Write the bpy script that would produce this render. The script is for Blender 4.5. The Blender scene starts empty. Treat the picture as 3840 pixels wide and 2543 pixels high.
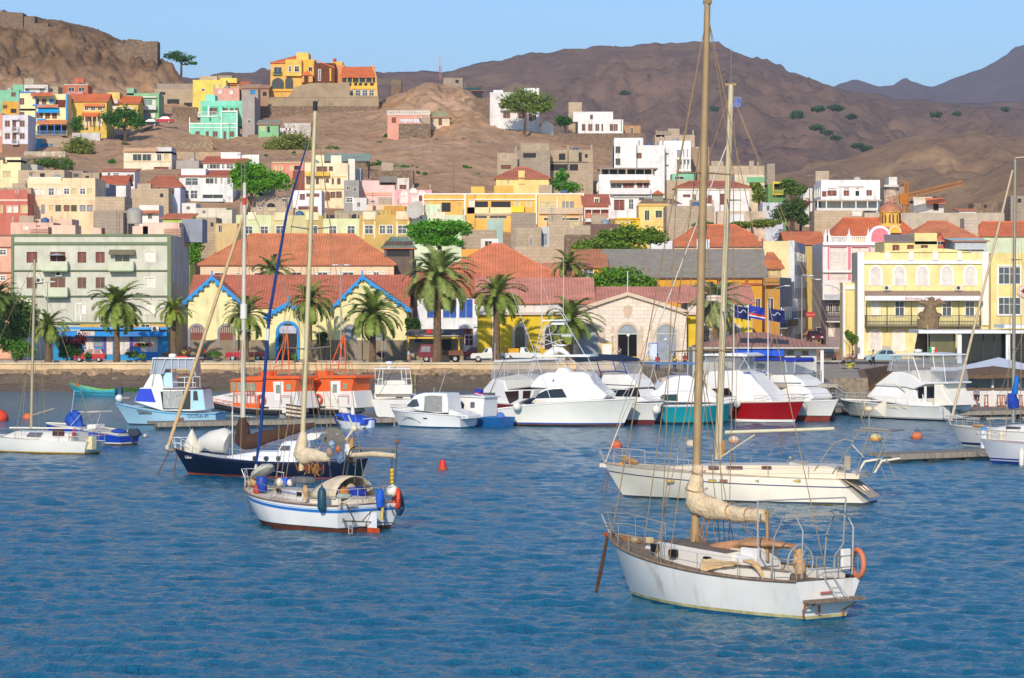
import bpy, math, random
import numpy as np
from math import cos,sin,pi
from mathutils import Vector as V3,Vector, Matrix, noise as mn
random.seed(7)
F=11000.0; H=10.3; HY=1100.0          # lens (photo px), eye height, horizon row
C=bpy.context.scene.collection
def P(px,py,Y): return V3(((px-1920)*Y/F, Y, H-(py-HY)*Y/F))
def PW(px,py,z=0.0): return P(px,py,F*(H-z)/(py-HY))
def lin(hx):
 r=[int(hx[i:i+2],16)/255 for i in (1,3,5)] if len(hx)==7 else [int(c*2,16)/255 for c in hx[1:4]]
 return [c/12.92 if c<=.04045 else ((c+.055)/1.055)**2.4 for c in r]
_M={}
def mat(hx,rough=.7,var=.14,sc=1.2,metal=0,bump=0.0,spec=.4,streak=0.0,dirt='#6b5a48',kind=None,alpha=1,sat=1.0,trans=0):
 key=(hx,rough,var,sc,metal,bump,spec,streak,dirt,kind,alpha,trans)
 if key in _M: return _M[key]
 m=bpy.data.materials.new('m'+str(len(_M))); _M[key]=m
 m.use_nodes=True; nt=m.node_tree; N=nt.nodes; L=nt.links
 b=N['Principled BSDF']; c=lin(hx)
 b.inputs['Roughness'].default_value=rough; b.inputs['Metallic'].default_value=metal
 b.inputs['Specular IOR Level'].default_value=spec
 tc=N.new('ShaderNodeTexCoord'); gm=N.new('ShaderNodeNewGeometry')
 def tex(scale,detail=4,zs=1,rgh=.6):
  mp=N.new('ShaderNodeMapping'); mp.inputs['Scale'].default_value=(scale,scale,scale*zs)
  L.new(gm.outputs['Position'],mp.inputs['Vector'])
  t=N.new('ShaderNodeTexNoise'); t.inputs['Scale'].default_value=1; t.inputs['Detail'].default_value=detail; t.inputs['Roughness'].default_value=rgh
  L.new(mp.outputs['Vector'],t.inputs['Vector']); return t.outputs['Fac']
 def ramp(f,a,bv):
  r=N.new('ShaderNodeMapRange'); r.inputs['From Min'].default_value=a; r.inputs['From Max'].default_value=bv
  L.new(f,r.inputs['Value']); return r.outputs['Result']
 def mix(f,a,bb,t='MIX'):
  x=N.new('ShaderNodeMix'); x.data_type='RGBA'; x.blend_type=t
  for sck,v in ((x.inputs[0],f),(x.inputs[6],a),(x.inputs[7],bb)):
   if hasattr(v,'is_linked'): L.new(v,sck)
   elif isinstance(v,(int,float)): sck.default_value=v
   else: sck.default_value=(*v[:3],1)
  return x.outputs[2]
 col=c
 if var>0:
  col=mix(ramp(tex(sc),.3,.7),[k*(1-var) for k in c],[min(1,k*(1+var*.7)) for k in c])
 if kind=='tile':
  big=ramp(tex(.5,5),.35,.7); col=mix(big,[k*.9 for k in c],[min(1,k*1.35) for k in c])
  col=mix(ramp(tex(4,2),.55,.75),col,[min(1,k*1.5+.02) for k in c]); col=mix(ramp(tex(3.1,3),.58,.78),col,[k*.6 for k in c])
  w=N.new('ShaderNodeTexWave'); w.inputs['Scale'].default_value=.9; w.inputs['Distortion'].default_value=1.2
  mp=N.new('ShaderNodeMapping'); mp.inputs['Scale'].default_value=(1,.02,.02); L.new(tc.outputs['Object'],mp.inputs['Vector']); L.new(mp.outputs['Vector'],w.inputs['Vector'])
  fm=N.new('ShaderNodeMath'); fm.operation='MULTIPLY'; fm.inputs[1].default_value=.25; L.new(w.outputs['Fac'],fm.inputs[0])
  col=mix(fm.outputs[0],col,[k*.65 for k in c])
  bp=N.new('ShaderNodeBump'); bp.inputs['Strength'].default_value=.6; bp.inputs['Distance'].default_value=.15
  L.new(w.outputs['Fac'],bp.inputs['Height']); L.new(bp.outputs['Normal'],b.inputs['Normal'])
 if kind=='block':
  br=N.new('ShaderNodeTexBrick'); br.inputs['Scale'].default_value=1.0
  br.inputs['Brick Width'].default_value=.9; br.inputs['Row Height'].default_value=.45; br.inputs['Mortar Size'].default_value=.05
  br.inputs['Color1'].default_value=(*[k*1.1 for k in c],1); br.inputs['Color2'].default_value=(*[k*.8 for k in c],1); br.inputs['Mortar'].default_value=(*[k*.6 for k in c],1)
  mp=N.new('ShaderNodeMapping'); mp.inputs['Rotation'].default_value=(pi/2,0,0); L.new(tc.outputs['Object'],mp.inputs['Vector']); L.new(mp.outputs['Vector'],br.inputs['Vector'])
  col=mix(.45,col,br.outputs['Color'])
 if kind=='stone':
  v=N.new('ShaderNodeTexVoronoi'); v.inputs['Scale'].default_value=2.2; L.new(gm.outputs['Position'],v.inputs['Vector'])
  col=mix(ramp(v.outputs['Distance'],.1,.6),[min(1,k*1.3) for k in c],[k*.5 for k in c]); col=mix(.5,col,mix(v.outputs['Color'],[k*.6 for k in c],[k*1.3 for k in c]))
  bump=max(bump,.5)
 if kind=='wood':
  w=tex(6,3,.1); col=mix(ramp(w,.35,.65),[k*.65 for k in c],[min(1,k*1.15) for k in c])
 if kind=='flag': pass
 if streak>0:
  s1=ramp(tex(1.6,4,.12),.52,.74); s2=ramp(tex(.35,3),.35,.65)
  mm=N.new('ShaderNodeMath'); mm.operation='MULTIPLY'; L.new(s1,mm.inputs[0]); L.new(s2,mm.inputs[1])
  m2=N.new('ShaderNodeMath'); m2.operation='MULTIPLY'; m2.inputs[1].default_value=streak; L.new(mm.outputs[0],m2.inputs[0])
  col=mix(m2.outputs[0],col,lin(dirt))
 if hasattr(col,'is_linked'): L.new(col,b.inputs['Base Color'])
 else: b.inputs['Base Color'].default_value=(*col,1)
 if bump>0:
  bp=N.new('ShaderNodeBump'); bp.inputs['Strength'].default_value=bump; bp.inputs['Distance'].default_value=.2
  L.new(tex(sc*4,5),bp.inputs['Height']); L.new(bp.outputs['Normal'],b.inputs['Normal'])
 if alpha<1: b.inputs['Alpha'].default_value=alpha
 if kind=='leaf':
  b.inputs['Subsurface Weight'].default_value=0
  tr=N.new('ShaderNodeBsdfTranslucent'); ms=N.new('ShaderNodeMixShader'); ms.inputs[0].default_value=.3
  if hasattr(col,'is_linked'): L.new(col,tr.inputs['Color'])
  out=N['Material Output']; L.new(b.outputs[0],ms.inputs[1]); L.new(tr.outputs[0],ms.inputs[2]); L.new(ms.outputs[0],out.inputs['Surface'])
 return m
def A(m):                      # colour string or material -> material
 return mat(m) if isinstance(m,str) else m
def dsat(hx,f=.12):
 r=[int(hx[i:i+2],16) for i in (1,3,5)]; g=.3*r[0]+.55*r[1]+.15*r[2]; return '#'+''.join('%02x'%int(q*(1-f)+g*f+.5) for q in r)
def wall(hx): return mat(dsat(hx,.15),.85,.17,.5,streak=.5,bump=.1)
def conc(hx='#9a8a76'):
 return mat('#'+''.join('%02x'%min(255,int(int(hx[i:i+2],16)*1.16)) for i in (1,3,5)),.9,.22,.7,streak=.3,kind='block')
def tile(hx='#c4532f'):
 r=[int(hx[i:i+2],16) for i in (1,3,5)]; r=[min(255,int(r[0]*1.08)),min(255,int(r[1]*1.1+24)),min(255,int(r[2]*1.05+20))]
 return mat('#%02x%02x%02x'%tuple(r),.8,.3,.8,kind='tile')
def glass(hx='#20262b'): return mat(hx,.15,.3,.6,spec=.6)
def gel(hx='#e9e7df',st=.12,dirt='#8a7a58'): return mat(hx,.3,.05,.8,streak=st,dirt=dirt,spec=.5)
def leafm(hx): return mat(hx,.6,.5,1.7,kind='leaf',spec=.25)
STEEL=lambda: mat('#b9b8b4',.45,.06,2,metal=.35)
clear=lambda: mat('#c9ced2',.08,.05,1,alpha=.28,spec=.6)
class MB:
 def __init__(s): s.v=[]; s.f=[]; s.m=[]; s.k=0
 def add(s,vs,fs,k=None):
  o=len(s.v); s.v+=[tuple(v) for v in vs]
  for f in fs: s.f.append([i+o for i in f]); s.m.append(s.k if k is None else k)
  return s
 def quad(s,*p,k=None): return s.add(p,[list(range(len(p)))],k)
 def box(s,x0,y0,z0,x1,y1,z1,k=None):
  v=[(x,y,z) for z in (z0,z1) for y in (y0,y1) for x in (x0,x1)]
  return s.add(v,[(0,2,3,1),(4,5,7,6),(0,1,5,4),(2,6,7,3),(0,4,6,2),(1,3,7,5)],k)
 def tube(s,a,b,r,r1=None,n=6,k=None):
  return s.path([a,b],[r,r if r1 is None else r1],n,k)
 def path(s,pts,r,n=6,k=None,sq=None):
  pts=[V3(p) for p in pts]; rs=r if isinstance(r,(list,tuple)) else [r]*len(pts)
  vs=[];fs=[]; up=None
  for i,p in enumerate(pts):
   t=(pts[min(i+1,len(pts)-1)]-pts[max(i-1,0)])
   t=t.normalized() if t.length>1e-9 else V3((0,0,1))
   if up is None: up=V3((0,0,1)) if abs(t.z)<.9 else V3((1,0,0))
   u=t.cross(up); u=u.normalized() if u.length>1e-6 else V3((1,0,0)); w=u.cross(t).normalized(); up=w
   for j in range(n):
    a=2*pi*(j+.5)/n; e=(sq or (1,1))
    vs.append(p+u*cos(a)*rs[i]*e[0]+w*sin(a)*rs[i]*e[1])
  for i in range(len(pts)-1):
   for j in range(n): fs.append((i*n+j,i*n+(j+1)%n,(i+1)*n+(j+1)%n,(i+1)*n+j))
  fs.append(tuple(range(n))[::-1]); fs.append(tuple((len(pts)-1)*n+j for j in range(n)))
  return s.add(vs,fs,k)
 def ball(s,c,r,n=10,m=6,k=None):
  r=r if isinstance(r,(tuple,list)) else (r,r,r); vs=[];fs=[]
  for i in range(m+1):
   th=pi*i/m
   for j in range(n):
    a=2*pi*j/n; vs.append((c[0]+r[0]*sin(th)*cos(a),c[1]+r[1]*sin(th)*sin(a),c[2]+r[2]*cos(th)))
  for i in range(m):
   for j in range(n): fs.append((i*n+j,(i+1)*n+j,(i+1)*n+(j+1)%n,i*n+(j+1)%n))
  return s.add(vs,fs,k)
 def lathe(s,prof,c=(0,0,0),n=12,k=None,cap=True):
  vs=[];fs=[]
  for r,z in prof:
   for j in range(n):
    a=2*pi*j/n; vs.append((c[0]+r*cos(a),c[1]+r*sin(a),c[2]+z))
  for i in range(len(prof)-1):
   for j in range(n): fs.append((i*n+j,i*n+(j+1)%n,(i+1)*n+(j+1)%n,(i+1)*n+j))
  if cap: fs.append(tuple(range(n))[::-1]); fs.append(tuple((len(prof)-1)*n+j for j in range(n)))
  return s.add(vs,fs,k)
 def prism(s,poly,off,k=None,k2=None):            # poly: 3D points, extruded by off
  n=len(poly); off=V3(off); a=[V3(p) for p in poly]; b=[p+off for p in a]
  s.add(a+b,[tuple(range(n)),tuple(range(2*n-1,n-1,-1))],k)
  s.add(a+b,[(i,i+n,(i+1)%n+n,(i+1)%n) for i in range(n)],k if k2 is None else k2); return s
 def mesh(s,name,mats,smooth=None):
  me=bpy.data.meshes.new(name); me.from_pydata(s.v,[],s.f)
  for m in (mats if isinstance(mats,(list,tuple)) else [mats]): me.materials.append(A(m))
  if any(s.m): me.polygons.foreach_set('material_index',s.m)
  if smooth is not None:
   me.shade_smooth()
   if smooth<180: me.set_sharp_from_angle(angle=math.radians(smooth))
  me.update(); return me
 def build(s,name,mats,parent=None,smooth=None,loc=None,fix=True,bevel=0,**tags):
  me=s.mesh(name,mats,smooth)
  if fix:
   import bmesh
   b=bmesh.new(); b.from_mesh(me); bmesh.ops.recalc_face_normals(b,faces=b.faces); b.to_mesh(me); b.free()
  o=bpy.data.objects.new(name,me); C.objects.link(o)
  if parent: o.parent=parent
  if loc is not None: o.location=loc
  if bevel:
   md=o.modifiers.new('b','BEVEL'); md.width=bevel; md.segments=2; md.limit_method='ANGLE'; md.angle_limit=.6
  for kk,vv in tags.items(): o[kk]=vv
  return o
def thing(name,label,cat,loc=(0,0,0),rz=0,group=None):
 o=bpy.data.objects.new(name,None); C.objects.link(o); o.location=loc; o.rotation_euler=(0,0,rz)
 o['label']=label; o['category']=cat; o['kind']='thing'
 if group: o['group']=group
 return o
def tag(o,label,cat,group=None):
 o['label']=label; o['category']=cat; o['kind']='thing'
 if group: o['group']=group
 return o
def copy_tree(o,parent=None):
 c=o.copy(); C.objects.link(c)
 if parent: c.parent=parent
 for ch in list(o.children): copy_tree(ch,c)
 return c
def text(body,parent,loc,rot,size,m,name='lettering',shear=0,wid=None,ext=.004,align='CENTER'):
 cu=bpy.data.curves.new(name,'FONT'); cu.body=body; cu.size=size; cu.extrude=ext; cu.shear=shear; cu.align_x=align
 cu.resolution_u=3; t=bpy.data.objects.new(name,cu); me=bpy.data.meshes.new_from_object(t); bpy.data.objects.remove(t)
 me.materials.clear(); me.materials.append(A(m)); o=bpy.data.objects.new(name,me); C.objects.link(o); o.parent=parent; o.location=loc; o.rotation_euler=rot
 if wid: o.scale=(wid,1,1)
 return o
GY=[300,352,390,430,480,530,580,630,680,730,790,850,950,1100]
GT={ -700:[2.4,2.4,6,12,22,33,40,48,58,72,86,86,60,20],
 0:[2.4,2.4,6,12,22,32,39.5,47,56,69,86,87,60,20],
 200:[2.4,2.4,6,12,22,32,40,47,55.5,71,84,84,58,20],
 350:[2.4,2.4,6,12,22,31,39,46.5,55,68,82,80,55,18],
 480:[2.4,2.4,6,12,22,31,39,46.5,55,67,78,74,48,16],
 600:[2.4,2.4,6,12,22,31,40,47,55,65,72,66,40,12],
 700:[2.4,2.4,6,12,22,31,39.5,46,54,61,66,60,36,10],
 850:[2.4,2.4,6,12,22,30.5,39,43.5,52,57,60,54,34,10],
 1000:[2.4,2.4,6,12,22,30,38.5,45,53,57.5,58,50,32,8],
 1200:[2.4,2.4,6,12,21.5,29,38,46,54.5,58,57,48,30,8],
 1400:[2.4,2.4,6,12,21.5,28.5,37.5,45.5,54.5,57,54,44,28,8],
 1600:[2.4,2.4,6,12,21.5,29.5,38,47,58,60,53,42,26,8],
 1760:[2.4,2.4,6,12,21.5,28.5,38,47.5,57,58,51,40,24,8],
 1850:[2.4,2.4,6,12,21.5,27.5,37,46,50.5,50,45,38,24,8],
 2100:[2.4,2.4,6,11,20.5,26.5,36,44.5,44.5,42,36,30,20,6],
 2400:[2.4,2.4,6,11,20,27,34.5,41,39,34,28,24,16,5],
 2650:[2.4,2.4,5,10,19.5,25.5,29.5,30.5,28,24,20,18,12,4],
 2850:[2.4,2.4,4.2,6.5,18,24,25,25,22,20,17,14,10,3],
 3050:[2.4,2.4,4,6,18.5,23,23.5,22,20,18,15,12,8,2],
 3250:[2.4,2.4,4,9,20,22,22,20.5,19,17,13,10,6,2],
 3500:[2.4,2.4,4,9,18,20,20,19,18,16,12,9,5,2],
 3900:[2.4,2.4,4,8,14,16,17,17,16,14,11,8,5,2],
 4600:[2.4,2.4,4,7,12,14,15,15,14,12,10,8,5,2]}
GX=sorted(GT); GA=np.array([GT[k] for k in GX],float)
NI,NJ=640,470
_px=np.linspace(-700,4600,NI); _Y=np.concatenate([np.linspace(330,870,NJ-30),np.linspace(880,1100,30)])
_tmp=np.array([[np.interp(y,GY,GA[i]) for y in _Y] for i in range(len(GX))])
Z0=np.array([np.interp(_px,GX,_tmp[:,j]) for j in range(NJ)]).T
for _ in range(6):
 Q=Z0.copy(); Q[1:-1]=(Z0[:-2]+Z0[1:-1]*2+Z0[2:])/4; Z0=Q.copy(); Q[:,1:-1]=(Z0[:,:-2]+Z0[:,1:-1]*2+Z0[:,2:])/4; Z0=Q
def ground(X,Y):
 px=1920+F*X/Y; a=min(max((px+700)/5300*(NI-1),0),NI-1.001); j=min(max(np.searchsorted(_Y,Y)-1,0),NJ-2); i=int(a); fx=a-i
 fy=min(max((Y-_Y[j])/(_Y[j+1]-_Y[j]),0),1)
 return float((Z0[i,j]*(1-fx)+Z0[i+1,j]*fx)*(1-fy)+(Z0[i,j+1]*(1-fx)+Z0[i+1,j+1]*fx)*fy)
def grid_mesh(name,X,Yv,Z,m,kind='structure',smooth=True):
 ni,nj=Z.shape; V=np.stack([X,Yv,Z],-1).reshape(-1,3)
 idx=np.arange(ni*nj).reshape(ni,nj); Fq=np.stack([idx[:-1,:-1],idx[1:,:-1],idx[1:,1:],idx[:-1,1:]],-1).reshape(-1,4)
 me=bpy.data.meshes.new(name); me.vertices.add(len(V)); me.vertices.foreach_set('co',V.ravel().astype(np.float32))
 me.loops.add(Fq.size); me.loops.foreach_set('vertex_index',Fq.ravel().astype(np.int32))
 me.polygons.add(len(Fq)); me.polygons.foreach_set('loop_start',np.arange(0,Fq.size,4,dtype=np.int32)); me.polygons.foreach_set('loop_total',np.full(len(Fq),4,np.int32))
 me.update(calc_edges=True); me.validate()
 if smooth: me.shade_smooth()
 me.materials.append(m); o=bpy.data.objects.new(name,me); C.objects.link(o); o['kind']=kind; return o
def earth(c1,c2,c3,sc=1,bump=1.0,ochre=None,dark=None,name='earth',zr=None):
 m=bpy.data.materials.new(name); m.use_nodes=True; nt=m.node_tree; N=nt.nodes; L=nt.links; b=N['Principled BSDF']
 b.inputs['Roughness'].default_value=.95; b.inputs['Specular IOR Level'].default_value=.1
 g=N.new('ShaderNodeNewGeometry')
 def tex(s,d=6,st=(1,1,1),rg=.65):
  mp=N.new('ShaderNodeMapping'); mp.inputs['Scale'].default_value=[s*k for k in st]; L.new(g.outputs['Position'],mp.inputs['Vector'])
  t=N.new('ShaderNodeTexNoise'); t.inputs['Scale'].default_value=1; t.inputs['Detail'].default_value=d; t.inputs['Roughness'].default_value=rg; L.new(mp.outputs[0],t.inputs['Vector']); return t.outputs['Fac']
 def mr(f,a,c):
  r=N.new('ShaderNodeMapRange'); r.inputs['From Min'].default_value=a; r.inputs['From Max'].default_value=c; L.new(f,r.inputs['Value']); return r.outputs[0]
 def mx(f,a,c):
  x=N.new('ShaderNodeMix'); x.data_type='RGBA'
  for s,v in ((x.inputs[0],f),(x.inputs[6],a),(x.inputs[7],c)):
   if hasattr(v,'is_linked'): L.new(v,s)
   elif isinstance(v,float): s.default_value=v
   else: s.default_value=(*v[:3],1)
  return x.outputs[2]
 col=mx(mr(tex(.03*sc),.35,.65),lin(c1),lin(c2)); col=mx(mr(tex(.22*sc,8),.45,.7),col,lin(c3))
 if ochre: col=mx(mr(tex(.045*sc,5),.56,.72),col,lin(ochre))
 if dark: col=mx(mr(tex(.5*sc,6),.56,.72),col,lin(dark))
 v=N.new('ShaderNodeTexNoise'); v.inputs['Scale'].default_value=1.3*sc; v.inputs['Detail'].default_value=4; v.inputs['Roughness'].default_value=.8; L.new(g.outputs['Position'],v.inputs['Vector'])
 col=mx(mr(v.outputs['Fac'],.5,.72),col,[min(1,k*1.6) for k in lin(c3)])
 if zr: sx=N.new('ShaderNodeSeparateXYZ'); L.new(g.outputs['Position'],sx.inputs[0]); ad=N.new('ShaderNodeMath'); ad.operation='MULTIPLY_ADD'; ad.inputs[1].default_value=14; L.new(tex(.06,5),ad.inputs[0]); L.new(sx.outputs['Z'],ad.inputs[2]); col=mx(mr(ad.outputs[0],*zr[:2]),col,mx(mr(tex(.3,8),.35,.65),lin(zr[2]),lin(zr[3])))
 L.new(col,b.inputs['Base Color'])
 bp=N.new('ShaderNodeBump'); bp.inputs['Strength'].default_value=1; bp.inputs['Distance'].default_value=bump; L.new(tex(.35*sc,9,rg=.75),bp.inputs['Height']); L.new(bp.outputs[0],b.inputs['Normal'])
 return m
PX,YY=np.meshgrid(_px,_Y,indexing='ij'); XX=(PX-1920)*YY/F
Z=Z0.copy()
rock=np.clip((YY-655)/60,0,1)*np.clip((790-YY)/30,.15,1)*np.clip((760-PX)/120,0,1); rock2=np.exp(-((PX-1640)/190)**2-((YY-655)/45)**2)
for i in range(NI):
 for j in range(NJ):
  x,y=XX[i,j],YY[i,j]; amp=min(max((y-500)/60,0),1)
  n=mn.fractal((x*.035,y*.05,3.1),1.0,2.0,6)*1.1*amp+amp*(mn.noise((x*.4,y*.3,5))*.3+max(0,mn.noise((x*.9,y*.6,9))-.35)*1.3)
  r=rock[i,j]+rock2[i,j]*.6
  if r>.02:
   n+=r*((1-abs(mn.fractal((x*.05+9,y*.045,1.7),.9,2.1,6)))*7-5.0 + abs(mn.noise((x*.13,y*.05,8)))*3+0)
   vd=mn.voronoi((x*.17+mn.noise((x*.1,y*.1,2)),y*.12,3))[0]; vd2=mn.voronoi((x*.45,y*.3,6))[0]; n+=min(r,1)*(min(1,(vd[1]-vd[0])*2.2)*2.6-1.6+min(1,(vd2[1]-vd2[0])*2)*.8)
  Z[i,j]+=n
hill_m=earth('#bd9674','#cfa988','#a1805f',1,.55,ochre='#c08e58',dark='#86704f',zr=(62,74,'#6e5840','#94765a'),name='hill_earth')
grid_mesh('hill',XX,YY,Z,hill_m)
def ridge(name,pts,Yr,Yf,zf,m,amp,f,back,nx=560,ny=190,seed=0,gul=1.0):
 px=np.linspace(pts[0][0],pts[-1][0],nx); py=np.interp(px,[p[0] for p in pts],[p[1] for p in pts])
 zr=H-(py-HY)*Yr/F; t=np.concatenate([np.linspace(0,1,ny-25),np.linspace(1.02,1.9,25)])
 X=np.zeros((nx,ny)); Yv=np.zeros((nx,ny)); Zv=np.zeros((nx,ny))
 for i in range(nx):
  x=(px[i]-1920)*Yr/F
  for j in range(ny):
   tt=t[j]; y=Yf+(Yr-Yf)*tt
   s=tt**1.15 if tt<=1 else max(0,1-(tt-1)*1.3)
   w=min(1,max(0,(1-tt)*6)) if tt<=1 else 1
   g=(1-abs(mn.fractal((x*f,y*f*.35,seed),.9,2.0,7)))*gul
   n=(g-.75*gul)*amp*4*tt*w+mn.fractal((x*f*3,y*f*3,seed+5),.8,2,5)*amp*.8*w-(abs(mn.fractal((x*f*4.5,y*f*1.3,seed+2),.8,2,4)))*amp*.9*w+mn.noise((x*f*9,0,seed))*amp*.22+mn.noise((x*f*29,1,seed))*amp*.12
   X[i,j]=x; Yv[i,j]=y; Zv[i,j]=zf+(zr[i]-zf)*s+n
 return grid_mesh(name,X,Yv,Zv,m)
mt=earth('#84695a','#967862','#6e5a4e',.16,5,ochre='#a6845e',dark='#54453c',name='mountain_rock')
ridge('mountain',[(-1500,300),(600,300),(760,285),(900,272),(1010,262),(1100,268),(1420,272),(1480,268),(1650,270),(1760,248),(1860,222),(1950,212),(2020,196),(2120,184),(2330,172),(2480,162),(2590,157),(2700,158),(2712,176),(2800,212),(2880,245),(2960,272),(3060,306),(3150,333),(3250,350),(3400,372),(3600,392),(4000,420),(5200,430)],2900,1250,-20,mt,15,.0045,1)
mt2=earth('#947658','#b08e66','#806650',.2,2.5,ochre='#c8a274',dark='#6c5644',name='foothill_earth')
ridge('foothill',[(2350,760),(2500,720),(2700,690),(2900,655),(3000,640),(3100,610),(3200,585),(3300,548),(3370,522),(3450,506),(3560,504),(3640,498),(3760,512),(3900,505),(5200,520)],1700,1000,5,mt2,6,.006,1,seed=4)
ridge('foothill',[(2900,840),(3100,800),(3300,770),(3450,745),(3560,700),(3700,650),(3800,610),(3900,590),(5000,520)],1250,900,4,mt2,3,.009,1,nx=200,ny=80,seed=9)
mt3=earth('#665250','#705a55','#5c4a48',.06,8,name='far_rock')
ridge('far_mountain',[(900,430),(2400,430),(2900,380),(3080,345),(3150,318),(3200,300),(3225,302),(3270,318),(3310,326),(3360,318),(3375,300),(3400,290),(3415,304),(3470,322),(3500,326),(3560,300),(3640,270),(3720,240),(3780,205),(3800,180),(3840,168),(3900,160),(4100,170),(5600,260)],6800,3600,-60,mt3,20,.0016,1,nx=300,ny=100,seed=12)
ridge('far_mountain',[(2700,480),(3000,420),(3300,395),(3500,388),(3700,384),(3840,378),(4200,380),(5200,390)],3600,2200,-20,mt,8,.004,1,nx=200,ny=90,seed=15)
b=MB(); b.quad((-160,324,2.38),(60,324,2.38),(60,500,2.38),(-160,500,2.38));
g=b.build('ground',mat('#8a7c6c',.95,.25,.3,bump=.3),fix=False); g['kind']='structure'
b=MB(); b.quad((-900,345,-3),(900,345,-3),(3000,14000,-3),(-3000,14000,-3)); g=b.build('terrain',hill_m,fix=False); g['kind']='structure'
def water():
 ni,nj=520,760
 py=np.linspace(1395,2900,nj); Y=F*H/(py-HY); px=np.linspace(-900,4740,ni)
 PXw,YW=np.meshgrid(px,Y,indexing='ij'); XW=(PXw-1920)*YW/F; ZW=np.zeros_like(XW)
 rs=np.random.RandomState(3)
 sw=np.clip((320-YW)/120,.25,1)
 for k in range(46):
  lam=.4*1.058**k if k<38 else rs.uniform(.5,1.6); th=rs.normal(-1.2,.95); kx,ky=cos(th)*2*pi/lam,sin(th)*2*pi/lam
  a=.0085*lam**.8*rs.uniform(.6,1.3); ph=rs.uniform(0,6.28)
  mod=.6+.4*np.sin(XW*rs.uniform(.03,.12)+YW*rs.uniform(.03,.12)+rs.uniform(0,6))
  s=np.sin(kx*XW+ky*YW+ph); ZW+=a*mod*(s+.25*s*s)*np.clip(lam*14/(YW*.12+.1),0,1)
 ZW*=sw
 m=bpy.data.materials.new('sea_water'); m.use_nodes=True; nt=m.node_tree; N=nt.nodes; L=nt.links; bs=N['Principled BSDF']
 bs.inputs['Base Color'].default_value=(.005,.128,.218,1); bs.inputs['Roughness'].default_value=.13; bs.inputs['IOR'].default_value=1.27; bs.inputs['Specular IOR Level'].default_value=.37
 g=N.new('ShaderNodeNewGeometry'); hs=[]
 for sc,st,d in ((2.0,(1.6,.6,1),3),(5.5,(1.6,.6,1),3),(.22,(1.2,.5,1),2)):
  mp=N.new('ShaderNodeMapping'); mp.inputs['Scale'].default_value=[sc*q for q in st]; mp.inputs['Rotation'].default_value=(0,0,.35); L.new(g.outputs['Position'],mp.inputs['Vector'])
  t=N.new('ShaderNodeTexNoise'); t.inputs['Scale'].default_value=1; t.inputs['Detail'].default_value=d; t.inputs['Roughness'].default_value=.55; L.new(mp.outputs[0],t.inputs['Vector']); hs.append(t.outputs['Fac'])
 ad=N.new('ShaderNodeMath'); ad.operation='MULTIPLY_ADD'; ad.inputs[1].default_value=.5; L.new(hs[1],ad.inputs[0]); L.new(hs[0],ad.inputs[2])
 a2=N.new('ShaderNodeMath'); a2.operation='MULTIPLY_ADD'; a2.inputs[1].default_value=.6; L.new(hs[2],a2.inputs[0]); L.new(ad.outputs[0],a2.inputs[2])
 bp=N.new('ShaderNodeBump'); bp.inputs['Strength'].default_value=1; bp.inputs['Distance'].default_value=.3; L.new(a2.outputs[0],bp.inputs['Height']); L.new(bp.outputs[0],bs.inputs['Normal'])
 grid_mesh('water',XW,YW,ZW,m)
water()
AZ,EL=math.radians(-10),math.radians(26)          # sun behind the viewer's left shoulder
sd=V3((sin(AZ)*cos(EL),-cos(AZ)*cos(EL),sin(EL)))
sl=bpy.data.lights.new('sun','SUN'); sl.energy=3.9; sl.angle=math.radians(.5); sl.color=(1,.88,.72)
so=bpy.data.objects.new('sun',sl); C.objects.link(so); so.rotation_euler=sd.to_track_quat('Z','Y').to_euler()
w=bpy.data.worlds.new('World'); bpy.context.scene.world=w; w.use_nodes=True; nt=w.node_tree
sk=nt.nodes.new('ShaderNodeTexSky'); sk.sky_type='NISHITA'; sk.sun_disc=False; sk.sun_elevation=EL; sk.sun_rotation=math.atan2(sd.x,sd.y)
sk.air_density=1.0; sk.dust_density=.6; sk.ozone_density=1.6; sk.altitude=0
hs=nt.nodes.new('ShaderNodeMix'); hs.data_type='RGBA'; hs.blend_type='MULTIPLY'; hs.inputs[0].default_value=1; hs.inputs[7].default_value=(.6,.84,1.2,1); nt.links.new(sk.outputs[0],hs.inputs[6]); nt.links.new(hs.outputs[2],nt.nodes['Background'].inputs[0]); nt.nodes['Background'].inputs[1].default_value=.132
hz=MB(); hz.box(-6500,-30,-4,6500,12500,760)
m=bpy.data.materials.new('air'); m.use_nodes=True; nt=m.node_tree; nt.nodes.remove(nt.nodes['Principled BSDF'])
pv=nt.nodes.new('ShaderNodeVolumePrincipled'); pv.inputs['Color'].default_value=(.68,.77,.95,1); pv.inputs['Density'].default_value=7e-5; pv.inputs['Anisotropy'].default_value=0
nt.links.new(pv.outputs[0],nt.nodes['Material Output'].inputs['Volume'])
ho=hz.build('haze',m); ho['kind']='stuff'
cam=bpy.data.cameras.new('camera'); co=bpy.data.objects.new('camera',cam); C.objects.link(co); bpy.context.scene.camera=co
co.location=(0,0,H); co.rotation_euler=(pi/2,0,0); cam.sensor_width=36; cam.lens=36*F/3840; cam.clip_start=.5; cam.clip_end=30000
cam.shift_y=-(2543/2-HY)/3840
sc=bpy.context.scene
sc.view_settings.view_transform='Standard'; sc.view_settings.look='None'; sc.view_settings.exposure=0; sc.view_settings.gamma=1
sc.cycles.volume_bounces=0; sc.cycles.max_bounces=6; sc.cycles.transparent_max_bounces=12; sc.cycles.use_denoising=True
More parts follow.
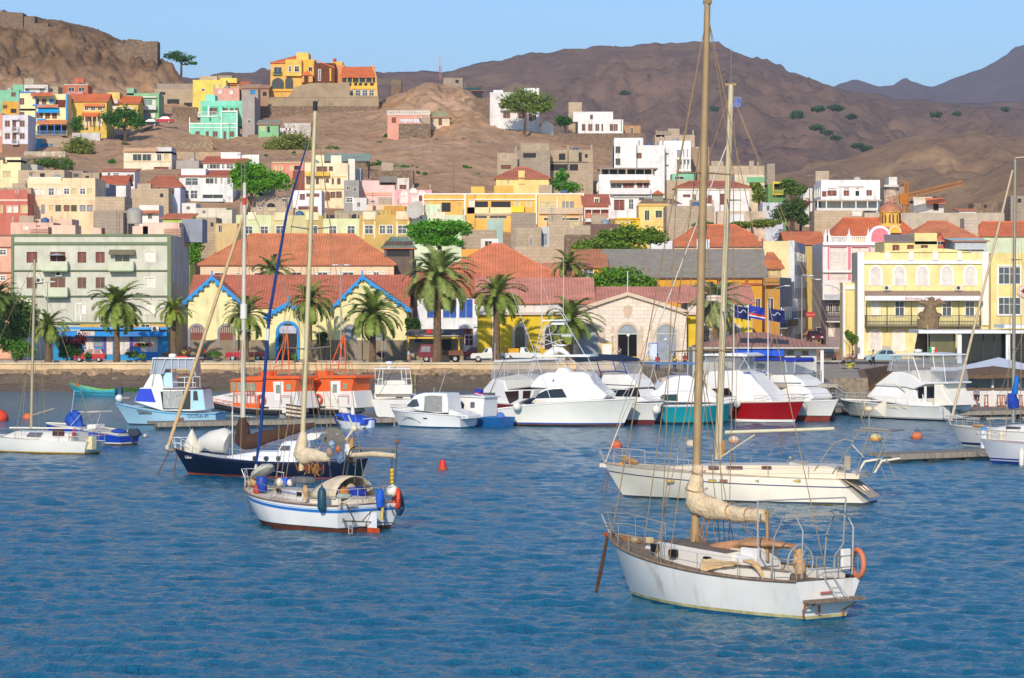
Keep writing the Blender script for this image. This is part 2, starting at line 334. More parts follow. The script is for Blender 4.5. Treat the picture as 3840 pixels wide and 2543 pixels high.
WK={ # window kinds: pane colour, frame colour, frame width, mullions (nx,nz), glassy
 'd':('#2a2c2e','#d8d2c4',.07,1,0,1),'b':('#6e4a3c','#8a7462',.07,1,0,0),'w':('#e6dfcf','#efe9dc',.08,1,0,0),'W':('#4a5258','#f2efe8',.1,1,1,1),
 'g':('#3d4e46','#e8e2d0',.1,1,0,0),'o':('#17171a',None,0,0,0,0),'B':('#1f51a8','#e8e8e4',.06,2,0,0),'c':('#eecb94','#e8d9b8',.06,1,0,0),
 'r':('#7c4030','#6a3c2c',.06,1,0,0),'u':('#2b86c4','#1d6fb4',.08,1,0,0),'k':('#3b3530','#5a6a48',.08,2,0,1),'p':('#d9cfc6','#f0e2e0',.06,2,2,0),
 'G':('#8d97a3','#7c8690',.06,1,0,0),'l':('#c9b98a','#e9dcae',.07,1,0,0)}
_wm={}
def wmesh(w,h,k,arch=False,door=False):
 key=(round(w,1),round(h,1),k,arch,door)
 if key in _wm: return _wm[key]
 pc,fc,fw,nx,nz,gl=WK[k]; pm=glass(pc) if gl else mat(pc,.6,.2,1.5)
 def outline(x0,x1,z0,z1,y):
  if not arch: return [(x0,y,z0),(x1,y,z0),(x1,y,z1),(x0,y,z1)]
  r=(x1-x0)/2; rz=min(r,(z1-z0)*.6); pts=[(x0,y,z0),(x1,y,z0)]
  for i in range(9):
   a=pi*i/8; pts.append(((x0+x1)/2+r*cos(a),y,z1-rz+rz*sin(a)))
  return pts
 b=MB()
 if k in 'brwgcBpG' and not arch:           # shutter leaves with a dark gap between
  n=2 if w>.7 else 1
  for i in range(n): b.box(-w/2+i*w/n+.02,0,.02,-w/2+(i+1)*w/n-.02,.05,h-.02)
  if h>.8:
   for i in range(n):
    for j in range(int(h/.35)): b.box(-w/2+i*w/n+.1,-.015,j*.35+.12,-w/2+(i+1)*w/n-.1,0.0,j*.35+.3)
  b.box(-w/2,.06,0,w/2,.08,h)
 else: b.prism(outline(-w/2,w/2,0,h,0),(0,.04,0))
 pane=b.mesh('pane',pm)
 fr=None
 if fc:
  b=MB(); o=outline(-w/2-fw,w/2+fw,-fw if not door else 0,h+fw,0); i_=outline(-w/2,w/2,0,h,0); n=len(o); y0=-.05; y1=.12 if not arch else .02
  vs=[(p[0],y0,p[2]) for p in o]+[(p[0],y0,p[2]) for p in i_]+[(p[0],y1,p[2]) for p in o]+[(p[0],y1,p[2]) for p in i_]
  fs=[]
  for j in range(n):
   q=(j+1)%n; fs+=[(j,q,n+q,n+j),(2*n+j,j,q,2*n+q)[::-1],(n+j,n+q,3*n+q,3*n+j)]
  b.add(vs,fs)
  if gl or k=='p':
   for i in range(1,nx+1): x=-w/2+w*i/(nx+1); b.box(x-.025,y1-.06,0,x+.025,y1-.01,h)
   for i in range(1,nz+1): z=h*i/(nz+1)*1.2; b.box(-w/2,y1-.07,z-.025,w/2,y1-.012,z+.025)
  fr=b.mesh('frame',mat(fc,.7,.08))
 _wm[key]=(pane,fr); return _wm[key]
def put_window(par,x,z,w,h,k,y,name='window',arch=False,rz=0):
 pane,fr=wmesh(w,h,k,arch,name=='door')
 rec=.1 if not arch else -.012
 dx,dy=(sin(-rz)*0,0)
 o=bpy.data.objects.new(name,pane); C.objects.link(o); o.parent=par; n=Matrix.Rotation(rz,3,'Z')
 off=n@V3((0,rec,0)); o.location=V3((x,y,z))+off; o.rotation_euler=(0,0,rz)
 sx=w/round(w,1) if round(w,1)>0 else 1; sz=h/round(h,1) if round(h,1)>0 else 1; o.scale=(sx,1,sz)
 if fr:
  f=bpy.data.objects.new('frame',fr); C.objects.link(f); f.parent=o; f.location=(0,-rec,0)
 return o
def wall_holes(b,w,z0,h,holes,rec=.14,k=0,kr=0):
 xs=sorted({-w/2,w/2,*[q for t in holes for q in (t[0],t[2])]}); zs=sorted({z0,h,*[q for t in holes for q in (t[1],t[3])]})
 for i in range(len(xs)-1):
  for j in range(len(zs)-1):
   cx,cz=(xs[i]+xs[i+1])/2,(zs[j]+zs[j+1])/2
   if any(t[0]<cx<t[2] and t[1]<cz<t[3] for t in holes): continue
   b.quad((xs[i],0,zs[j]),(xs[i+1],0,zs[j]),(xs[i+1],0,zs[j+1]),(xs[i],0,zs[j+1]),k=k)
 for x0,a,x1,c in holes:
  b.quad((x0,0,a),(x0,rec,a),(x0,rec,c),(x0,0,c),k=kr); b.quad((x1,0,a),(x1,0,c),(x1,rec,c),(x1,rec,a),k=kr)
  b.quad((x0,0,a),(x1,0,a),(x1,rec,a),(x0,rec,a),k=kr); b.quad((x0,0,c),(x0,rec,c),(x1,rec,c),(x1,0,c),k=kr)
  b.quad((x0,rec,a),(x1,rec,a),(x1,rec,c),(x0,rec,c),k=kr)
class House:
 def __init__(s,label,x0,x1,yt,Y,wl,d=9,wins='',roof=None,yb=None,name='house',cat='house',rz=0,par=.35,group=None,side=0,side_c=None,gable=None,zb=None,bury=5,noback=False):
  s.Y=Y; s.k=F/Y; s.xc=(x0+x1)/2; s.w=(x1-x0)/s.k; s.d=d; X=(s.xc-1920)/s.k
  if zb is None:
   zb=min(ground(X-s.w/2,Y),ground(X+s.w/2,Y)) if yb is None else H-(yb-HY)/s.k
  s.zb=zb; s.root=thing(name,label,cat,(X,Y,zb),math.radians(rz),group); s.h=s.Zl(yt); wm=A(wl) if not isinstance(wl,str) else wall(wl)
  s.wm=wm; b=MB(); w,h=s.w,s.h; holes=[]; wl_=[]
  for t in wins.split(';'):
   t=t.strip()
   if not t: continue
   kd,xs,ys=t.split()[:3]; opt=t.split()[3:] ; arch='a' in opt; dr='D' in opt
   y0,y1=[float(q) for q in ys.split(',')]
   for q in xs.split(','):
    a,c=[float(e) for e in q.split('-')]
    xa,xb=s.xl(a),s.xl(c); za,zc=s.Zl(y1),s.Zl(y0)
    if xb<-w/2+.05 or xa>w/2-.05: continue
    xa=max(xa,-w/2+.05); xb=min(xb,w/2-.05); zc=min(zc,h-.05)
    wl_.append((xa,za,xb,zc,kd,arch,dr))
    if not arch: holes.append((xa,za,xb,zc))
  wall_holes(b,w,-bury,h,holes)
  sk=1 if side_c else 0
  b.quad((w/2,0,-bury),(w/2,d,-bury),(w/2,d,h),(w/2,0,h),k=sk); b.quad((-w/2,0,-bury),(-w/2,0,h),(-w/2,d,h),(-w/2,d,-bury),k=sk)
  b.quad((-w/2,d,-bury),(-w/2,d,h),(w/2,d,h),(w/2,d,-bury))
  if roof is None:
   p=.22; zr=h-par
   for (a,c) in (((-w/2,0),(w/2,0)),((w/2,0),(w/2,d)),((w/2,d),(-w/2,d)),((-w/2,d),(-w/2,0))):
    f=lambda q:(q[0]-math.copysign(p,q[0]),q[1]+(p if q[1]==0 else -p))
    A1,C1=f(a),f(c)
    b.quad((*a,h),(*c,h),(*C1,h),(*A1,h)); b.quad((*A1,h),(*C1,h),(*C1,zr),(*A1,zr))
   b.quad((-w/2+p,p,zr),(w/2-p,p,zr),(w/2-p,d-p,zr),(-w/2+p,d-p,zr))
  else: b.quad((-w/2,0,h),(w/2,0,h),(w/2,d,h),(-w/2,d,h))
  if gable is not None:                      # triangular front
   zg=s.Zl(gable[1]); xg=s.xl(gable[0]); b.add([(-w/2,0,h),(w/2,0,h),(xg,0,zg),(-w/2,d,h),(w/2,d,h),(xg,d,zg)],[(0,1,2),(3,5,4)])
  s.wall=b.build('wall',[wm,A(side_c) if side_c else wm],s.root,fix=False)
  for xa,za,xb,zc,kd,arch,dr in wl_: put_window(s.root,(xa+xb)/2,za,xb-xa,zc-za,kd,0,'door' if dr else 'window',arch)
  if side:                                   # windows of the flank one can see
   sg=1 if s.xc<1920 else -1; nf=max(1,int(h/3.2)); nd=max(1,int(d/3.5))
   for i in range(nf):
    for j in range(nd):
     z=h-2.6-i*3.1
     if z<.3: continue
     put_window(s.root,sg*(w/2+.08),z,.9,1.3,side if isinstance(side,str) else 'd',(j+.5)*d/nd,rz=pi/2*sg)
  if not roof and name=='house' and Y>395 and d>=6 and w>5:
   q=random.Random(label); y=d*.72
   if q.random()<.55: X=q.uniform(-.35,.35)*w; b=MB(); b.lathe([(.55,0),(.6,.1),(.6,1.0),(.2,1.2),(.02,1.22)],(X,y,h-par),10); b.build('water_tank',mat(q.choice(['#2c3038','#8fa0ac','#b9b2a4','#4a6a94']),.6,.1,2),s.root,smooth=40)
   if q.random()<.6: X=q.uniform(-.4,.4)*w; b=MB(); b.box(X-1.1,y+.6,h-par,X+1.1,d-.3,h+q.uniform(1,1.9)); b.build('roof_hut',conc('#9d8d78') if q.random()<.6 else wm,s.root)
   if q.random()<.7: X=q.uniform(-.45,.45)*w; b=MB(); b.tube((X,y,h-par),(X,y,h+2.2),.035,n=4); b.box(X-.5,y-.02,h+1.9,X+.5,y+.02,h+1.95); b.box(X-.35,y-.02,h+1.6,X+.35,y+.02,h+1.65); b.build('antenna',mat('#6a665f'),s.root)
   if q.random()<.3:
    for X in (-w/2+.3,0,w/2-.3): b=MB(); b.box(X-.13,.1,h,X+.13,.36,h+.9); b.build('column_stub',conc('#9d8d78'),s.root)
  if roof:
   t=roof[0]; c=roof[2] if len(roof)>2 and roof[2] else '#c4532f'; ov=.35
   def ZR(py,dy): return H-(py-HY)*(Y+dy)/F-zb
   x0_,x1_=-w/2-ov,w/2+ov; b=MB(); e=h+.02; T=.16
   if t=='hip':
    ins=roof[3]/s.k if len(roof)>3 else min(w,d)/2; zr=ZR(roof[1],d/2)
    v=[(x0_,-ov,e),(x1_,-ov,e),(x1_,d+ov,e),(x0_,d+ov,e),(x0_+ins,d/2,zr),(x1_-ins,d/2,zr)]
    b.add(v,[(0,1,5,4),(1,2,5),(2,3,4,5),(3,0,4)])
    b.add([(q[0],q[1],e-T) for q in v[:4]]+v[:4],[(0,1,5,4),(1,2,6,5),(2,3,7,6),(3,0,4,7),(3,2,1,0)],k=1)
    b.path([v[4],v[5]],.12,5); [b.path([v[i],v[j]],.1,5) for i,j in ((0,4),(1,5))]
   elif t=='shed':
    zr=ZR(roof[1],d); b.prism([(x0_,-ov,e),(x1_,-ov,e),(x1_,d+.1,zr),(x0_,d+.1,zr)],(0,0,-T),k2=1)
    b2=MB(); b2.add([(w/2,0,h),(w/2,d,h),(w/2,d,zr-T),(-w/2,0,h),(-w/2,d,h),(-w/2,d,zr-T)],[(0,1,2),(3,5,4),(1,4,5,2)]); b2.build('gable',[wm],s.root)
   elif t=='gx':
    zr=ZR(roof[1],d/2); b.prism([(x0_,-ov,e),(x1_,-ov,e),(x1_,d/2,zr),(x0_,d/2,zr)],(0,0,-T),k2=1); b.prism([(x0_,d/2,zr),(x1_,d/2,zr),(x1_,d+ov,e),(x0_,d+ov,e)],(0,0,-T),k2=1)
    b2=MB(); b2.add([(w/2,0,h),(w/2,d,h),(w/2,d/2,zr-T),(-w/2,0,h),(-w/2,d,h),(-w/2,d/2,zr-T)],[(0,1,2),(3,5,4)]); b2.build('gable',[wm],s.root)
   elif t=='gy':
    xr=s.xl(gable[0]); zr=s.Zl(gable[1])+.1
    for (xa,sg) in ((-w/2,-1),(w/2,1)):
     sl=(e-zr)/(xa-xr); xe=xa+sg*ov; b.prism([(xe,-ov,zr+sl*(xe-xr)),(xr,-ov,zr),(xr,d,zr),(xe,d,zr+sl*(xe-xr))],(0,0,-T),k2=1)
   s.roof=b.build('roof',[tile(c),mat('#b06a4a' if c!='#8a8278' else '#6a645c')],s.root,fix=True)
 def xl(s,px): return (px-s.xc)/s.k
 def Zl(s,py): return H-(py-HY)/s.k-s.zb
 def boxp(s,name,x0,x1,y0,y1,f0,f1,m,bevel=0):      # px rectangle, depth from f0 to f1 (negative = proud)
  b=MB(); b.box(s.xl(x0),f0,s.Zl(y1),s.xl(x1),f1,s.Zl(y0)); return b.build(name,A(m) if not isinstance(m,str) else mat(m,.8,.1),s.root,bevel=bevel)
 def trim(s,rects,m,pr=.06):
  for i,(x0,x1,y0,y1) in enumerate(rects): b=MB(); b.box(s.xl(x0),-pr-i*.03,s.Zl(y1),s.xl(x1),.01,s.Zl(y0)); b.build('trim',A(m) if not isinstance(m,str) else mat(m,.8,.08),s.root)
 def balcony(s,x0,x1,yr,yf,dp=1.1,m='#d8d2c0',rail=None,slab=None):
  b=MB(); a,c=s.xl(x0),s.xl(x1); z0,z1=s.Zl(yf),s.Zl(yr); b.box(a,-dp,z0-.16,c,-.01,z0,k=1)
  if not rail:
   b.box(a,-dp,z0,c,-dp+.1,z1); b.box(a,-dp+.1,z0,a+.1,-.01,z1); b.box(c-.1,-dp+.1,z0,c,-.01,z1)
   return b.build('balcony',[mat(m,.8,.1) if isinstance(m,str) else m,mat(slab or m,.8)],s.root)
  o=b.build('balcony',[mat(m),mat(slab or m,.8)],s.root); b=MB(); n=max(2,int((c-a)/.18))
  for i in range(n+1): x=a+.03+(c-a-.06)*i/n; b.box(x-.018,-dp+.02,z0,x+.018,-dp+.05,z1)
  for y in (a+.02,c-.05):
   for i in range(5): yy=-dp+.05+(dp-.1)*i/5; b.box(y,yy,z0,y+.03,yy+.03,z1)
  b.box(a,-dp,z1,c,-dp+.07,z1+.06); b.box(a,-dp,z0+.1,c,-dp+.06,z0+.15)
  b.box(a,-dp+.07,z1,a+.06,-.01,z1+.06); b.box(c-.06,-dp+.07,z1,c,-.01,z1+.06)
  b.build('railing',mat(rail,.6),o); return o
 def awning(s,x0,x1,y0,y1,dp,m,name='awning',post=None):
  b=MB(); a,c=s.xl(x0),s.xl(x1); z0,z1=s.Zl(y0),s.Zl(y1); b.prism([(a,-dp,z1),(c,-dp,z1),(c,-.01,z0),(a,-.01,z0)],(0,0,.12))
  o=b.build(name,A(m) if not isinstance(m,str) else tile(m),s.root)
  if post:
   for px in post[0]:
    b=MB(); b.box(s.xl(px)-.1,-dp+.1,s.Zl(post[1]),s.xl(px)+.1,-dp+.3,z1); b.build('post',mat(post[2]),s.root)
  return o
 def block(s,x0,x1,y0,f0,f1,m,name='rooftop_block',zb=None):        # block standing on the roof
  b=MB(); b.box(s.xl(x0),f0,s.h-.4 if zb is None else zb,s.xl(x1),f1,s.Zl(y0)); return b.build(name,wall(m) if isinstance(m,str) else m,s.root)
def rowx(a,b,n,wd): return ','.join('%g-%g'%(a+(b-a)*i/(n-1)-wd/2,a+(b-a)*i/(n-1)+wd/2) for i in range(n))
Hs=House
STN=mat('#8a745f',.95,.3,.6,kind='stone'); BLK=conc('#9b8a74'); BLK2=conc('#8d7f70'); BLK3=conc('#a8957c')
h=Hs('white three storey house with brown shutters at the left edge, small balconies in its middle',9,105,431,565,'#d6d2d8',9,'b 20-36,75-91 454,474;b 47-60 454,492 D;b 20-36,75-91 501,520;b 47-60 502,538 D;b 12-38,70-100 545,574 D',side=0)
h.trim([(9,105,540,580)],'#8b6a58',.03); h.balcony(46,70,478,494,.9,'#d6d2d8',rail='#cfcac8'); h.balcony(46,70,526,540,.9,'#d6d2d8',rail='#cfcac8'); h.boxp('canopy',44,72,443,450,-.7,-.01,'#d6d2d8')
Hs('salmon house cut by the left picture edge beside the white shuttered house',-60,8,424,566,'#d98f72',9,'w 0-4 490,510')
h=Hs('pale yellow house with bright blue trim, blue awnings and a blue posted veranda',71,252,408,592,'#eadfa0',9,'b 138-160 421,442;r 171-186,197-212 425,444;o 140-250 471,505;b 75-90 421,434',yb=515)
h.block(71,134,346,0,8,'#efe3a6','upper_storey'); put_window(h.root,h.xl(83),h.Zl(390),.75,1.1,'r',-.12)
h.block(134,200,352,.9,8,'#eadfa0','attic_storey'); h.block(200,246,350,2,8,'#eadfa0','attic_storey')
for q in (136,163): put_window(h.root,h.xl(q),h.Zl(391),.75,1.05,'r',.78)
put_window(h.root,h.xl(191),h.Zl(385),.7,.7,'u',.78); h.boxp('shutter',204,240,372,400,1.9,2,'#6b2f24')
h.awning(118,200,349,362,1.2,'#c4532f',name='tile_canopy'); h.awning(140,220,394,404,1,'#c9694a',name='tile_canopy')
h.awning(144,222,406,424,1.1,mat('#1f97d8',.7),name='blue_awning'); h.awning(142,256,452,468,2.2,'#d06a3c',name='veranda_roof',post=((155,183,210,236),505,'#1e74d0'))
h.trim([(71,74,346,515),(132,136,348,470),(247,251,350,462),(71,134,344,348),(122,172,392,396),(140,172,446,452)],'#2790d8',.1); h.balcony(140,250,494,508,2.0,'#8a8076',rail='#7a98b0')
Hs('turquoise gate house wall with a curved edge below the blue trimmed house',106,146,520,575,'#2aa6dc',3,'w 112-137 528,536',yb=580,name='garden_wall',cat='wall')
Hs('rough concrete garage with two royal blue doors under the blue trimmed house',146,262,520,578,BLK,5,'u 152-180 540,572 D;u 188-196 540,568 D',yb=580)
Hs('orange yellow cottage tucked behind the white shuttered house',9,70,381,598,'#e0a428',6,'o 40-62 408,424;r 12-26 396,406')
Hs('small mint green house above the orange cottage at the far left',-20,71,338,612,'#7fc39a',6,'b 43-58 347,361')
h=Hs('low white house with a flat roof left of the orange brick house',85,179,318,640,'#d9d6cc',7,'G 150-165 334,345;d 95-110 332,342'); h.awning(92,170,322,332,.8,mat('#d8d2c0'),name='canopy')
Hs('grey block extension beside the low white house',179,218,324,642,BLK,6,'o 190-198 332,344')
Hs('orange brick house with two dark windows under the rock',240,330,318,648,'#d0673a',7,'d 257-278,295-317 328,343').trim([(240,330,316,320)],'#c9bda8',.08)
Hs('pink walled house behind the blue trimmed house',246,312,346,622,'#cf8f88',6,'r 292-300 356,370')
h=Hs('yellow two storey house with a tiled canopy and porch columns on the left hillside',259,400,380,600,'#e6bd4a',9,'W 317-331,341-357,367-383 399,414;r 340-350 442,474;w 318-332,368-382 442,472;d 320-330 480,488',roof=('gx',352,'#d2562a'),yb=496)
h.awning(316,392,390,400,.7,'#d2633a',name='tile_canopy'); h.awning(308,372,424,439,1.8,'#d2562a',name='porch_roof',post=((322,350,368),474,'#e2d6c0'))
h=Hs('yellow house with an orange tiled roof half hidden by the spreading acacia',400,518,388,622,'#e4bd4c',9,'w 424-440 396,412;w 455-465,480-495 400,414',roof=('gx',360,'#d2562a'),yb=470); h.block(398,444,344,2,7,'#e2c35e'); h.balcony(402,444,374,386,1,'#cfc9bb')
h=Hs('mint green house with a white balcony and an arched door beside the red car',475,596,350,632,'#84bb83',9,'G 541-550,558-567 376,390;w 518-530,572-582 376,392;d 490-500 380,390;w 566-580 424,440',yb=462); h.block(475,502,331,0,5,'#8fbf98'); h.balcony(520,588,396,410,1.3,'#d8d6d0'); h.trim([(500,588,362,367)],'#dcdccc',.5)
put_window(h.root,h.xl(546),h.Zl(461),1.6,2.5,'G',-.02,'door',True)
h=Hs('bare grey concrete house under construction below the rock slope',580,728,334,668,BLK,10,'o 627-672 372,392;o 690-720 385,400;o 600-620 345,356',yb=402); h.block(580,722,308,5,9,BLK2)
Hs('dark stone retaining yard wall right of the bare concrete house',646,740,402,645,STN,2,name='retaining_wall',cat='wall',yb=455)
h=Hs('tall plain yellow house on the skyline left of the big orange roofed villa',723,848,300,660,'#e9cf50',11,'d 757-767 333,341;l 820-832 316,330',yb=393); h.block(820,882,288,4,10,'#e9cf50'); h.block(739,806,279,5,9,BLK3); h.block(806,860,276,6,10,BLK2)
h=Hs('yellow annexe with a red tiled strip roof behind the mint terrace house',850,930,318,664,'#d8a060',6,'',roof=('shed',306,'#d2562a'),yb=380)
h=Hs('small pink house with an arched pediment above the mint terrace house',799,897,331,648,'#dea08c',6,'w 820-830 338,350;w 862-872 340,352',yb=395)
Hs('grey house with one turquoise window beside the villa',905,968,330,650,'#a99b8c',6,'u 940-956 339,352',roof=('shed',316,'#b5765c'),yb=400)
h=Hs('mint green terrace house of stepped storeys with white edging',710,891,464,612,'#7fd8b8',5,'b 734-748,799-815,861-877 494,512;b 773-782,839-847 494,525 D;b 760-770,795-809,862-878 450,461;d 822-832,836-848 443,460',yb=518)
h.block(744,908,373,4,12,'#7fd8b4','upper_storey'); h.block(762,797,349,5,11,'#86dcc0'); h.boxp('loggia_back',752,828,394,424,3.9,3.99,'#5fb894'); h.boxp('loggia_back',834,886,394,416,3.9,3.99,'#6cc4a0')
for q in ('788','800'): put_window(h.root,h.xl(float(q)),h.Zl(423),.7,1.2,'b',3.78,'door')
for q in (840,862,882): put_window(h.root,h.xl(q),h.Zl(415),.6,.75,'b',3.78)
h.block(830,890.5,416,.02,4.5,'#7fd8b8','upper_storey',zb=h.h); h.balcony(744,816,421,438,1.6,'#d8e4da',rail='#d8e4da'); h.boxp('pillar',774,780,394,438,2.6,2.8,'#dfe8e0'); h.boxp('pillar',816,830,394,438,2.2,3.9,'#7fd8b4')
h.trim([(710,891,462,466),(710,891,478,481),(710,713,440,518),(828,832,415,518),(887,891,414,518),(830,891,415,420)],'#e6ece2',.1)
Hs('raw grey side wall building right of the mint terrace house',908,955,362,613,'#a79c94',12,'d 930-940 450,462',yb=520,rz=0)
h=Hs('cream two storey house with four dark picture windows on the bare slope',464,643,568,545,'#e6d6b6',9,'d 499-530,535-566 579,602;d 590-604 579,602;l 616-634 579,600;r 578-632 627,655;l 534-566 638,655;d 638-642 626,655',roof=None,yb=659)
h.block(585,643,552,0,8,'#cfcac8'); h.trim([(464,640,604,608)],'#dcb98c',.07); h.awning(464,590,557,569,.5,mat('#c29a74'),name='roof_slab')
Hs('long grey concrete shed right of the cream picture window house',634,746,602,548,'#aaa298',7,'d 650-660 630,650',yb=656)
h=Hs('white house with a broad red tiled roof above the bright green tree',763,915,610,527,'#e8e6e2',8,'d 777-783 618,632;d 787-810,812-824 616,632;W 832-842,850-874 616,632',roof=('shed',586,'#b4462e'),yb=650); h.block(818,892,566,5,8,'#ebe9e4',zb=h.h); h.block(885,962,575,5.4,8,'#e6e4de',zb=h.h-1)
h=Hs('white pair of houses with two low red tiled roofs left of the bright green tree',672,873,660,503,'#e6e5e2',8,'W 696-742 669,694;d 772-800 669,688;d 806-813,828-832 668,688;d 853-862 668,690;W 684-708,715-740 715,744;d 760-836 730,745',roof=('shed',638,'#b4462e'),yb=760); h.block(678,770,632,.6,6,'#e6e5e2'); h.balcony(750,840,744,757,1.2,'#d8dadc',slab='#35584e')
Hs('pale yellow house with a gabled upper floor at the left picture edge',0,78,600,507,'#e9e0a4',8,'r 13-26 601,612;l 10-40 640,665',yb=674).block(20,78,590,0,6,'#eae2b0')
Hs('grey white annexe behind the pale yellow gabled house',70,140,618,515,'#bdb9ae',7,'w 90-110 625,640')
h=Hs('bare block house with rooftop stubs below the dark green bush',68,241,638,492,BLK3,9,'o 150-168 650,668;o 246-262 655,668;d 110-120 650,660'); h.block(180,200,650,2,5,'#c9b48c')
Hs('low bare block building with two square openings below the hillside bush',240,312,640,520,BLK2,7,'k 255-268,278-293 652,662',yb=680)
Hs('bare block shed left of the white house with a curved red roof',305,372,648,512,BLK,7,'o 320-334 660,668')
h=Hs('low white house with a red lean-to roof and veranda posts',382,505,640,510,'#e4e2dc',7,'d 404-413 648,662;W 425-446 650,664;r 478-488,492-500 655,680',roof=('shed',632,'#b85a40'),yb=690)
h=Hs('white house under a long curving red tiled roof slope',380,472,690,500,'#e2dfd8',7,'d 420-430 700,712',roof=('gx',658,'#b4482f'),yb=720)
h=Hs('house under a plain dull red hipped roof between the white houses',545,676,700,498,'#b9b2a8',8,'d 590-602 705,716',roof=('hip',660,'#a84a34',40),yb=745)
h=Hs('four storey peach apartment block with green and red window blinds',103,357,668,456,'#f0cfa0',12,'w 123-143,150-167,210-228 709,731;W 183-201 706,732;W 241-259,301-319 708,728;l 268-286,328-346 708,728;l 183-201 770,790;k 210-228,268-286 770,791;r 241-259 770,791;G 156-167 770,800;G 301-319,328-346 770,791',side='d')
h.trim([(103,357,745,749),(109,230,667,690),(231,235,690,815)],'#f2dcb6',.06); h.block(109,232,664,0,2,'#e4dccb')
h=Hs('brick red house with white framed windows at the left edge',-70,103,725,450,'#c96a56',11,'l 0-8,80-103 772,797;w 27-42,50-66 774,796;d 60-68 700,712')
h.trim([(-70,103,748,754)],'#e8c8b4',.06); h.block(-20,100,700,4,9,BLK)
Hs('tall blank concrete block tower right of the peach apartment block',357,467,738,447,BLK3,9,'')
Hs('grey concrete house with a side balcony behind the blank tower',360,410,690,470,'#8f99a8',8,'d 372-380 700,712')
Hs('big blank concrete house with a white lower addition',491,632,708,470,BLK3,11,'o 600-612 726,740'); h=Hs('white flat extension with a red canopy in front of the blank concrete house',522,596,769,440,'#e8e2d4',6,'d 555-570 800,820'); h.awning(520,600,792,800,.8,'#b5563c')
Hs('white small house with an orange shuttered window beside the concrete house',632,676,705,475,'#d6d8e2',7,'r 632-652 706,726')
Hs('lime green house with an orange tiled lean-to roof behind the green block',610,712,818,415,'#b6cf5a',8,'w 715-720 840,860',roof=('shed',800,'#cc5a34'))
Hs('narrow concrete house stack left of the pale green row houses',700,810,815,436,BLK,9,'o 760-775 835,860;o 720-735 850,870;o 790-800 835,850')
Hs('white rendered cube house over the narrow concrete stack',682,735,762,468,'#dcd8d0',7,'d 700-712 775,785'); Hs('pale wall with a gable left of the yellow walled yard',735,870,780,462,'#d9cfb4',8,'d 760-770 790,800;k 850-868 770,785')
Hs('cream concrete house beside the narrow alley on the left',808,890,838,430,'#d9b878',7,'d 820-832 846,870')
b=Hs('green shack with a rusty tin roof and yellow shutter on the bare slope',969,1045,466,605,'#84c086',4,'l 979-991 471,488;o 1002-1012 474,497 D',roof=('shed',450,'#8d7368'),yb=504)
Hs('low whitewashed rubble stone hut right of the green shack',1120,1166,468,606,mat('#c9bfb2',.95,.3,.8,kind='stone'),4,'',yb=504); Hs('long low whitewashed wall behind the laundry by the green shack',1064,1165,462,611,'#d3cabd',4,'',yb=498)
h=Hs('large orange yellow villa with arched loggias and a brown stone wing on the skyline',1014,1132,233,672,'#eeb04a',11,'d 1028-1056 252,278;d 1084-1091 250,270;W 1107-1122 249,270',yb=392)
V=h
b=MB(); xl,Zl=h.xl,h.Zl; b.prism([(xl(1012),-.4,Zl(234)),(xl(1134),-.4,Zl(232)),(xl(1134),6,Zl(198)),(xl(1104),6,Zl(200))],(0,0,-.2)); b.build('roof',tile('#d2562a'),h.root)
h.boxp('upper_gable',1110,1156,196,236,1,9,wall('#eec04e')); h.boxp('bay',1072,1132,224,286,-.9,.01,wall('#ecc04c'))
for a,c in ((1084,1092),(1107,1122)): put_window(h.root,h.xl((a+c)/2),h.Zl(270),(c-a)/h.k,1.2,'W',-1.0)
h.boxp('wing',1132,1178,222,395,.8,10,wall('#eeb83c')); put_window(h.root,h.xl(1163),h.Zl(266),.7,.85,'d',.7)
h.boxp('stone_wing',1177,1256,236,330,.3,10,mat('#7a4a30',.95,.3,.8,kind='stone')); put_window(h.root,h.xl(1198),h.Zl(301),.35,2.4,'W',.2); h.boxp('corner_pilaster',1236,1242,256,304,.1,.3,'#e8b04a')
b=MB(); b.prism([(xl(1180),.2,Zl(226)),(xl(1256),.2,Zl(256)),(xl(1256),7,Zl(242)),(xl(1200),7,Zl(228))],(0,0,.2)); b.build('roof',tile('#d2562a'),h.root)
b=MB(); b.add([(xl(1130),-1.8,Zl(285)),(xl(1176),-1.8,Zl(285)),(xl(1152),-.2,Zl(264)),(xl(1130),.7,Zl(285)),(xl(1176),.7,Zl(285))],[(0,1,2),(1,4,2),(3,0,2)]); b.build('porch_roof',tile('#d2562a'),h.root); h.boxp('porch',1134,1174,285,310,-1.5,.7,wall('#e8a050')); put_window(h.root,h.xl(1150),h.Zl(310),.8,1.3,'r',-1.6,'door')
h.boxp('annexe',1240,1280,226,320,4,10,wall('#eeb03c')); h.boxp('chimney',1244,1256,213,240,5,6,'#b4462e')
h.boxp('annexe',1256,1290,240,310,3,9,wall('#e4925a')); h.boxp('tank',1246,1256,214,224,4,5,mat('#c0302a'))
for (a,c,t,o) in ((1020,1064,292,334),(1071,1098,291,332)): put_window(h.root,h.xl((a+c)/2),h.Zl(o),(c-a)/h.k,(o-t)/h.k,'k',-.02,'loggia',True)
h.boxp('loggia_floor',1014,1100,334,343,-.3,.01,'#eeb04a'); h.balcony(1024,1058,270,280,.5,'#3f6a50',rail='#3f6a50')
r=Hs('terrace wing of the villa with a long terracotta roof over a dark glazed veranda',1278,1408,310,668,'#eab03c',9,'W 1305-1325,1333-1352,1359-1378,1385-1402 338,359;o 1310-1318,1328-1340,1346-1358,1366-1378,1388-1402 311,323',yb=380)
r.boxp('veranda_glass',1282,1404,290,310,1.2,1.4,glass('#22352c'))
for q in (1300,1320,1345,1370,1394): r.boxp('post',q,q+3,288,311,.1,.3,'#eab03c')
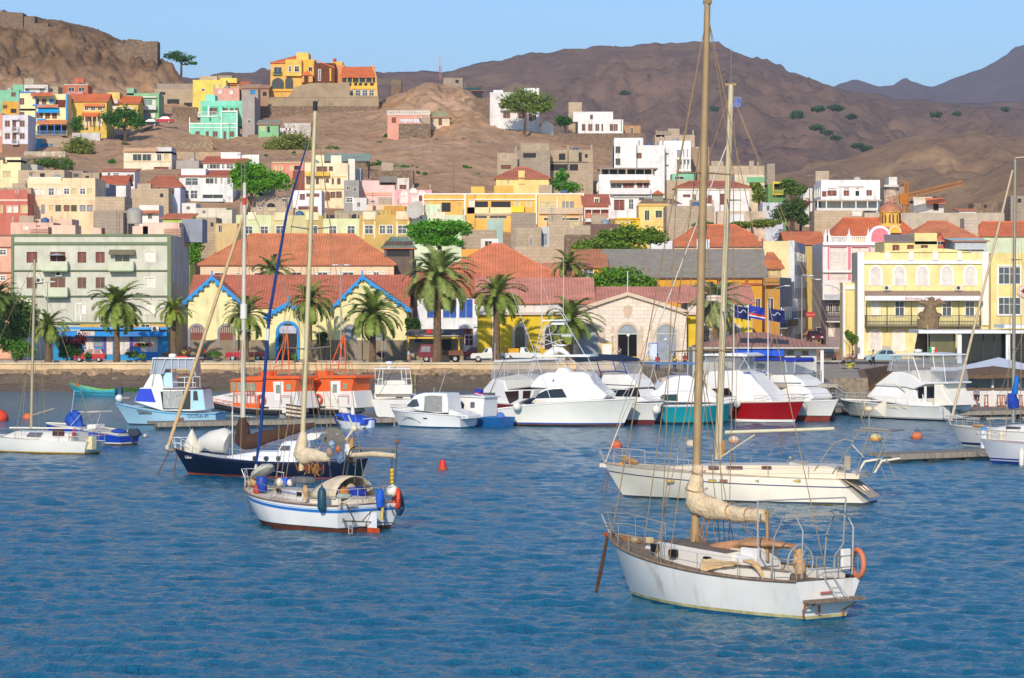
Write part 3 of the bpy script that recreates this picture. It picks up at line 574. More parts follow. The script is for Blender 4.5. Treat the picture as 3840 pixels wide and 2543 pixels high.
b=MB(); xl,Zl=r.xl,r.Zl; b.prism([(xl(1276),-.3,Zl(291)),(xl(1408),-.3,Zl(291)),(xl(1408),2,Zl(278)),(xl(1276),2,Zl(278))],(0,0,.16)); b.prism([(xl(1278),2,Zl(280)),(xl(1408),2,Zl(280)),(xl(1400),7,Zl(243)),(xl(1278),7,Zl(245))],(0,0,.16)); b.build('roof',tile('#d2562a'),r.root)
b=MB(); b.prism([(xl(1408),-.3,Zl(282)),(xl(1408),-.3,Zl(420)),(xl(1421),-.3,Zl(420)),(xl(1412),-.3,Zl(285)),(xl(1398),-.3,Zl(243)),(xl(1394),-.3,Zl(243))],(0,.6,0)); b.build('gable_wall',wall('#e8bb58'),r.root); r.trim([(1317,1408,322,334)],'#eebc44',.3)
w=Hs('smooth beige retaining wall stepping down in front of the villa',1005,1420,364,664,wall('#a8916f'),2,'',yb=398,name='retaining_wall',cat='wall')
b=MB(); xl,Zl=w.xl,w.Zl; b.prism([(xl(1005),-.1,Zl(366)),(xl(1080),-.1,Zl(366)),(xl(1105),-.1,Zl(328)),(xl(1160),-.1,Zl(312)),(xl(1310),-.1,Zl(311)),(xl(1312),-.1,Zl(358)),(xl(1420),-.1,Zl(360)),(xl(1420),-.1,Zl(366))],(0,.5,0)); b.build('parapet',wall('#a8916f'),w.root)
Hs('rough stone terrace wall below the villa wall',964,1420,398,660,STN,1,'',yb=450,name='retaining_wall',cat='wall')
Hs('reddish roofed hut left of the villa wall',960,1008,330,668,'#b08a6a',6,'o 985-1000 345,360',roof=('shed',318,'#a8705a'),yb=388)
Hs('small square stone hut on the rocky knoll',1467,1505,300,690,STN,5,'',yb=326); h=Hs('tall blind grey concrete tower house on the rocky knoll',1663,1735,292,685,BLK2,8,'o 1708-1720 300,312',yb=360)
Hs('low open shelter under a sagging black tarpaulin',1737,1808,340,680,mat('#2b2a2c'),5,'',roof=('hip',330,'#3a3a40',20),yb=372,name='shelter',cat='shelter')
Hs('curved rubble stone wall left of the white hill house',1742,1845,368,660,STN,1.5,'',yb=424,name='retaining_wall',cat='wall')
h=Hs('pink house with a white pierced parapet and washing hung outside',1453,1612,428,612,'#e49c86',6,'r 1470-1484 442,460;d 1568-1576 442,452;o 1580-1590 455,462',yb=495); b=MB(); n=26
for i in range(n+1): b.box(h.xl(1453+159*i/n)-.09,-.12,h.Zl(428),h.xl(1453+159*i/n)+.09,.1,h.Zl(418))
b.box(h.xl(1453),-.14,h.Zl(418),h.xl(1612),.12,h.Zl(415)); b.box(h.xl(1453),-.14,h.Zl(431),h.xl(1612),.1,h.Zl(427)); b.build('parapet',mat('#ded6c8'),h.root); h.boxp('side_block',1583,1614,438,492,-.6,.01,BLK)
Hs('rubble terrace wall in front of the pink house',1495,1615,464,609,STN,1.5,'',yb=498,name='retaining_wall',cat='wall')
Hs('cream hut with an earthen roof right of the pink house',1612,1686,440,618,'#ddc9a8',5,'d 1617-1627 445,457;b 1645-1657 446,470 D',roof=('hip',420,'#9a7a5e',24),yb=473)
h=Hs('tall white hill house behind the wide acacia tree',1837,2023,346,632,'#dcd9d4',10,'b 1888-1912 423,442;b 1944-1967 424,443;b 1985-2000 427,453;d 1998-2010 430,450;b 1880-1890 372,390',yb=458); h.block(1966,2022,328,2,9,'#e4e2de'); h.block(1850,1886,334,3,9,'#e2e0dc'); h.balcony(1875,2000,396,412,1,'#dcd9d4')
Hs('small white gabled shed right of the wide acacia',2029,2076,462,630,'#d3d0c8',5,'',gable=(2048,444),roof=('gy',0,'#b8b0a4'),yb=495)
h=Hs('white two level house with brown shutters on the crest right of the shed',2168,2337,448,628,'#e6e3dd',9,'b 2183-2194,2207-2220,2234-2246 467,490;b 2256-2261 467,492 D;b 2288-2299,2303-2315 467,490',yb=497); h.block(2150,2300,417,2,8,'#e2e0da','upper_storey'); put_window(h.root,h.xl(2219),h.Zl(447),.55,1.05,'b',1.88)
Hs('tall brown block wall house behind the crest house',2132,2182,384,640,BLK3,7,''); Hs('small brick hut right of the crest house',2340,2402,471,638,conc('#a07c5a'),5,'d 2364-2374 480,505 D',yb=507)
Hs('stone terrace wall under the crest house',2090,2420,500,616,STN,1.5,'',name='retaining_wall',cat='wall')
h=Hs('unfinished grey block house with open floors, left half',1928,2063,566,532,BLK2,12,'o 1962-2010 574,592;o 1900-1930 576,600',yb=720); h.block(1952,2055,536,2,9,BLK); Hs('low grey wing left of the unfinished block house',1865,1940,600,530,BLK,8,'d 1880-1905 560,575;r 1880-1915 620,632',yb=700)
h=Hs('unfinished grey block house with deep open bays, right half',2036,2224,562,536,BLK,12,'o 2096-2120 576,600;o 2170-2182 572,608;o 2193-2204 578,592;o 2040-2130,2136-2168 616,640',yb=720); h.trim([(2040,2206,606,611),(2128,2132,565,640)],'#77695a',.1)
h=Hs('pale yellow house with a red hipped roof and wall dormer before the concrete ruin',1860,2058,668,508,'#f0cf78',8,'r 1948-1963 652,688;l 1900-1912 676,690',roof=('hip',628,'#a84f3c',86),yb=705); h.boxp('dormer',1944,1968,640,690,-.2,.01,wall('#f0cf78'))
Hs('amber yellow low block before the pale yellow house',1853,1925,696,492,'#eeb44a',6,'')
h=Hs('tall white house with two flat towers on the slope',2302,2492,545,542,'#e4e2dd',10,'k 2309-2324 553,572;k 2309-2324 596,614;r 2385-2405 575,593;d 2497-2508 573,580;d 2497-2508 617,624',yb=655); h.block(2302,2385,519,-1.5,6,'#e6e4e0',zb=-3);
for q in (553,598): put_window(h.root,h.xl(2316),h.Zl(q+20),.75,.95,'k',-1.62)
h=Hs('white block with tall white columned balconies beside the two towers',2473,2590,528,545,'#e6e4e0',9,'G 2540-2554 564,592;G 2540-2554 610,637;d 2497-2507 574,580;d 2497-2507 618,624',yb=655)
for q in (2558,2572,2586): h.boxp('column',q-2.5,q+2.5,545,652,-1.6,-1.4,'#e6e4e0')
h.boxp('balcony',2536,2590,592,600,-1.7,-.01,'#dedcd8'); h.boxp('balcony',2536,2590,636,644,-1.7,-.01,'#dedcd8')
h=Hs('bare brown concrete block on the crest behind the white columns',2456,2605,506,565,BLK3,9,''); h.block(2460,2518,492,0,6,BLK2); Hs('brown plastered house right of the white columned block',2590,2660,552,556,'#a98a6a',8,'d 2610-2640 546,553')
h=Hs('large white three storey house with a tan canopy and posted terrace roof',2246,2452,654,502,'#e6e5e2',11,'d 2290-2331 688,709;r 2337-2376 690,708;r 2391-2408,2415-2431 686,708;r 2304-2340 750,787;W 2358-2375 748,784;d 2396-2415 742,752',yb=800,side='d')
h.awning(2286,2436,678,686,.9,mat('#b0845e')); h.balcony(2286,2438,706,726,1.1,'#dcdad8'); h.boxp('terrace_roof',2246,2468,629,634,.2,9,'#9a8c80')
for q in range(7): h.boxp('terrace_post',2250+q*33,2253+q*33,634,656,.3,.5,'#8d8a88')
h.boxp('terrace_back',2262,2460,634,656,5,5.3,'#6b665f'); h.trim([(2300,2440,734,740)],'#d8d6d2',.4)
Hs('small mint green house behind the terrace of the white house',2520,2603,652,520,'#7cc49a',6,'d 2530-2565 662,672'); Hs('beige concrete wall house under the mint house',2500,2600,676,512,BLK3,7,'')
h=Hs('white house with a red hipped roof and red arched shutters right of the town masts',2540,2810,702,490,'#e8e2da',10,'r 2701-2716,2722-2733 728,766;r 2640-2668 734,762;r 2562-2588 731,738;d 2600-2610 730,760',roof=('hip',680,'#a84a34',62),yb=782,side='d'); h.trim([(2540,2810,706,714)],'#d9cfc2',.15)
Hs('long bare block wall house behind the red hipped white house',2660,2880,622,532,BLK3,9,'o 2720-2740 635,655'); h=Hs('turquoise and cream rooftop storey right of the red hipped house',2755,2890,655,505,'#d9c6a4',8,'d 2800-2815 665,680'); h.trim([(2800,2890,664,684)],'#79b48a',.1); h.block(2815,2832,600,3,3.6,BLK); h.block(2845,2850,604,3,3.4,BLK)
h=Hs('green house with yellow balcony arches at the edge of the valley',2880,2946,690,498,'#5f9a52',8,'o 2900-2935 690,714',yb=760); h.balcony(2896,2944,714,728,.9,'#d8c040',rail='#d8c040'); h.trim([(2896,2944,682,690),(2896,2901,690,728),(2938,2944,690,728)],'#d8c040',.9); h.block(2880,2910,612,2,7,BLK2)
Hs('white house with a dark flank under the green balcony house',2860,2936,760,470,'#c9cdd6',8,'d 2875-2885 770,790'); Hs('white walled shed behind the dark trees',3012,3046,706,520,'#d8d4ca',6,'')
h=Hs('big white flat roofed mansion with brown shutters above the concrete base',3079,3300,675,472,'#eae8e4',11,'r 3084-3098 718,736;r 3104-3136 716,733;r 3165-3183 715,733;o 3208-3222 716,735;r 3251-3268 714,732',yb=755,side='d')
h.trim([(3140,3240,698,702),(3104,3136,704,708),(3165,3183,704,708),(3208,3222,704,708)],'#c9b8a8',.12); h.boxp('terrace_roof',3056,3298,751,757,-3,2,'#b5a894'); h.boxp('veranda_back',3060,3282,757,790,1,1.2,glass('#30383c')); h.boxp('veranda_base',3056,3282,782,792,-2.8,-.5,'#d6d2c8')
for q in (3058,3090,3147,3200,3243,3280): h.boxp('veranda_post',q,q+4,757,790,-2.9,-2.7,'#e4e2de')
Hs('beige concrete base wall under the white mansion veranda',3054,3237,790,467,BLK3,8,'w 3198-3230 788,808',yb=856,zb=18,name='retaining_wall',cat='wall')
h=Hs('narrow concrete tower house with scaffolded white front right of the mansion',3315,3393,700,512,BLK2,8,'',yb=790); h.block(3332,3363,664,-.5,5,'#d9d4c8'); h.boxp('ledge',3313,3366,694,702,-1.2,0,'#d6d0c4'); h.boxp('scaffold_front',3320,3360,706,760,-.3,-.05,mat('#b9a294',.9,.5,1.5))
h=Hs('ruined white walled house with a small red roof below the foothills',3427,3539,752,505,'#ddd6c8',7,'o 3500-3520 765,790'); h.awning(3470,3540,745,765,1.5,'#d25a30',name='tile_canopy'); h.block(3427,3500,738,1,6,'#cfc2a6')
Hs('long plain beige wall with a low white coping across the valley',3242,3766,798,462,wall('#bfae94'),3,'',yb=850,name='boundary_wall',cat='wall'); Hs('tiny red roofed white building behind the long beige wall',3597,3660,788,480,'#e2ded6',5,'',roof=('shed',782,'#d2603c'))
Hs('rough stone ruin of low walls in the valley at the right',3650,3740,762,560,STN,6,'o 3690-3700 768,780'); Hs('grey block house at the right edge below the foothill',3790,3860,735,560,BLK2,7,'o 3815-3830 745,760')
def ruin(label,pts,Y,d,zb):
 xc=sum(p[0] for p in pts)/len(pts); r=thing('ruined_building',label,'ruin',((xc-1920)*Y/F,Y,zb)); k=F/Y; b=MB(); z=lambda py:H-(py-HY)/k-zb
 for i in range(len(pts)-1):
  (a,ya),(c,yc)=pts[i],pts[i+1]
  if c>a: b.prism([((a-xc)/k,0,-6),((c-xc)/k,0,-6),((c-xc)/k,0,z(yc)),((a-xc)/k,0,z(ya))],(0,d,0))
 return b.build('wall',STN,r) and r
ruin('low flat roofed stone house on the top left summit',[(0,40),(14,36),(14,44),(86,48),(86,72)],766,6,80); ruin('ruined stone walls stepping down right of the summit house',[(90,62),(130,60),(130,88),(180,88),(180,100),(208,100),(208,122)],762,5,76)
ruin('ruined square fort walls on the shoulder of the left hill',[(436,155),(468,168),(480,146),(528,150),(530,156),(590,154),(590,220)],735,6,64)
Hs('stone boundary wall running below the left hill crags',20,275,272,712,STN,1.2,'',yb=320,name='boundary_wall',cat='wall');
h=Hs('cream tall house with brown shutters and an arched orange door behind the blue furled mast',1143,1305,612,503,'#efdcae',9,'b 1188-1226 625,642;b 1234-1247 625,640;b 1185-1195,1245-1251,1265-1276 669,690;b 1240-1256,1262-1280 720,741;b 1150-1165 669,690',yb=800,side=0)
put_window(h.root,h.xl(1228),h.Zl(752),.7,1.5,'r',-.02,'door',True); h.trim([(1143,1300,660,664),(1143,1300,706,710)],'#e2c48a',.1); h.awning(1145,1236,646,661,.9,'#d9953c',name='tile_canopy'); h.block(1238,1278,581,2,6,'#efe4c0','water_tank'); h.block(1305,1330,595,1,5,'#e2dccb',zb=5); put_window(h.root,h.xl(1227),h.Zl(684),.5,.6,'r',-.02,'window',True)
Hs('grey blue right wing of the cream tall house',1303,1353,632,508,'#b6b4b4',8,'d 1312-1320 642,652')
Hs('narrow grey concrete house with white barred window right of the cream tall house',1290,1346,676,492,'#9f9a94',7,'d 1300-1312 700,712;d 1326-1336 704,718;W 1298-1324 742,758')
h=Hs('white cube house with brown windows seen behind the blue furled sail',1098,1206,714,478,'#e6e4e4',8,'r 1126-1142 728,748;r 1150-1196 728,736;r 1120-1190 776,800',yb=812)
Hs('coral pink long low house with cream shutters above the bright green tree',1018,1183,612,532,'#e58a70',8,'l 1028-1038,1048-1060,1088-1100 622,638;o 1103-1125 622,638',yb=642).trim([(1018,1183,607,613)],'#c9b08a',.15)
h=Hs('stone house with a broad grey tin roof on the slope',1214,1380,604,545,STN,8,'o 1374-1380 605,625',roof=('shed',576,'#8a8278'),yb=628)
Hs('rubble brown building with red doors under the bright green tree',1098,1150,640,505,'#8d4a3c',6,'r 1105-1115 690,705')
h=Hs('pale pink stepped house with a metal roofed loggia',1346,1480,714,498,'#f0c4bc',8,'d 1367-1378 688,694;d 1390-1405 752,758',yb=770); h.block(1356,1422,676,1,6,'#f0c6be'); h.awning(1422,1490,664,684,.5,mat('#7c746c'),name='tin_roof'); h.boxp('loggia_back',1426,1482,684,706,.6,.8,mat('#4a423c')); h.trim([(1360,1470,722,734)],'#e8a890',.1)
h=Hs('bright pink house with three white arched windows in its gable',1480,1619,712,496,'#f0aab0',8,'w 1503-1528 735,760;w 1545-1568 735,760;r 1572-1582 732,752;w 1590-1610 735,760',yb=775)
for q,t in ((1516,716),(1550,706),(1582,716)): put_window(h.root,h.xl(q),h.Zl(t+16),.95,.7,'w',-.02,'window',True)
Hs('cream rooftop house with an orange blind behind the pink houses',1489,1534,668,510,'#ddd3c0',6,'r 1500-1522 695,708'); Hs('dark stone house wedged behind the pink gable',1385,1550,640,528,STN,6,'')
Hs('white gabled small house with orange door left of the town below the pink row',1322,1375,742,470,'#d9d4cc',7,'W 1298-1324 745,760;d 1340-1350 760,775')
h=Hs('long amber yellow building with white frame bands and pierced balconies',1585,1780,727,474,'#f0b44a',9,'l 1592-1612 755,782;o 1656-1690 760,795;w 1760-1780 750,775',yb=845)
h.trim([(1585,1780,725,730),(1585,1590,727,842),(1740,1747,727,842),(1585,1745,746,750)],'#efe6d6',.15); h.boxp('loggia_back',1652,1740,752,800,.2,.3,'#c7b49a')
h=Hs('middle wing of the long amber building with two pierced cream balconies',1747,2012,727,474.5,'#efb548',9,'o 1758-1830,1842-1915 755,780;l 1930-1950,1975-1990 754,775;d 1758-1826,1836-1900 810,818',yb=845)
for a,c in ((1752,1834),(1838,1918)): h.balcony(a,c,778,798,.5,'#f0d9a4')
h.trim([(1747,2012,725,730),(2008,2014,727,842),(1747,2012,746,750),(1747,1918,800,806)],'#efe6d6',.15); h.boxp('yellow_tank',1918,1965,775,797,-1,-.02,'#e6d23a')
h=Hs('right wing of the long amber building with a pastel railing',2014,2190,727,475,'#efc070',9,'l 2025-2087 757,778;G 2110-2117,2124-2132,2139-2151 757,778;d 2040-2080,2090-2170 818,826',yb=850); h.trim([(2014,2190,725,730),(2184,2190,727,850),(2088,2092,740,798)],'#efe6d6',.12); h.balcony(2022,2188,779,799,.5,'#c9b79a')
h=Hs('red roofed house with a dormer and a glazed veranda beside the amber building',2190,2282,768,468,'#c47a62',8,'',roof=('shed',728,'#b4503a'),yb=835); h.boxp('dormer',2228,2250,738,765,1.5,4,wall('#d9c9a0')); put_window(h.root,h.xl(2238),h.Zl(762),.6,.75,'d',1.38); h.boxp('veranda_back',2192,2282,786,822,.1,.2,glass('#5a6a66')); h.boxp('veranda_rail',2190,2286,820,833,-1,-.8,'#cfd8cc'); h.trim([(2190,2286,780,787)],'#d8d4cc',1)
for q in (2191,2217,2250,2283): h.boxp('veranda_post',q,q+3,786,832,-1,-.85,'#e4e0d8')
h=Hs('bright yellow cottage box under the veranda house',2306,2400,820,446,'#eebc20',6,'l 2318-2330,2345-2360 826,838'); h.trim([(2306,2400,817,823)],'#e4b010',.2)
h=Hs('yellow house with a green cupola and green shutters',2395,2502,766,466,'#f0ce72',8,'g 2418-2435 790,826;g 2458-2483 790,816',yb=835); h.block(2450,2490,728,2,4.5,'#8a8c70','cupola'); b=MB(); b.add([(h.xl(2444),1.6,h.Zl(728)),(h.xl(2496),1.6,h.Zl(728)),(h.xl(2496),5,h.Zl(728)),(h.xl(2444),5,h.Zl(728)),(h.xl(2470),3.2,h.Zl(710))],[(0,1,4),(1,2,4),(2,3,4),(3,0,4)]); b.build('cupola_roof',tile('#c8532f'),h.root)
b=MB(); b.add([(h.xl(2390),-.2,h.Zl(766)),(h.xl(2560),-.2,h.Zl(766)),(h.xl(2530),4,h.Zl(742)),(h.xl(2420),4,h.Zl(742))],[(0,1,2,3)]); b.build('roof',tile('#8a5a48'),h.root); h.trim([(2393,2504,764,772)],'#dcb468',.2)
Hs('large bare stone house gable behind the two tall masts',2500,2680,772,455,conc('#9c8c78'),10,'',yb=860); Hs('white house with red line and small window behind the second mast',2735,2790,804,440,'#dcdad6',7,'d 2750-2770 830,842',yb=850)
Hs('blotched old white wall right of the two masts',2690,2870,792,452,mat('#c9b59c',.9,.4,.5),4,'',yb=830,name='boundary_wall',cat='wall')
for a in (('blank grey concrete house with a white framed window, left of the cluster',1730,1860,862,400,BLK,8,'W 1815-1850 905,930'),('pale green rendered cube with a dark flank in the concrete cluster',1826,1886,822,412,'#a8bfae',7,''),('tall grey concrete cube in the middle of the concrete cluster',1916,2010,798,430,BLK2,9,''),('grey block house with narrow slit windows in the concrete cluster',1935,2030,852,398,BLK,8,'d 1986-1994 890,920;W 1902-1925 902,930'),('grey block house with a white corrugated lean-to in the cluster',2026,2060,850,400,'#c7c6c0',6,'G 2030-2050 880,915'),('wide block house with a cream patch right of the cluster',2054,2186,828,425,BLK3,9,'l 2142-2168 826,852'),('low brown shed roof behind the dark acacia',2186,2330,840,436,'#7a5a50',8,'d 2195-2205 850,856'),('long low stone house under a dark flat roof behind the acacia',2120,2300,880,405,STN,8,'')): Hs(*a)
Hs('white walled strip house with a hooded window left of the concrete cluster',1803,1870,895,388,'#dcd9d2',5,'d 1818-1845 905,928'); Hs('bare block yard wall behind the big red roof',1930,2100,925,386,BLK3,3,'',name='boundary_wall',cat='wall'); Hs('amber gable wall left of the big red roofed house',1730,1850,934,384,'#eaa23a',5,'')
def row(label,x0,x1,yt,c,wins,blk,Y=440):
 h=Hs(label,x0,x1,yt,Y,c,9,wins,yb=905)
 for a,cc,y,col in blk: h.boxp('parapet_block',a,cc,y,yt+18,-.15,.3,wall(col))
 return h
row('pale green terrace house at the left end of the row behind the hipped roof',885,1016,806,'#d3dba0','W 920-946,978-1005 849,876',((930,960,796,'#efe0b8'),))
row('ochre and green terrace house second in the row',1016,1150,808,'#d0c488','W 1036-1066,1150-1160 848,876',((1030,1076,797,'#f0dca8'),))
row('ochre terrace house third in the row behind the white mast',1150,1212,808,'#c2a85c','W 1160-1190 848,878',((1148,1195,796,'#f0dca8'),))
row('pale green terrace house fourth in the row with two white windows',1212,1347,820,'#d8dca0','W 1235-1261,1303-1330 847,876',())
h=row('ochre terrace house fifth in the row with framed corner windows',1347,1545,806,'#cda652','W 1369-1398,1424-1444,1452-1471,1493-1523 846,876',((1361,1408,794,'#f0d9b0'),(1486,1533,793,'#efd2a8')))
h.trim([(1361,1366,830,895),(1403,1408,830,895),(1486,1491,830,895),(1529,1534,830,895)],'#efdcb4',.1)
row('pale green terrace house at the right end of the row',1545,1745,806,'#cfdcb4','W 1640-1660 850,870',((1625,1670,795,'#e6dcc0'),))
for i,a in enumerate((('small house of brown stone with an arched niche above the green terrace',940,1100,778,470,BLK3,8,'d 970-980 765,785;l 1010-1030 778,786'),('pale cream rooftop house above the third terrace house',1255,1400,792,455,'#a99a80',7,'W 1285-1312 772,790'),('pink plastered wall house above the fifth terrace house',1375,1500,768,462,'#e8c4a0',7,'r 1400-1408 775,790'),('ochre orange block above the ochre terrace houses',1440,1520,772,455,'#d9963c',6,''),('cream wall house left of the amber building',1500,1590,768,466,'#e8d5b4',6,''),('grey house wall with a dark gate below the coral house',900,1100,735,488,'#b5a08c',7,'r 930-945 742,760;d 1060-1075 745,760'))): Hs(*a)
Hs('peach tinted strip of rooftop walls behind the green block, left part',40,200,835,420,'#e2b49a',7,'G 140-150 846,858;w 90-105 850,860'); Hs('terracotta pink rooftop house behind the green block',80,270,822,428,'#e4bba0',7,'r 173-188 846,858',roof=None)
Hs('grey water tank house of two cubes behind the green block',350,480,790,412,BLK2,7,'r 420-436 868,880');
h=Hs('pale green four storey apartment block with dark green bands and balconies on the waterfront',44,642,882,350,'#cbc8b2',20,'r 102-137,292-322,361-390 946,983;r 190-243 946,983;d 432-486 956,984;w 543-581 944,982;b 102-137,292-322 1043,1079;b 190-243,361-390 1043,1079;w 543-581 1043,1079;w 300-320,460-480,543-581 1140,1176',side='d',cat='apartment block',name='apartment_block')
h.root['category']='apartment block'
h.trim([(44,642,878,886),(44,642,908,918),(44,52,886,1215),(628,643,886,1215),(44,642,1012,1016),(44,642,1108,1112),(44,642,1208,1214)],'#71805f',.16)
put_window(h.root,h.xl(294),h.Zl(1204),.55,2,'W',-.02,'door')
for (a,c,t,f) in ((161,258,981,1015),(412,505,981,1015),(170,258,1078,1112)): h.balcony(a,c,t,f,1.2,'#cdd1b4',slab='#71805f')
h.awning(410,508,940,955,1.0,mat('#7d745c',.8),name='awning')
b=MB(); b.lathe([(.02,1.0),(1.0,.72),(.98,.7)],(h.xl(215),-.6,h.Zl(981)),12); b.tube((h.xl(215),-.6,h.Zl(1010)),(h.xl(215),-.6,h.Zl(950)),.03); b.build('parasol',mat('#a8a8b4'),h.root,smooth=40)
def aircon(hh,px,py,y=-.35):
 b=MB(); b.box(hh.xl(px)-.42,y,hh.Zl(py)-.3,hh.xl(px)+.42,y+.34,hh.Zl(py)+.3); o=b.build('air_conditioner',mat('#d8d4c8',.6),hh.root); b=MB(); b.prism([(hh.xl(px)-.08+.23*cos(q*pi/6),y-.01,hh.Zl(py)+.23*sin(q*pi/6)) for q in range(12)],(0,.02,0)); b.build('fan',mat('#45443f'),o)
aircon(h,222,1027); aircon(h,147,1051)
h.block(630,712,810,14,20,'#8f98a4','corner_tower',zb=h.h-.6)
for a,c,t,col in ((65,135,845,'#e2b49c'),(150,240,838,'#e9bfa4'),(300,340,848,'#dcb398'),(460,520,842,'#e6baa2'),(500,640,828,'#e9bfa8')): h.block(a,c,t,9,14,col,'rooftop_room')
for a,c in ((66,135),(582,650)):
 b=MB()
 for i in range(9):
  x0=h.xl(a)+i*(h.xl(c)-h.xl(a))/9; b.box(x0,8.6,h.h,x0+.06,8.7,h.h+1)
 for i in range(4): b.box(h.xl(a),8.6,h.h+i*.32,h.xl(c),8.7,h.h+i*.32+.07)
 b.build('lattice_screen',mat('#d8a98c'),h.root)
h.block(350,420,788,10,14,BLK2,'water_tank',zb=h.h-.6); b=MB(); b.lathe([(1.0,0),(1.0,1.6),(.6,1.9),(.05,2)],(h.xl(455),12,h.Zl(830)),14); b.build('water_tank',mat('#a8a49c'),h.root,smooth=40)
for px in (90,400,632): b=MB(); b.tube((h.xl(px),9,h.h),(h.xl(px),9,h.h+3.4),.03); b.build('antenna',mat('#6a6660'),h.root)
h=Hs('salmon pink apartment block cut by the left edge beside the pale green block',-120,42,880,352,'#e0a488',18,'W 0-22 938,955;W 2-20 1035,1050',name='apartment_block',cat='apartment block'); h.trim([(-120,42,880,884),(-120,42,925,928),(-120,42,1020,1023)],'#9a6a58',.2)
s_=Hs('turquoise fronted shop with white grille doors and painted windows',200,630,1255,345,'#2497d8',4.5,'G 352-388,497-530 1265,1300;p 398-420,443-486 1265,1330 D;p 320-350,530-588 1266,1318',yb=1340,name='shop',cat='shop',par=.2)
s_.boxp('fascia',200,630,1243,1261,-1.3,-.02,mat('#1d8ad6',.7)); s_.boxp('roof_slab',200,628,1228,1236,-.2,4,mat('#3a9ad8')); s_.boxp('sign_board',296,361,1242,1258,-1.36,-1.3,mat('#d8d0c4')); text('FIL',s_.root,(s_.xl(335),-1.38,s_.Zl(1255)),(pi/2,0,0),.48,'#c0322c','sign_lettering',wid=1.5)
text('SUPER MERCADO',s_.root,(s_.xl(500),-1.32,s_.Zl(1256)),(pi/2,0,0),.24,'#8a3a4c','sign_lettering'); s_.trim([(388,398,1262,1340),(486,497,1262,1340)],'#5a4aa0',.08); s_.trim([(496,588,1320,1340),(308,385,1320,1340)],'#2a7fd0',.05)
b=MB()
for i,c in enumerate((0,1,2,3)): b.prism([(s_.xl(516+i*14)+.42*cos(q*pi/5),-.09,s_.Zl(1293)+.24*sin(q*pi/5)) for q in range(10)],(0,.02,0),k=c)
b.build('window_painting',[mat('#cf4a3a'),mat('#d8a63a'),mat('#8cae4a'),mat('#d85a44')],s_.root); aircon(s_,585,1232,-.9)
h=Hs('yellow band wall above the turquoise shop, under the green block',300,622,1216,347,'#d8a648',2,'d 375-400,410-430,450-500,530-560 1216,1226',yb=1345,name='wall_band',cat='wall')
wh=Hs('long pale yellow warehouse with two gables edged in bright blue boards',709,1526,1150,345,'#e9dc98',16,'',roof=('gx',1030,'#b4503c'),yb=1348,name='warehouse',cat='warehouse'); r=wh.root
wh.boxp('plinth',709,1526,1275,1350,-.13,-.02,mat('#8d7f68',.9,.2,.8,streak=.3))
def gablefront(xa,xb,ye,xg,yg,board=True,y=-.1,plinth=True):
 b=MB(); x,z=wh.xl,wh.Zl; b.prism([(x(xa),y,z(1348)),(x(xb),y,z(1348)),(x(xb),y,z(ye)),(x(xg),y,z(yg)),(x(xa),y,z(ye))],(0,-y+.05,0)); g=b.build('gable_wall',wall('#ecdf9c'),r)
 b=MB()
 for e,s in ((xa,-1),(xb,1)): b.prism([(x(e)+s*.6,y-.45,z(ye)-.55*0-.3),(x(xg),y-.45,z(yg)+.15),(x(xg),9,z(yg)+.15),(x(e)+s*.6,9,z(ye)-.3)],(0,0,-.15))
 b.build('gable_roof',tile('#b4503c'),r)
 b=MB()
 for e,s in ((xa,-1),(xb,1)):
  p0=V3((x(e)+s*.6,y-.52,z(ye)-.32)); p1=V3((x(xg),y-.52,z(yg)+.2)); b.prism([p0,p1,p1-V3((0,0,.42)),p0-V3((0,0,.42))],(0,.1,0))
  for i in range(5): q=p0.lerp(p1,(i+.5)/5.5); b.ball((q.x,q.y+.03,q.z-.45),(.28,.05,.22),8,4)
 b.box(x(xg)-.1,y-.56,z(yg)-.5,x(xg)+.1,y-.4,z(yg)+.75); b.build('barge_board',mat('#1f8fd4',.6),r)
 if plinth: wh.boxp('plinth',xa,xb,1275,1349,y-.06,y-.005,mat('#8d7f68',.9,.2,.8,streak=.3))
gablefront(709,894,1121,800,1040,y=-1.2); gablefront(1254,1526,1150,1361,1038,y=-1.2); gablefront(1010,1160,1172,1084,1136,y=-.7,plinth=False)
def archdoor(hh,xa,xb,yt,yb,k,y,sur='#7d7c80',name='door',t=.14):
 w=(xb-xa)/hh.k; hgt=(yb-yt)/hh.k; o=put_window(hh.root,hh.xl((xa+xb)/2),hh.Zl(yb),w,hgt,k,y,name,True)
 [bpy.data.objects.remove(q) for q in list(o.children)]
 rz=min(w/2,hgt*.6); b=MB()
 out=[];inn=[]
 W2=w/2+t
 def ol(W,z0,rr): return [(-W,0),(-W,hgt-rz)]+[(-W*cos(i*pi/10),hgt-rz+rr*sin(i*pi/10)) for i in range(1,10)]+[(W,hgt-rz),(W,0)]
 A_,B_=ol(W2,0,rz+t),ol(w/2-.01,0,rz-.01); n=len(A_); vs=[(p[0],-.1,p[1]) for p in A_]+[(p[0],-.1,p[1]) for p in B_]+[(p[0],.1,p[1]) for p in A_]+[(p[0],.1,p[1]) for p in B_]; fs=[]
 for i in range(n-1): fs+=[(i,i+1,n+i+1,n+i),(i,2*n+i,2*n+i+1,i+1),(n+i,n+i+1,3*n+i+1,3*n+i)]
 b.add(vs,fs); b.build('surround',mat(sur,.85,.12),o,loc=(0,0,0)); return o
for a,c in ((718,765),(828,878)):
 o=archdoor(wh,a,c,1222,1308,'r',-1.24,sur='#8d8c90',t=.3); b=MB(); w_=(c-a)/wh.k
 for i in range(7): b.box(-w_/2+.1+i*w_/7,-.05,1.9,-w_/2+.16+i*w_/7,-.02,2.55)
 b.build('grille',mat('#d0cabb'),o)
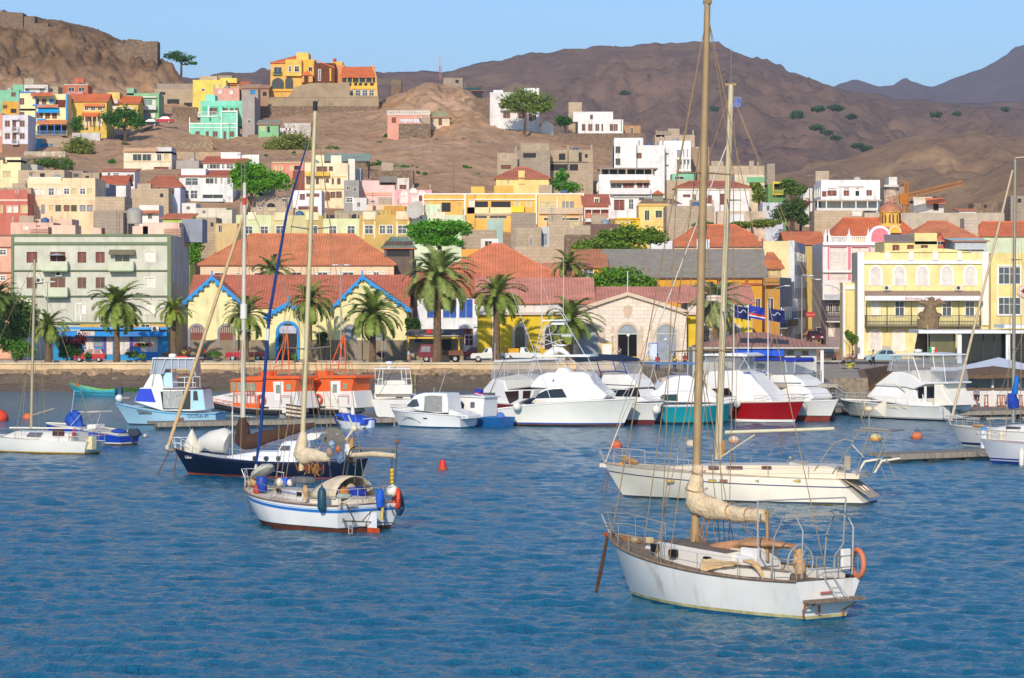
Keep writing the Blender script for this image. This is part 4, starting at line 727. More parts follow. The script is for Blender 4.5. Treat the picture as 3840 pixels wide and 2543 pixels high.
for a,c in ((1295,1333),(1408,1445)): archdoor(wh,a,c,1220,1346,'G',-1.24,sur='#8d8c90',t=.22)
o=archdoor(wh,1046,1116,1212,1348,'o',-.76,sur='#2190d6',t=.32); b=MB(); b.box(-1,-.09,3.1,1,-.06,4.0); b.build('sign_board',mat('#b9b6c6',.6,.3,3),o)
h=Hs('peach building with a very wide hipped tile roof behind the warehouse',751,1477,992,384,'#eccaa2',20,'d 805-848 1024,1046;d 955-990 1024,1046;d 1095-1130 1022,1044;W 1190-1228,1287-1325 1022,1045;W 1402-1420 1022,1052;w 1380-1400,1422-1442 1020,1052;w 1180-1189,1229-1246,1268-1285 1022,1045;w 880-900,1075-1092 1024,1046',roof=('hip',878,'#c8633f',175),zb=2.4,side_c='#8f8a8c')  # grey flank colour carries the shade of the peach side wall
h.trim([(751,1477,992,998)],'#d8b48c',.2);
h2=Hs('grey side wing of the peach building with shade painted into its stained plaster flank',1477,1548,968,388,'#9a9298',14,'',zb=2.4)  # wall grey is the building's shaded side, put into the colour
lk=Hs('weathered wooden rooftop lookout with a curved thatch roof',1440,1548,930,386,mat('#6d5f55',.9,.3,2,kind='wood'),6,'o 1450-1536 905,962',roof=('hip',890,'#6e665e',34),zb=11)
lk.boxp('lookout_room',1444,1544,905,968,.4,5,mat('#5d5048',.9,.3,2,kind='wood'))
h=Hs('white building with bright blue shutter panels under a red tiled roof',1565,1790,1110,352,'#e4e6ea',9,'B 1601-1650,1661-1712,1722-1773 1123,1192;d 1660-1712 1234,1245;r 1722-1772 1234,1290;W 1745-1772 1258,1296',roof=('shed',1020,'#c4573c'),yb=1342); h.trim([(1650,1658,1110,1234),(1712,1720,1110,1234)],'#eceef0',.08); h.boxp('vent',1775,1800,1216,1226,-.3,-.01,mat('#cfd2d4'))
h=Hs('long red hipped roof house rising behind the blue shuttered building',1570,2150,1072,366,'#d8cdb8',24,'',roof=('hip',915,'#cc6040',280),zb=2.4)
h=Hs('low side house with a faded red roof behind the tuna tower',2000,2260,1050,378,'#c9b29a',9,'',roof=('gx',985,'#b86450'),zb=2.4)
CU=Hs('yellow wing of the old customs house with arched iron windows, left of its stone front',1790,2222,1136,345,'#d8d0c4',16,'',roof=('gx',1040,'#c0685a'),yb=1346,name='customs_house',cat='customs house')
CU.boxp('yellow_wall',1792,2132,1179,1335,-.14,-.02,wall('#e4bd12')); CU.trim([(1785,2222,1170,1181)],'#c9bcae',.55); CU.trim([(1846,1862,1181,1335)],'#d8cfc0',.3)
for a,c in ((1930,1970),(2042,2082)): archdoor(CU,a,c,1222,1310,'k',-.2,sur='#cfc0b0',name='window',t=.28)
CC=Hs('pale stone pedimented centre of the customs house with three grey arched doors',2140,2575,1176,344,mat('#e6d8c6',.9,.1,.9,streak=.25,kind='block'),16,'',yb=1352,name='customs_house',cat='customs house',gable=(2354,1109))
for e,q in ((2140,1),(2581,1)):
 b=MB(); b.prism([(CC.xl(e),-.4,CC.h-.2),(CC.xl(2354),-.4,CC.Zl(1107)),(CC.xl(2354),1,CC.Zl(1107)),(CC.xl(e),1,CC.h-.2)],(0,0,.12)); b.build('roof',mat('#b9a58e'),CC.root)
b=MB(); b.prism([(CC.xl(2130),1,CC.Zl(1136)),(CC.xl(2590),1,CC.Zl(1136)),(CC.xl(2590),9,CC.Zl(1078)),(CC.xl(2130),9,CC.Zl(1078))],(0,0,.12)); b.build('roof',tile('#c0685a'),CC.root)
b=MB(); x,z=CC.xl,CC.Zl
for e in (2134,2581):
 p0,p1=V3((x(e),-.5,z(1178))),V3((x(2354),-.5,z(1108))); b.prism([p0,p1,p1+V3((0,0,.42)),p0+V3((0,0,.42))],(0,.6,0))
b.box(x(2560),-.5,z(1178),x(2640),.1,z(1170)); b.build('cornice',mat('#d4bfa6',.9,.15),CC.root)
for a,c,op in ((2170,2243,0),(2316,2389,1),(2462,2536,0)):
 o=archdoor(CC,a,c,1218,1350,'G',-.03,sur='#cdb9a4',t=.3)
 b=MB(); w_=(c-a)/CC.k
 for i in range(9): q=pi*(i+.5)/9; b.box(.3*cos(q)-.02,-.06,3.2+.2*sin(q),.3*cos(q)+.02,-.04,3.25+.2*sin(q)); b.tube((.25*cos(q),-.05,3.1+.2*sin(q)),(w_/2*.92*cos(q),-.05,3.1+.85*sin(q)),.025,n=4)
 b.box(-w_/2,-.07,2.98,w_/2,-.03,3.1); b.build('fanlight',mat('#c4cabf'),o)
 if op: b=MB(); b.box(-w_/2+.05,-.06,0,w_/2-.05,-.03,2.95); b.build('opening',mat('#100e0d',1,0),o)
b=MB()
for i in range(12):
 for e in (2262,2298,2406,2444): b.box(x(e)-.25+.1*(i%2),-.07,z(1350)+i*.33,x(e)+.25-.1*(i%2),.01,z(1350)+i*.33+.28)
b.build('quoin',mat('#d2bea8',.9,.15),CC.root)
b=MB(); b.prism([(x(2354)+.55*cos(q*pi/6)*(1 if q<7 else .8),-.05,z(1168)+.75*sin(q*pi/6)) for q in range(12)],(0,.08,0)); b.box(x(2354)-.5,-.09,z(1160),x(2354)-.36,-.04,z(1148)); b.box(x(2354)+.36,-.09,z(1160),x(2354)+.5,-.04,z(1148)); b.build('crest',mat('#cfb69c',.9),CC.root)
b=MB(); b.tube((x(2354),.3,z(1112)),(x(2354),.3,z(1016)),.06); b.build('flagpole',mat('#d8d2c8'),CC.root)
CR=Hs('yellow wing of the customs house behind the right palm and flags',2578,2822,1136,346,'#d8cdbf',14,'',roof=('gx',1068,'#c0685a'),yb=1340,name='customs_house',cat='customs house')
CR.boxp('yellow_wall',2578,2820,1179,1300,-.14,-.02,wall('#e4bd12')); CR.trim([(2578,2822,1170,1181)],'#c9bcae',.5)
for a,c in ((2632,2660),(2732,2772)): archdoor(CR,a,c,1220,1300,'k',-.2,sur='#cfc0b0',name='window',t=.28)
h=Hs('faded red roofed store behind the customs house pediment',2420,2610,1115,372,'#c8a88c',8,'',roof=('gx',1050,'#b8605a'),zb=2.4)
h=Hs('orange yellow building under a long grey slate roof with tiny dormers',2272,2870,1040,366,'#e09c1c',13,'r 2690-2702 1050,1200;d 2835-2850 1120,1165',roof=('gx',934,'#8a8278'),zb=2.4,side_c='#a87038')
h.roof.data.materials[0]=mat('#8f877a',.9,.18,1.3,bump=.2); h.trim([(2272,2870,1040,1048),(2780,2870,1062,1070),(2794,2804,1040,1240)],'#a85a38',.15)
for q in (2298,2424,2532,2660,2738):
 b=MB(); X=h.xl(q); b.box(X-.3,1.6,h.Zl(1028),X+.3,4,h.Zl(1006)); o=b.build('dormer',mat('#d9c48a'),h.root); b=MB(); b.prism([(X-.55,1.4,h.Zl(1010)),(X,1.4,h.Zl(998)),(X+.55,1.4,h.Zl(1010)),(X,1.4,h.Zl(1003))],(0,2.5,0)); b.build('dormer_roof',mat('#9a8a72'),o)
h=Hs('orange corner house with a red tile roof left of the slate roofed building',2158,2272,1002,364,'#e4a022',10,'W 2188-2224 1010,1038',roof=('shed',934,'#b8603f'),zb=2.4)
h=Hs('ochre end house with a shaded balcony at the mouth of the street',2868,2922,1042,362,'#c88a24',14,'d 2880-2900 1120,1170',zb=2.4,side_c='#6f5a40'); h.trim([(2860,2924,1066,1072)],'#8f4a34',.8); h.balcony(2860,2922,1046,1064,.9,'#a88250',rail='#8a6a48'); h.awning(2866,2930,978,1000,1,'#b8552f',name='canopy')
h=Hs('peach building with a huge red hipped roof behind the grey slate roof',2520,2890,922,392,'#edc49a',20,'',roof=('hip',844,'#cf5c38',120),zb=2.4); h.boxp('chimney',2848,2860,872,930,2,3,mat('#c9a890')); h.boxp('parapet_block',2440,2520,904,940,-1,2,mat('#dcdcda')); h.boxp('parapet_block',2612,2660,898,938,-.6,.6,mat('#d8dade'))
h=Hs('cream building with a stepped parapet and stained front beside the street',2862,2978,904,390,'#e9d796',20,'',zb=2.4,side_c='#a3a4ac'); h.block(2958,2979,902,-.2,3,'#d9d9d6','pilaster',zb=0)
h=Hs('red tiled house behind the cream stepped parapet building',2950,3088,915,414,'#c9b060',12,'d 3050-3080 920,940',roof=('gx',868,'#c85a36'),zb=4)
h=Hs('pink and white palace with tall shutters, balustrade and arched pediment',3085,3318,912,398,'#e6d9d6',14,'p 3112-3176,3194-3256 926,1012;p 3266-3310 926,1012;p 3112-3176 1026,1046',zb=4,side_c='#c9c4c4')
h.trim([(3085,3318,908,920),(3085,3318,1014,1022)],'#ece8e4',.4); h.trim([(3104,3110,922,1050),(3180,3190,922,1050),(3258,3264,922,1050),(3112,3176,920,927),(3194,3256,920,927)],'#d97f92',.07)
b=MB()
for i in range(22):
 X=h.xl(3098+i*7.4)
 if 3098+i*7.4<3256: b.tube((X,0,h.h),(X,0,h.Zl(890)),.1,n=5)
b.box(h.xl(3090),-.15,h.Zl(890),h.xl(3258),.15,h.Zl(886))
for q in (3096,3108,3184,3256): b.box(h.xl(q)-.3,-.3,h.h,h.xl(q)+.3,.3,h.Zl(882)); b.path([(h.xl(q),0,h.Zl(882)),(h.xl(q),0,h.Zl(856))],[.2,.02],6)
b.build('balustrade',mat('#e8e2de'),h.root)
def archpanel(hh,xa,xb,yt,yb,y,th,m,m2):
 w=(xb-xa)/hh.k; X=hh.xl((xa+xb)/2); z0=hh.Zl(yb); H_=(yb-yt)/hh.k; r=w/2
 f=lambda R:[(X-R,y,z0),(X+R,y,z0)]+[(X+R*cos(i*pi/12),y,z0+H_-r+R*sin(i*pi/12)) for i in range(13)]
 b=MB(); b.prism(f(r),(0,th,0)); o=b.build('pediment',mat(m2),hh.root); b=MB(); b.prism([(p[0],p[1]-.05,p[2]) for p in f(r*.78)],(0,.06,0)); b.ball((X,y-.05,z0+H_-r),(r*.22,.08,r*.22),10,6); b.build('panel',mat(m),o)
archpanel(h,3258,3340,846,914,-.2,.8,'#e0808a','#ecebe8')
DB=Hs('yellow domed building with terracotta roofs behind the pink palace',3130,3440,886,424,'#e8bf48',14,'',roof=('hip',818,'#c85430',60),zb=6)
b=MB(); x,z=DB.xl(3355),DB.Zl; R=1.55*1.0; b.lathe([(R*1.25,z(860)),(R*1.2,z(838)),(R,z(836)),(R,z(796)),(R*1.15,z(794)),(R*1.15,z(791))],(x,5,0),8); o=b.build('drum',wall('#e6bc48'),DB.root)
b=MB(); b.lathe([(R*1.12,z(791)),(R*1.08,z(782)),(R*.95,z(772)),(R*.65,z(763)),(R*.3,z(757)),(.12,z(753)),(.1,z(744)),(.02,z(740))],(x,5,0),16); b.build('dome',mat('#b87a5c',.8,.3,2),o,smooth=40)
for i in range(8):
 a=-pi/2+(i)*pi/4; put_window(DB.root,x+cos(a)*(R*.96),z(832),.62,1.15,'r',5+sin(a)*(R*.96),'window',True,rz=a+pi/2)
archpanel(DB,3330,3378,846,874,-.6,.6,'#e4b440','#dccfae')
Hs('long red hipped roof house right of the dome',3400,3690,905,412,'#d9b89c',16,'',roof=('hip',830,'#c4603f',120),zb=4); h=Hs('pale green house with a red roof at the right edge behind the library',3672,3900,884,430,'#cfdcb4',12,'',roof=('hip',832,'#c85634',44),zb=6)
Hs('tall blank grey wall fin between the red roofs on the right',3616,3668,818,418,conc('#a89a8a'),4,'',zb=4,name='firewall',cat='wall')
h=Hs('lemon yellow rooftop house with small brown windows behind the library parapet',3316,3516,905,384,'#e6d282',10,'r 3349-3370,3404-3424,3455-3478 920,942',zb=3); h.block(3430,3514,874,0,8,'#e9d688'); b=MB(); b.prism([(h.xl(3316),-.2,h.Zl(908)),(h.xl(3428),-.2,h.Zl(908)),(h.xl(3424),4,h.Zl(880)),(h.xl(3328),4,h.Zl(880))],(0,0,.1)); b.build('roof',mat('#8f7f74'),h.root)
h=Hs('small red gabled attic with white edges behind the lemon house',3500,3548,905,390,'#d8664e',8,'d 3518-3536 902,918',gable=(3524,872),roof=('gy',0,'#b4503a'),zb=3)
h=Hs('corrugated grey metal rooftop shed behind the library',3581,3700,903,380,mat('#b9bec0',.6,.15,3),9,'d 3588-3690 936,942',roof=('shed',893,'#aab0b2'),zb=3)
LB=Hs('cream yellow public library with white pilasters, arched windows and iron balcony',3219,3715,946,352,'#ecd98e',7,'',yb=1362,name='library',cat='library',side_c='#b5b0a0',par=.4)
LB.trim([(3219,3715,976,990),(3215,3240,946,1362),(3682,3716,946,1220),(3318,3336,946,976),(3407,3425,946,976),(3496,3516,946,976),(3588,3604,946,976)],'#e6e4e0',.25)
b=MB(); b.prism([(LB.xl(3300),-.2,LB.h),(LB.xl(3640),-.2,LB.h),(LB.xl(3560),-.2,LB.Zl(934)),(LB.xl(3470),-.2,LB.Zl(930)),(LB.xl(3400),-.2,LB.Zl(935))],(0,.6,0)); b.build('parapet',wall('#ecd98e'),LB.root)
for q in (3284,3373,3460,3550,3638): archdoor(LB,q-19,q+19,1002,1072,'p',-.03,sur='#eceae4',name='window',t=.2)
for q,k in ((3284,'w'),(3373,'W'),(3460,'w'),(3550,'W'),(3636,'W')): put_window(LB.root,LB.xl(q),LB.Zl(1184),1.05,1.75,k,-.13,'window' if k=='W' else 'door')
for q,t,k,n in ((3282,1238,'p','window'),(3370,1238,'w','door'),(3458,1240,'k','window')): archdoor(LB,q-19,q+19,t,1318,k,-.03,sur='#e9e2cc',name=n,t=.2)
BA=LB.balcony(3242,3672,1184,1220,1.5,'#6a6458',rail='#3b3a36'); b=MB()
for q in (3243,3320,3411,3589,3670): b.tube((LB.xl(q),-1.45,LB.Zl(1222)),(LB.xl(q),-1.45,LB.Zl(1120)),.035)
for q in (3247,3325,3500,3590): b.path([(LB.xl(q),-.05,LB.Zl(1246)),(LB.xl(q),-.3,LB.Zl(1236)),(LB.xl(q),-1.1,LB.Zl(1226))],.04,5)
b.build('post',mat('#3b3a36'),BA); LB.awning(3242,3674,1094,1110,1.6,mat('#9a8272',.8,.2,3),name='awning'); sg=LB.boxp('sign_board',3238,3678,1110,1127,-1.68,-1.6,mat('#e2e2e0',.7,.1,2))
text('Biblioteca  Municipal',LB.root,(LB.xl(3454),-1.7,LB.Zl(1124)),(pi/2,0,0),.46,'#c23a22','sign_lettering',wid=1.12)
aircon(LB,3325,1080,-.5); aircon(LB,3594,1080,-.5); LB.boxp('stain_patch',3308,3340,1297,1312,-.05,.0,mat('#b9aca0',.9,.4,3))
h=Hs('yellow house with white barred windows and a round red cross sign at the right edge',3716,3990,948,350,'#e8d07c',20,'W 3746-3784,3788-3825 1002,1064;W 3746-3784,3788-3825 1116,1178;d 3760-3830 1240,1330',yb=1362); h.trim([(3738,3742,998,1184),(3826,3832,998,1184),(3738,3832,994,999),(3738,3832,1178,1184)],'#ece9e0',.1)
b=MB(); b.prism([(h.xl(3836)+.75*cos(q*pi/10),-.3,h.Zl(1092)+.75*sin(q*pi/10)) for q in range(20)],(0,.15,0)); o=b.build('round_sign',mat('#d8b8a8'),h.root); b=MB(); b.box(h.xl(3836)-.42,-.34,h.Zl(1092)-.42,h.xl(3836)+.42,-.29,h.Zl(1092)+.42,k=0); b.box(h.xl(3836)-.1,-.37,h.Zl(1092)-.32,h.xl(3836)+.1,-.33,h.Zl(1092)+.32,k=1); b.box(h.xl(3836)-.32,-.37,h.Zl(1092)-.1,h.xl(3836)+.32,-.335,h.Zl(1092)+.1,k=1); b.build('cross',[mat('#e2d8cc'),mat('#c03a2c')],o)
h=Hs('narrow cream side house left of the library with a tall pilaster',3160,3216,1060,356,'#e8cf80',3,'',yb=1362); h.trim([(3160,3170,1060,1362),(3160,3216,1068,1086)],'#e2dfd6',.15); h.trim([(3162,3216,1328,1362)],'#b9a58a',.1)
def streethouse(label,xa,ya,xb,yb_,yt,z0,c,bands,side):
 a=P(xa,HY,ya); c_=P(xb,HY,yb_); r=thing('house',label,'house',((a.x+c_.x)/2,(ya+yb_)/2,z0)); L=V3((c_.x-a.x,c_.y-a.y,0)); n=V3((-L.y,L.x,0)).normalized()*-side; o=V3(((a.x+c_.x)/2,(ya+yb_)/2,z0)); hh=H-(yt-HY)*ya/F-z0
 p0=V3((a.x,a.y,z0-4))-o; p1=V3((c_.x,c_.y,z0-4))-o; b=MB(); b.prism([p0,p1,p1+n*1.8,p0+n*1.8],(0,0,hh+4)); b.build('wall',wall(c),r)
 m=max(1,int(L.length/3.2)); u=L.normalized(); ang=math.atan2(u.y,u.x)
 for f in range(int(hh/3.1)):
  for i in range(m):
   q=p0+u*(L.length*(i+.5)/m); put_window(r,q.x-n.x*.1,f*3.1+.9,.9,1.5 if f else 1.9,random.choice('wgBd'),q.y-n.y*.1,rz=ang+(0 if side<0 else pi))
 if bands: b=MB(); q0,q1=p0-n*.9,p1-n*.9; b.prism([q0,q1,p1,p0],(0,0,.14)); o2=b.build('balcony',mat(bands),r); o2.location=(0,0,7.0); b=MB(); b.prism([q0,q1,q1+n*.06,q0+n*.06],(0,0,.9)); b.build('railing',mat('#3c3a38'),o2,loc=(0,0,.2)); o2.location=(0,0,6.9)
 return r
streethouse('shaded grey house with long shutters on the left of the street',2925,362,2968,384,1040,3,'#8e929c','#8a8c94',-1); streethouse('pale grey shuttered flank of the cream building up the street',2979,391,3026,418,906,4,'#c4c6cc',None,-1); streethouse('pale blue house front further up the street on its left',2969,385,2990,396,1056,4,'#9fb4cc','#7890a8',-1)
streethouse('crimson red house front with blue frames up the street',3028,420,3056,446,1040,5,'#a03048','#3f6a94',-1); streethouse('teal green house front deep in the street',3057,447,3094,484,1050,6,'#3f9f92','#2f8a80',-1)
h=Hs('mauve grey balcony house with shade painted into its walls at the right of the street',3098,3160,1125,368,'#8f8088',6,'d 3108-3120,3132-3146 1140,1172;w 3110-3126 1215,1260',zb=3); h.balcony(3096,3160,1168,1204,1.4,'#d9d6d2',rail='#2a2a2c'); h.awning(3090,3160,1108,1124,1.6,mat('#cfcdc8'),name='canopy')  # dark mauve walls hold the street's shade as paint
h=Hs('cream rooftop house with red tile ends above the street',3020,3100,968,440,'#e2cb98',10,'d 3060-3078 985,1000',roof=('gx',950,'#c8603f'),zb=6); Hs('pale blue rooftop room above the crimson street house',3070,3120,985,428,'#a8c0d4',6,'w 3085-3105 995,1010',zb=6)
h=Hs('dull red roofed house at the street corner behind the flags',2868,2930,1006,374,'#c9a870',8,'l 2890-2910 1010,1030',roof=('hip',948,'#b8583c',30),zb=2.4)
sb=thing('sign_board','red shop sign with white script hanging in the street','sign',P(3040,1180,400)); b=MB(); b.box(-.6,-.05,-.35,.6,.05,.35); b.build('panel',mat('#b82c34'),sb); text('Coca-Cola',sb,(0,-.06,-.08),(pi/2,0,0),.27,'#e8dcd8','sign_lettering')
sb=thing('sign_board','smaller red sign further right in the shady street','sign',P(3088,1178,410)); b=MB(); b.box(-.25,-.05,-.4,.25,.05,.4); b.build('panel',mat('#b82c34'),sb)
pv_=thing('pavilion','dark glazed restaurant pavilion with a thin white flat roof and white pillars','pavilion',(P(3650,1100,330).x,330,2.4)); k=F/330; xp=lambda p:(p-3650)/k; zp=lambda p:H-(p-HY)/k-2.4
b=MB(); b.box(xp(3438),-1.5,zp(1250),xp(3960),7,zp(1238)); b.build('roof',mat('#e2e4e4'),pv_); b=MB(); b.box(xp(3760),-1.2,zp(1230),xp(3960),6,zp(1218)); b.build('upper_roof',mat('#e2e4e4'),pv_)
for q in (3592,3774): b=MB(); b.box(xp(q)-.24,-1.2,0,xp(q)+.24,-.7,zp(1250)); b.build('pillar',mat('#e4e6e6'),pv_)
b=MB(); b.box(xp(3600),.5,0,xp(3960),.6,zp(1250)); b.build('glazing',glass('#0e1418'),pv_); b=MB(); b.box(xp(3490),.4,0,xp(3586),.5,zp(1250)); b.build('glazing',glass('#6a6644'),pv_)
for q in (3640,3690,3730,3800): b=MB(); b.box(xp(q)-.05,.4,0,xp(q)+.05,.5,zp(1252)); b.build('mullion',mat('#3a4044'),pv_)
kk=thing('kiosk','open fronted snack kiosk with a grey roof on yellow posts and a red sign','kiosk',(P(1632,1100,338).x,338,2.4)); k=F/338; xp=lambda p:(p-1632)/k; zp=lambda p:H-(p-HY)/k-2.4
b=MB(); b.prism([(xp(1520),-1.2,zp(1258)),(xp(1742),-1.2,zp(1258)),(xp(1738),3.5,zp(1240)),(xp(1526),3.5,zp(1240))],(0,0,.12)); b.build('roof',mat('#6f655c',.8,.2,3),kk); b=MB(); b.box(xp(1528),-1.1,zp(1270),xp(1736),-1,zp(1263)); b.build('fascia',mat('#d8b03c'),kk)
for q in (1532,1722): b=MB(); b.box(xp(q)-.1,-1.05,0,xp(q)+.1,-.85,zp(1264)); b.build('post',mat('#d8b03c'),kk)
b=MB(); b.box(xp(1528),3,0,xp(1736),3.1,zp(1262)); b.build('back_wall',mat('#a09078',.9,.3,1),kk); b=MB(); b.box(xp(1650),2.6,0,xp(1690),2.9,zp(1275)); b.build('hatch',mat('#3a3630'),kk); b=MB(); b.box(xp(1552),2.7,zp(1285),xp(1578),2.95,zp(1268)); b.build('picture',mat('#3a4a78'),kk)
b=MB(); b.box(xp(1600),-.9,zp(1250),xp(1622),-.8,zp(1234)); b.build('sign_board',mat('#c4262c'),kk); b=MB(); b.box(xp(1622),-.9,zp(1250),xp(1665),-.8,zp(1236)); b.build('sign_board',mat('#d8c8a4'),kk)
mo=thing('marina_office','low white marina office with a broad dull red roof and blue awning on its jetty','office',(P(2850,1100,240).x,240,3.0)); k=F/240; xp=lambda p:(p-2850)/k; zp=lambda p:H-(p-HY)/k-3.0
b=MB(); b.box(xp(2830),0,-.2,xp(3062),6,zp(1305)); b.build('wall',wall('#cfd0cc'),mo); b=MB(); b.box(xp(2600),1,-.2,xp(2830),6,zp(1305)); b.build('wall',wall('#b9b4a8'),mo)
b=MB(); e0,e1=xp(2610),xp(3140); v=[(e0,-1.2,zp(1303)),(e1,-1.2,zp(1303)),(e1,7.5,zp(1303)),(e0,7.5,zp(1303)),(xp(2790),3,zp(1248)),(xp(2880),3,zp(1248))]; b.add(v,[(0,1,5,4),(1,2,5),(2,3,4,5),(3,0,4),(3,2,1,0)]); b.build('roof',tile('#96584e'),mo); b=MB(); b.box(e0,-1.25,zp(1307),e1,-1.2,zp(1301)); b.build('fascia',mat('#b8b4ac'),mo)
b=MB(); b.prism([(xp(2740),-1.0,zp(1308)),(xp(2934),-1.0,zp(1308)),(xp(2934),-1.3,zp(1334)),(xp(2740),-1.3,zp(1334))],(0,.04,0)); b.build('blue_awning',mat('#1d52c0',.7),mo)
for a,c,t,o in ((2952,2976,1313,1332),(3007,3031,1314,1332)): b=MB(); b.box(xp(a),-.04,zp(o),xp(c),.02,zp(t)); b.build('window',glass('#1c1c1e'),mo)
b=MB(); b.box(xp(2984),-.05,zp(1347),xp(3002),.02,zp(1333)); b.build('notice',mat('#6a4a38'),mo); b=MB(); b.box(xp(2978),-.05,zp(1316),xp(3034),.0,zp(1312)); b.build('light_strip',mat('#d8cc4a'),mo); b=MB(); b.box(xp(3072),-1,-.2,xp(3084),-.6,zp(1303)); b.build('pillar',mat('#dcdcd8'),mo)
def struct(b,name,m,kind='structure',**k):
 o=b.build(name,m,**k); o['kind']=kind; return o
EDGE=[(-140,323),(11.5,323),(16,306),(19,286),(24,272),(33,272),(36,300),(42,322),(200,322)]
b=MB(); n=len(EDGE)
b.add([(x,y,2.44) for x,y in EDGE]+[(x,347,2.44) for x,y in EDGE],[(i,i+1,n+i+1,n+i) for i in range(n-1)]); struct(b,'pavement',mat('#a89a86',.9,.25,.4,bump=.2),fix=False)
b=MB(); b.box(-140,327,2.444,38,335.5,2.452); b.box(30,325,2.448,140,337,2.456); struct(b,'road',mat('#4c4a4a',.9,.25,.5))
b=MB(); b.box(-140,335.6,2.45,38,336.1,2.6); b.box(-140,325.9,2.45,11,326.3,2.6); struct(b,'kerb',mat('#b3a794',.9,.2,1))
def seawall(name,label,pts,zt,zb,m,th=.7):
 r=thing(name,label,'sea wall',((pts[0][0]+pts[-1][0])/2,pts[0][1],0)); b=MB(); o=r.location
 for i in range(len(pts)-1):
  p,q=V3((*pts[i],0))-o,V3((*pts[i+1],0))-o; nn=V3((-(q-p).y,(q-p).x,0)).normalized()*th
  b.prism([p+V3((0,0,zb))-nn*.5,q+V3((0,0,zb))-nn*.5,q+V3((0,0,zt)),p+V3((0,0,zt))],nn)
 b.build('wall',m,r); return r
sw=seawall('sea_wall','long sandy sea wall with a crumbling rubble foot below the promenade',[(-140,323),(11.5,323)],2.62,-1,mat('#d2b890',.95,.25,.5,streak=.3,bump=.15,dirt='#5a4a3a'))
b=MB(); b.box(-64,-.15,2.5,76,.9,2.68); b.build('coping',mat('#d9c5a0',.95,.25,.5,bump=.3),sw)
b=MB()
for i in range(60): x=-64+i*2.34; b.box(x,-.5-.12*(i%3),-.5,x+2.34,-.1,1.95+.28*mn.noise((i*.7,3,1)))
b.build('rubble_footing',mat('#a98f70',.95,.4,.7,kind='stone',streak=.4),sw)
seawall('sea_wall','stone quay wall under the customs house forecourt behind the motor boats',EDGE[1:6],2.46,-1,mat('#9a8a74',.95,.4,.8,kind='stone',streak=.4))
seawall('sea_wall','brown earth bank wall below the library road',EDGE[5:],2.46,-1,mat('#8a6a4a',.95,.4,.7,kind='stone'))
ni,nj=260,26; X=np.zeros((ni,nj)); Yv=X.copy(); Zv=X.copy()
for i in range(ni):
 x=-135+150*i/(ni-1)
 for j in range(nj):
  t=j/(nj-1); y=300+23.2*t; z=-.35+1.25*t**1.2+ (max(0,t-.78)*3.2) + mn.fractal((x*.3,y*.3,2),1,2,4)*.08*(1+3*t)+max(0,t-.7)*mn.noise((x*1.2,y*1.5,7))*1.6
  X[i,j]=x; Yv[i,j]=y; Zv[i,j]=z
grid_mesh('beach',X,Yv,Zv,earth('#7a6a58','#6a5c4e','#8f7c64',2.5,.3,ochre='#87745a',dark='#4a4036',name='beach_shingle'))
ni,nj=60,14; X=np.zeros((ni,nj)); Yv=X.copy(); Zv=X.copy()
for i in range(ni):
 x=32+20*i/(ni-1)
 for j in range(nj):
  t=j/(nj-1); y=284+38*t; X[i,j]=x; Yv[i,j]=y; Zv[i,j]=-.6+2.7*t+mn.fractal((x*.4,y*.3,4),1,2,4)*.35
grid_mesh('bank',X,Yv,Zv,earth('#7c5c3c','#6e6034','#8a6a48',2.5,.3,ochre='#5f6a2c',dark='#54422c',name='bank_earth'))
rs=random.Random(5)
def rocks():
 for k in range(110):
  x=rs.uniform(-62,10.5); y=322.6-rs.random()**2*2.2; s=rs.uniform(.15,.42)
  b=MB(); b.ball((0,0,0),(s*rs.uniform(.8,1.5),s,s*rs.uniform(.5,.9)),7,5)
  b.v=[tuple(V3(v)*(1+.35*mn.noise(V3(v)*4+V3((k,0,0))))) for v in b.v]
  o=b.build('boulder',mat(rs.choice(['#6f6254','#8d7c66','#5a5048','#a08c70']),.95,.3,2),smooth=30,loc=(x,y,.75+(y-320.4)*.3)); tag(o,'weathered boulder in the rubble at the foot of the sandy sea wall','boulder','boulders along the sea wall')
rocks()
o=MB()
for k in range(900):
 x=rs.gauss(P(565,1100,308).x,3.2); y=rs.uniform(306,311); z=-.35+1.25*max(0,(y-300)/23.2)**1.2; a=rs.uniform(0,6); h_=rs.uniform(.08,.22)
 o.quad((x,y,z-.02),(x+.12*cos(a),y+.12*sin(a),z-.02),(x+.1*cos(a),y+.1*sin(a),z+h_),(x+.02,y,z+h_))
struct(o,'seaweed',leafm('#4a7a1e'),'stuff',fix=False)
jt=thing('jetty','concrete jetty platform on piles under the white marina office','jetty',(P(2840,1100,240).x,240,0)); b=MB(); b.box(-5.4,-3.6,2.7,6.2,32,3.0); b.build('deck',conc('#8d8478'),jt)
for x in (-5,-2.2,.6,3.4,5.8):
 b=MB(); b.tube((x,-3.2,-2),(x,-3.2,2.7),.22,n=8); b.build('pile',mat('#5f564c',.9,.3,1),jt)
rp=thing('gangway','sloping aluminium gangway with railings going down from the office jetty','gangway',PW(3045,1440,2.9)); q0=V3((0,0,0)); q1=PW(3170,1512,.7)-rp.location; b=MB(); b.prism([q0+V3((0,-.7,0)),q1+V3((0,-.7,0)),q1+V3((0,.7,0)),q0+V3((0,.7,0))],(0,0,-.22)); b.build('deck',mat('#b0a890',.7,.2,2),rp)
for s in (-.68,.68):
 b=MB()
 for i in range(9): q=q0.lerp(q1,i/8)+V3((0,s,0)); b.tube(q,q+V3((0,0,1.05)),.025)
 for hh in (.4,.75,1.05): b.tube(q0+V3((0,s,hh)),q1+V3((0,s,hh)),.025)
 b.build('railing',STEEL(),rp)
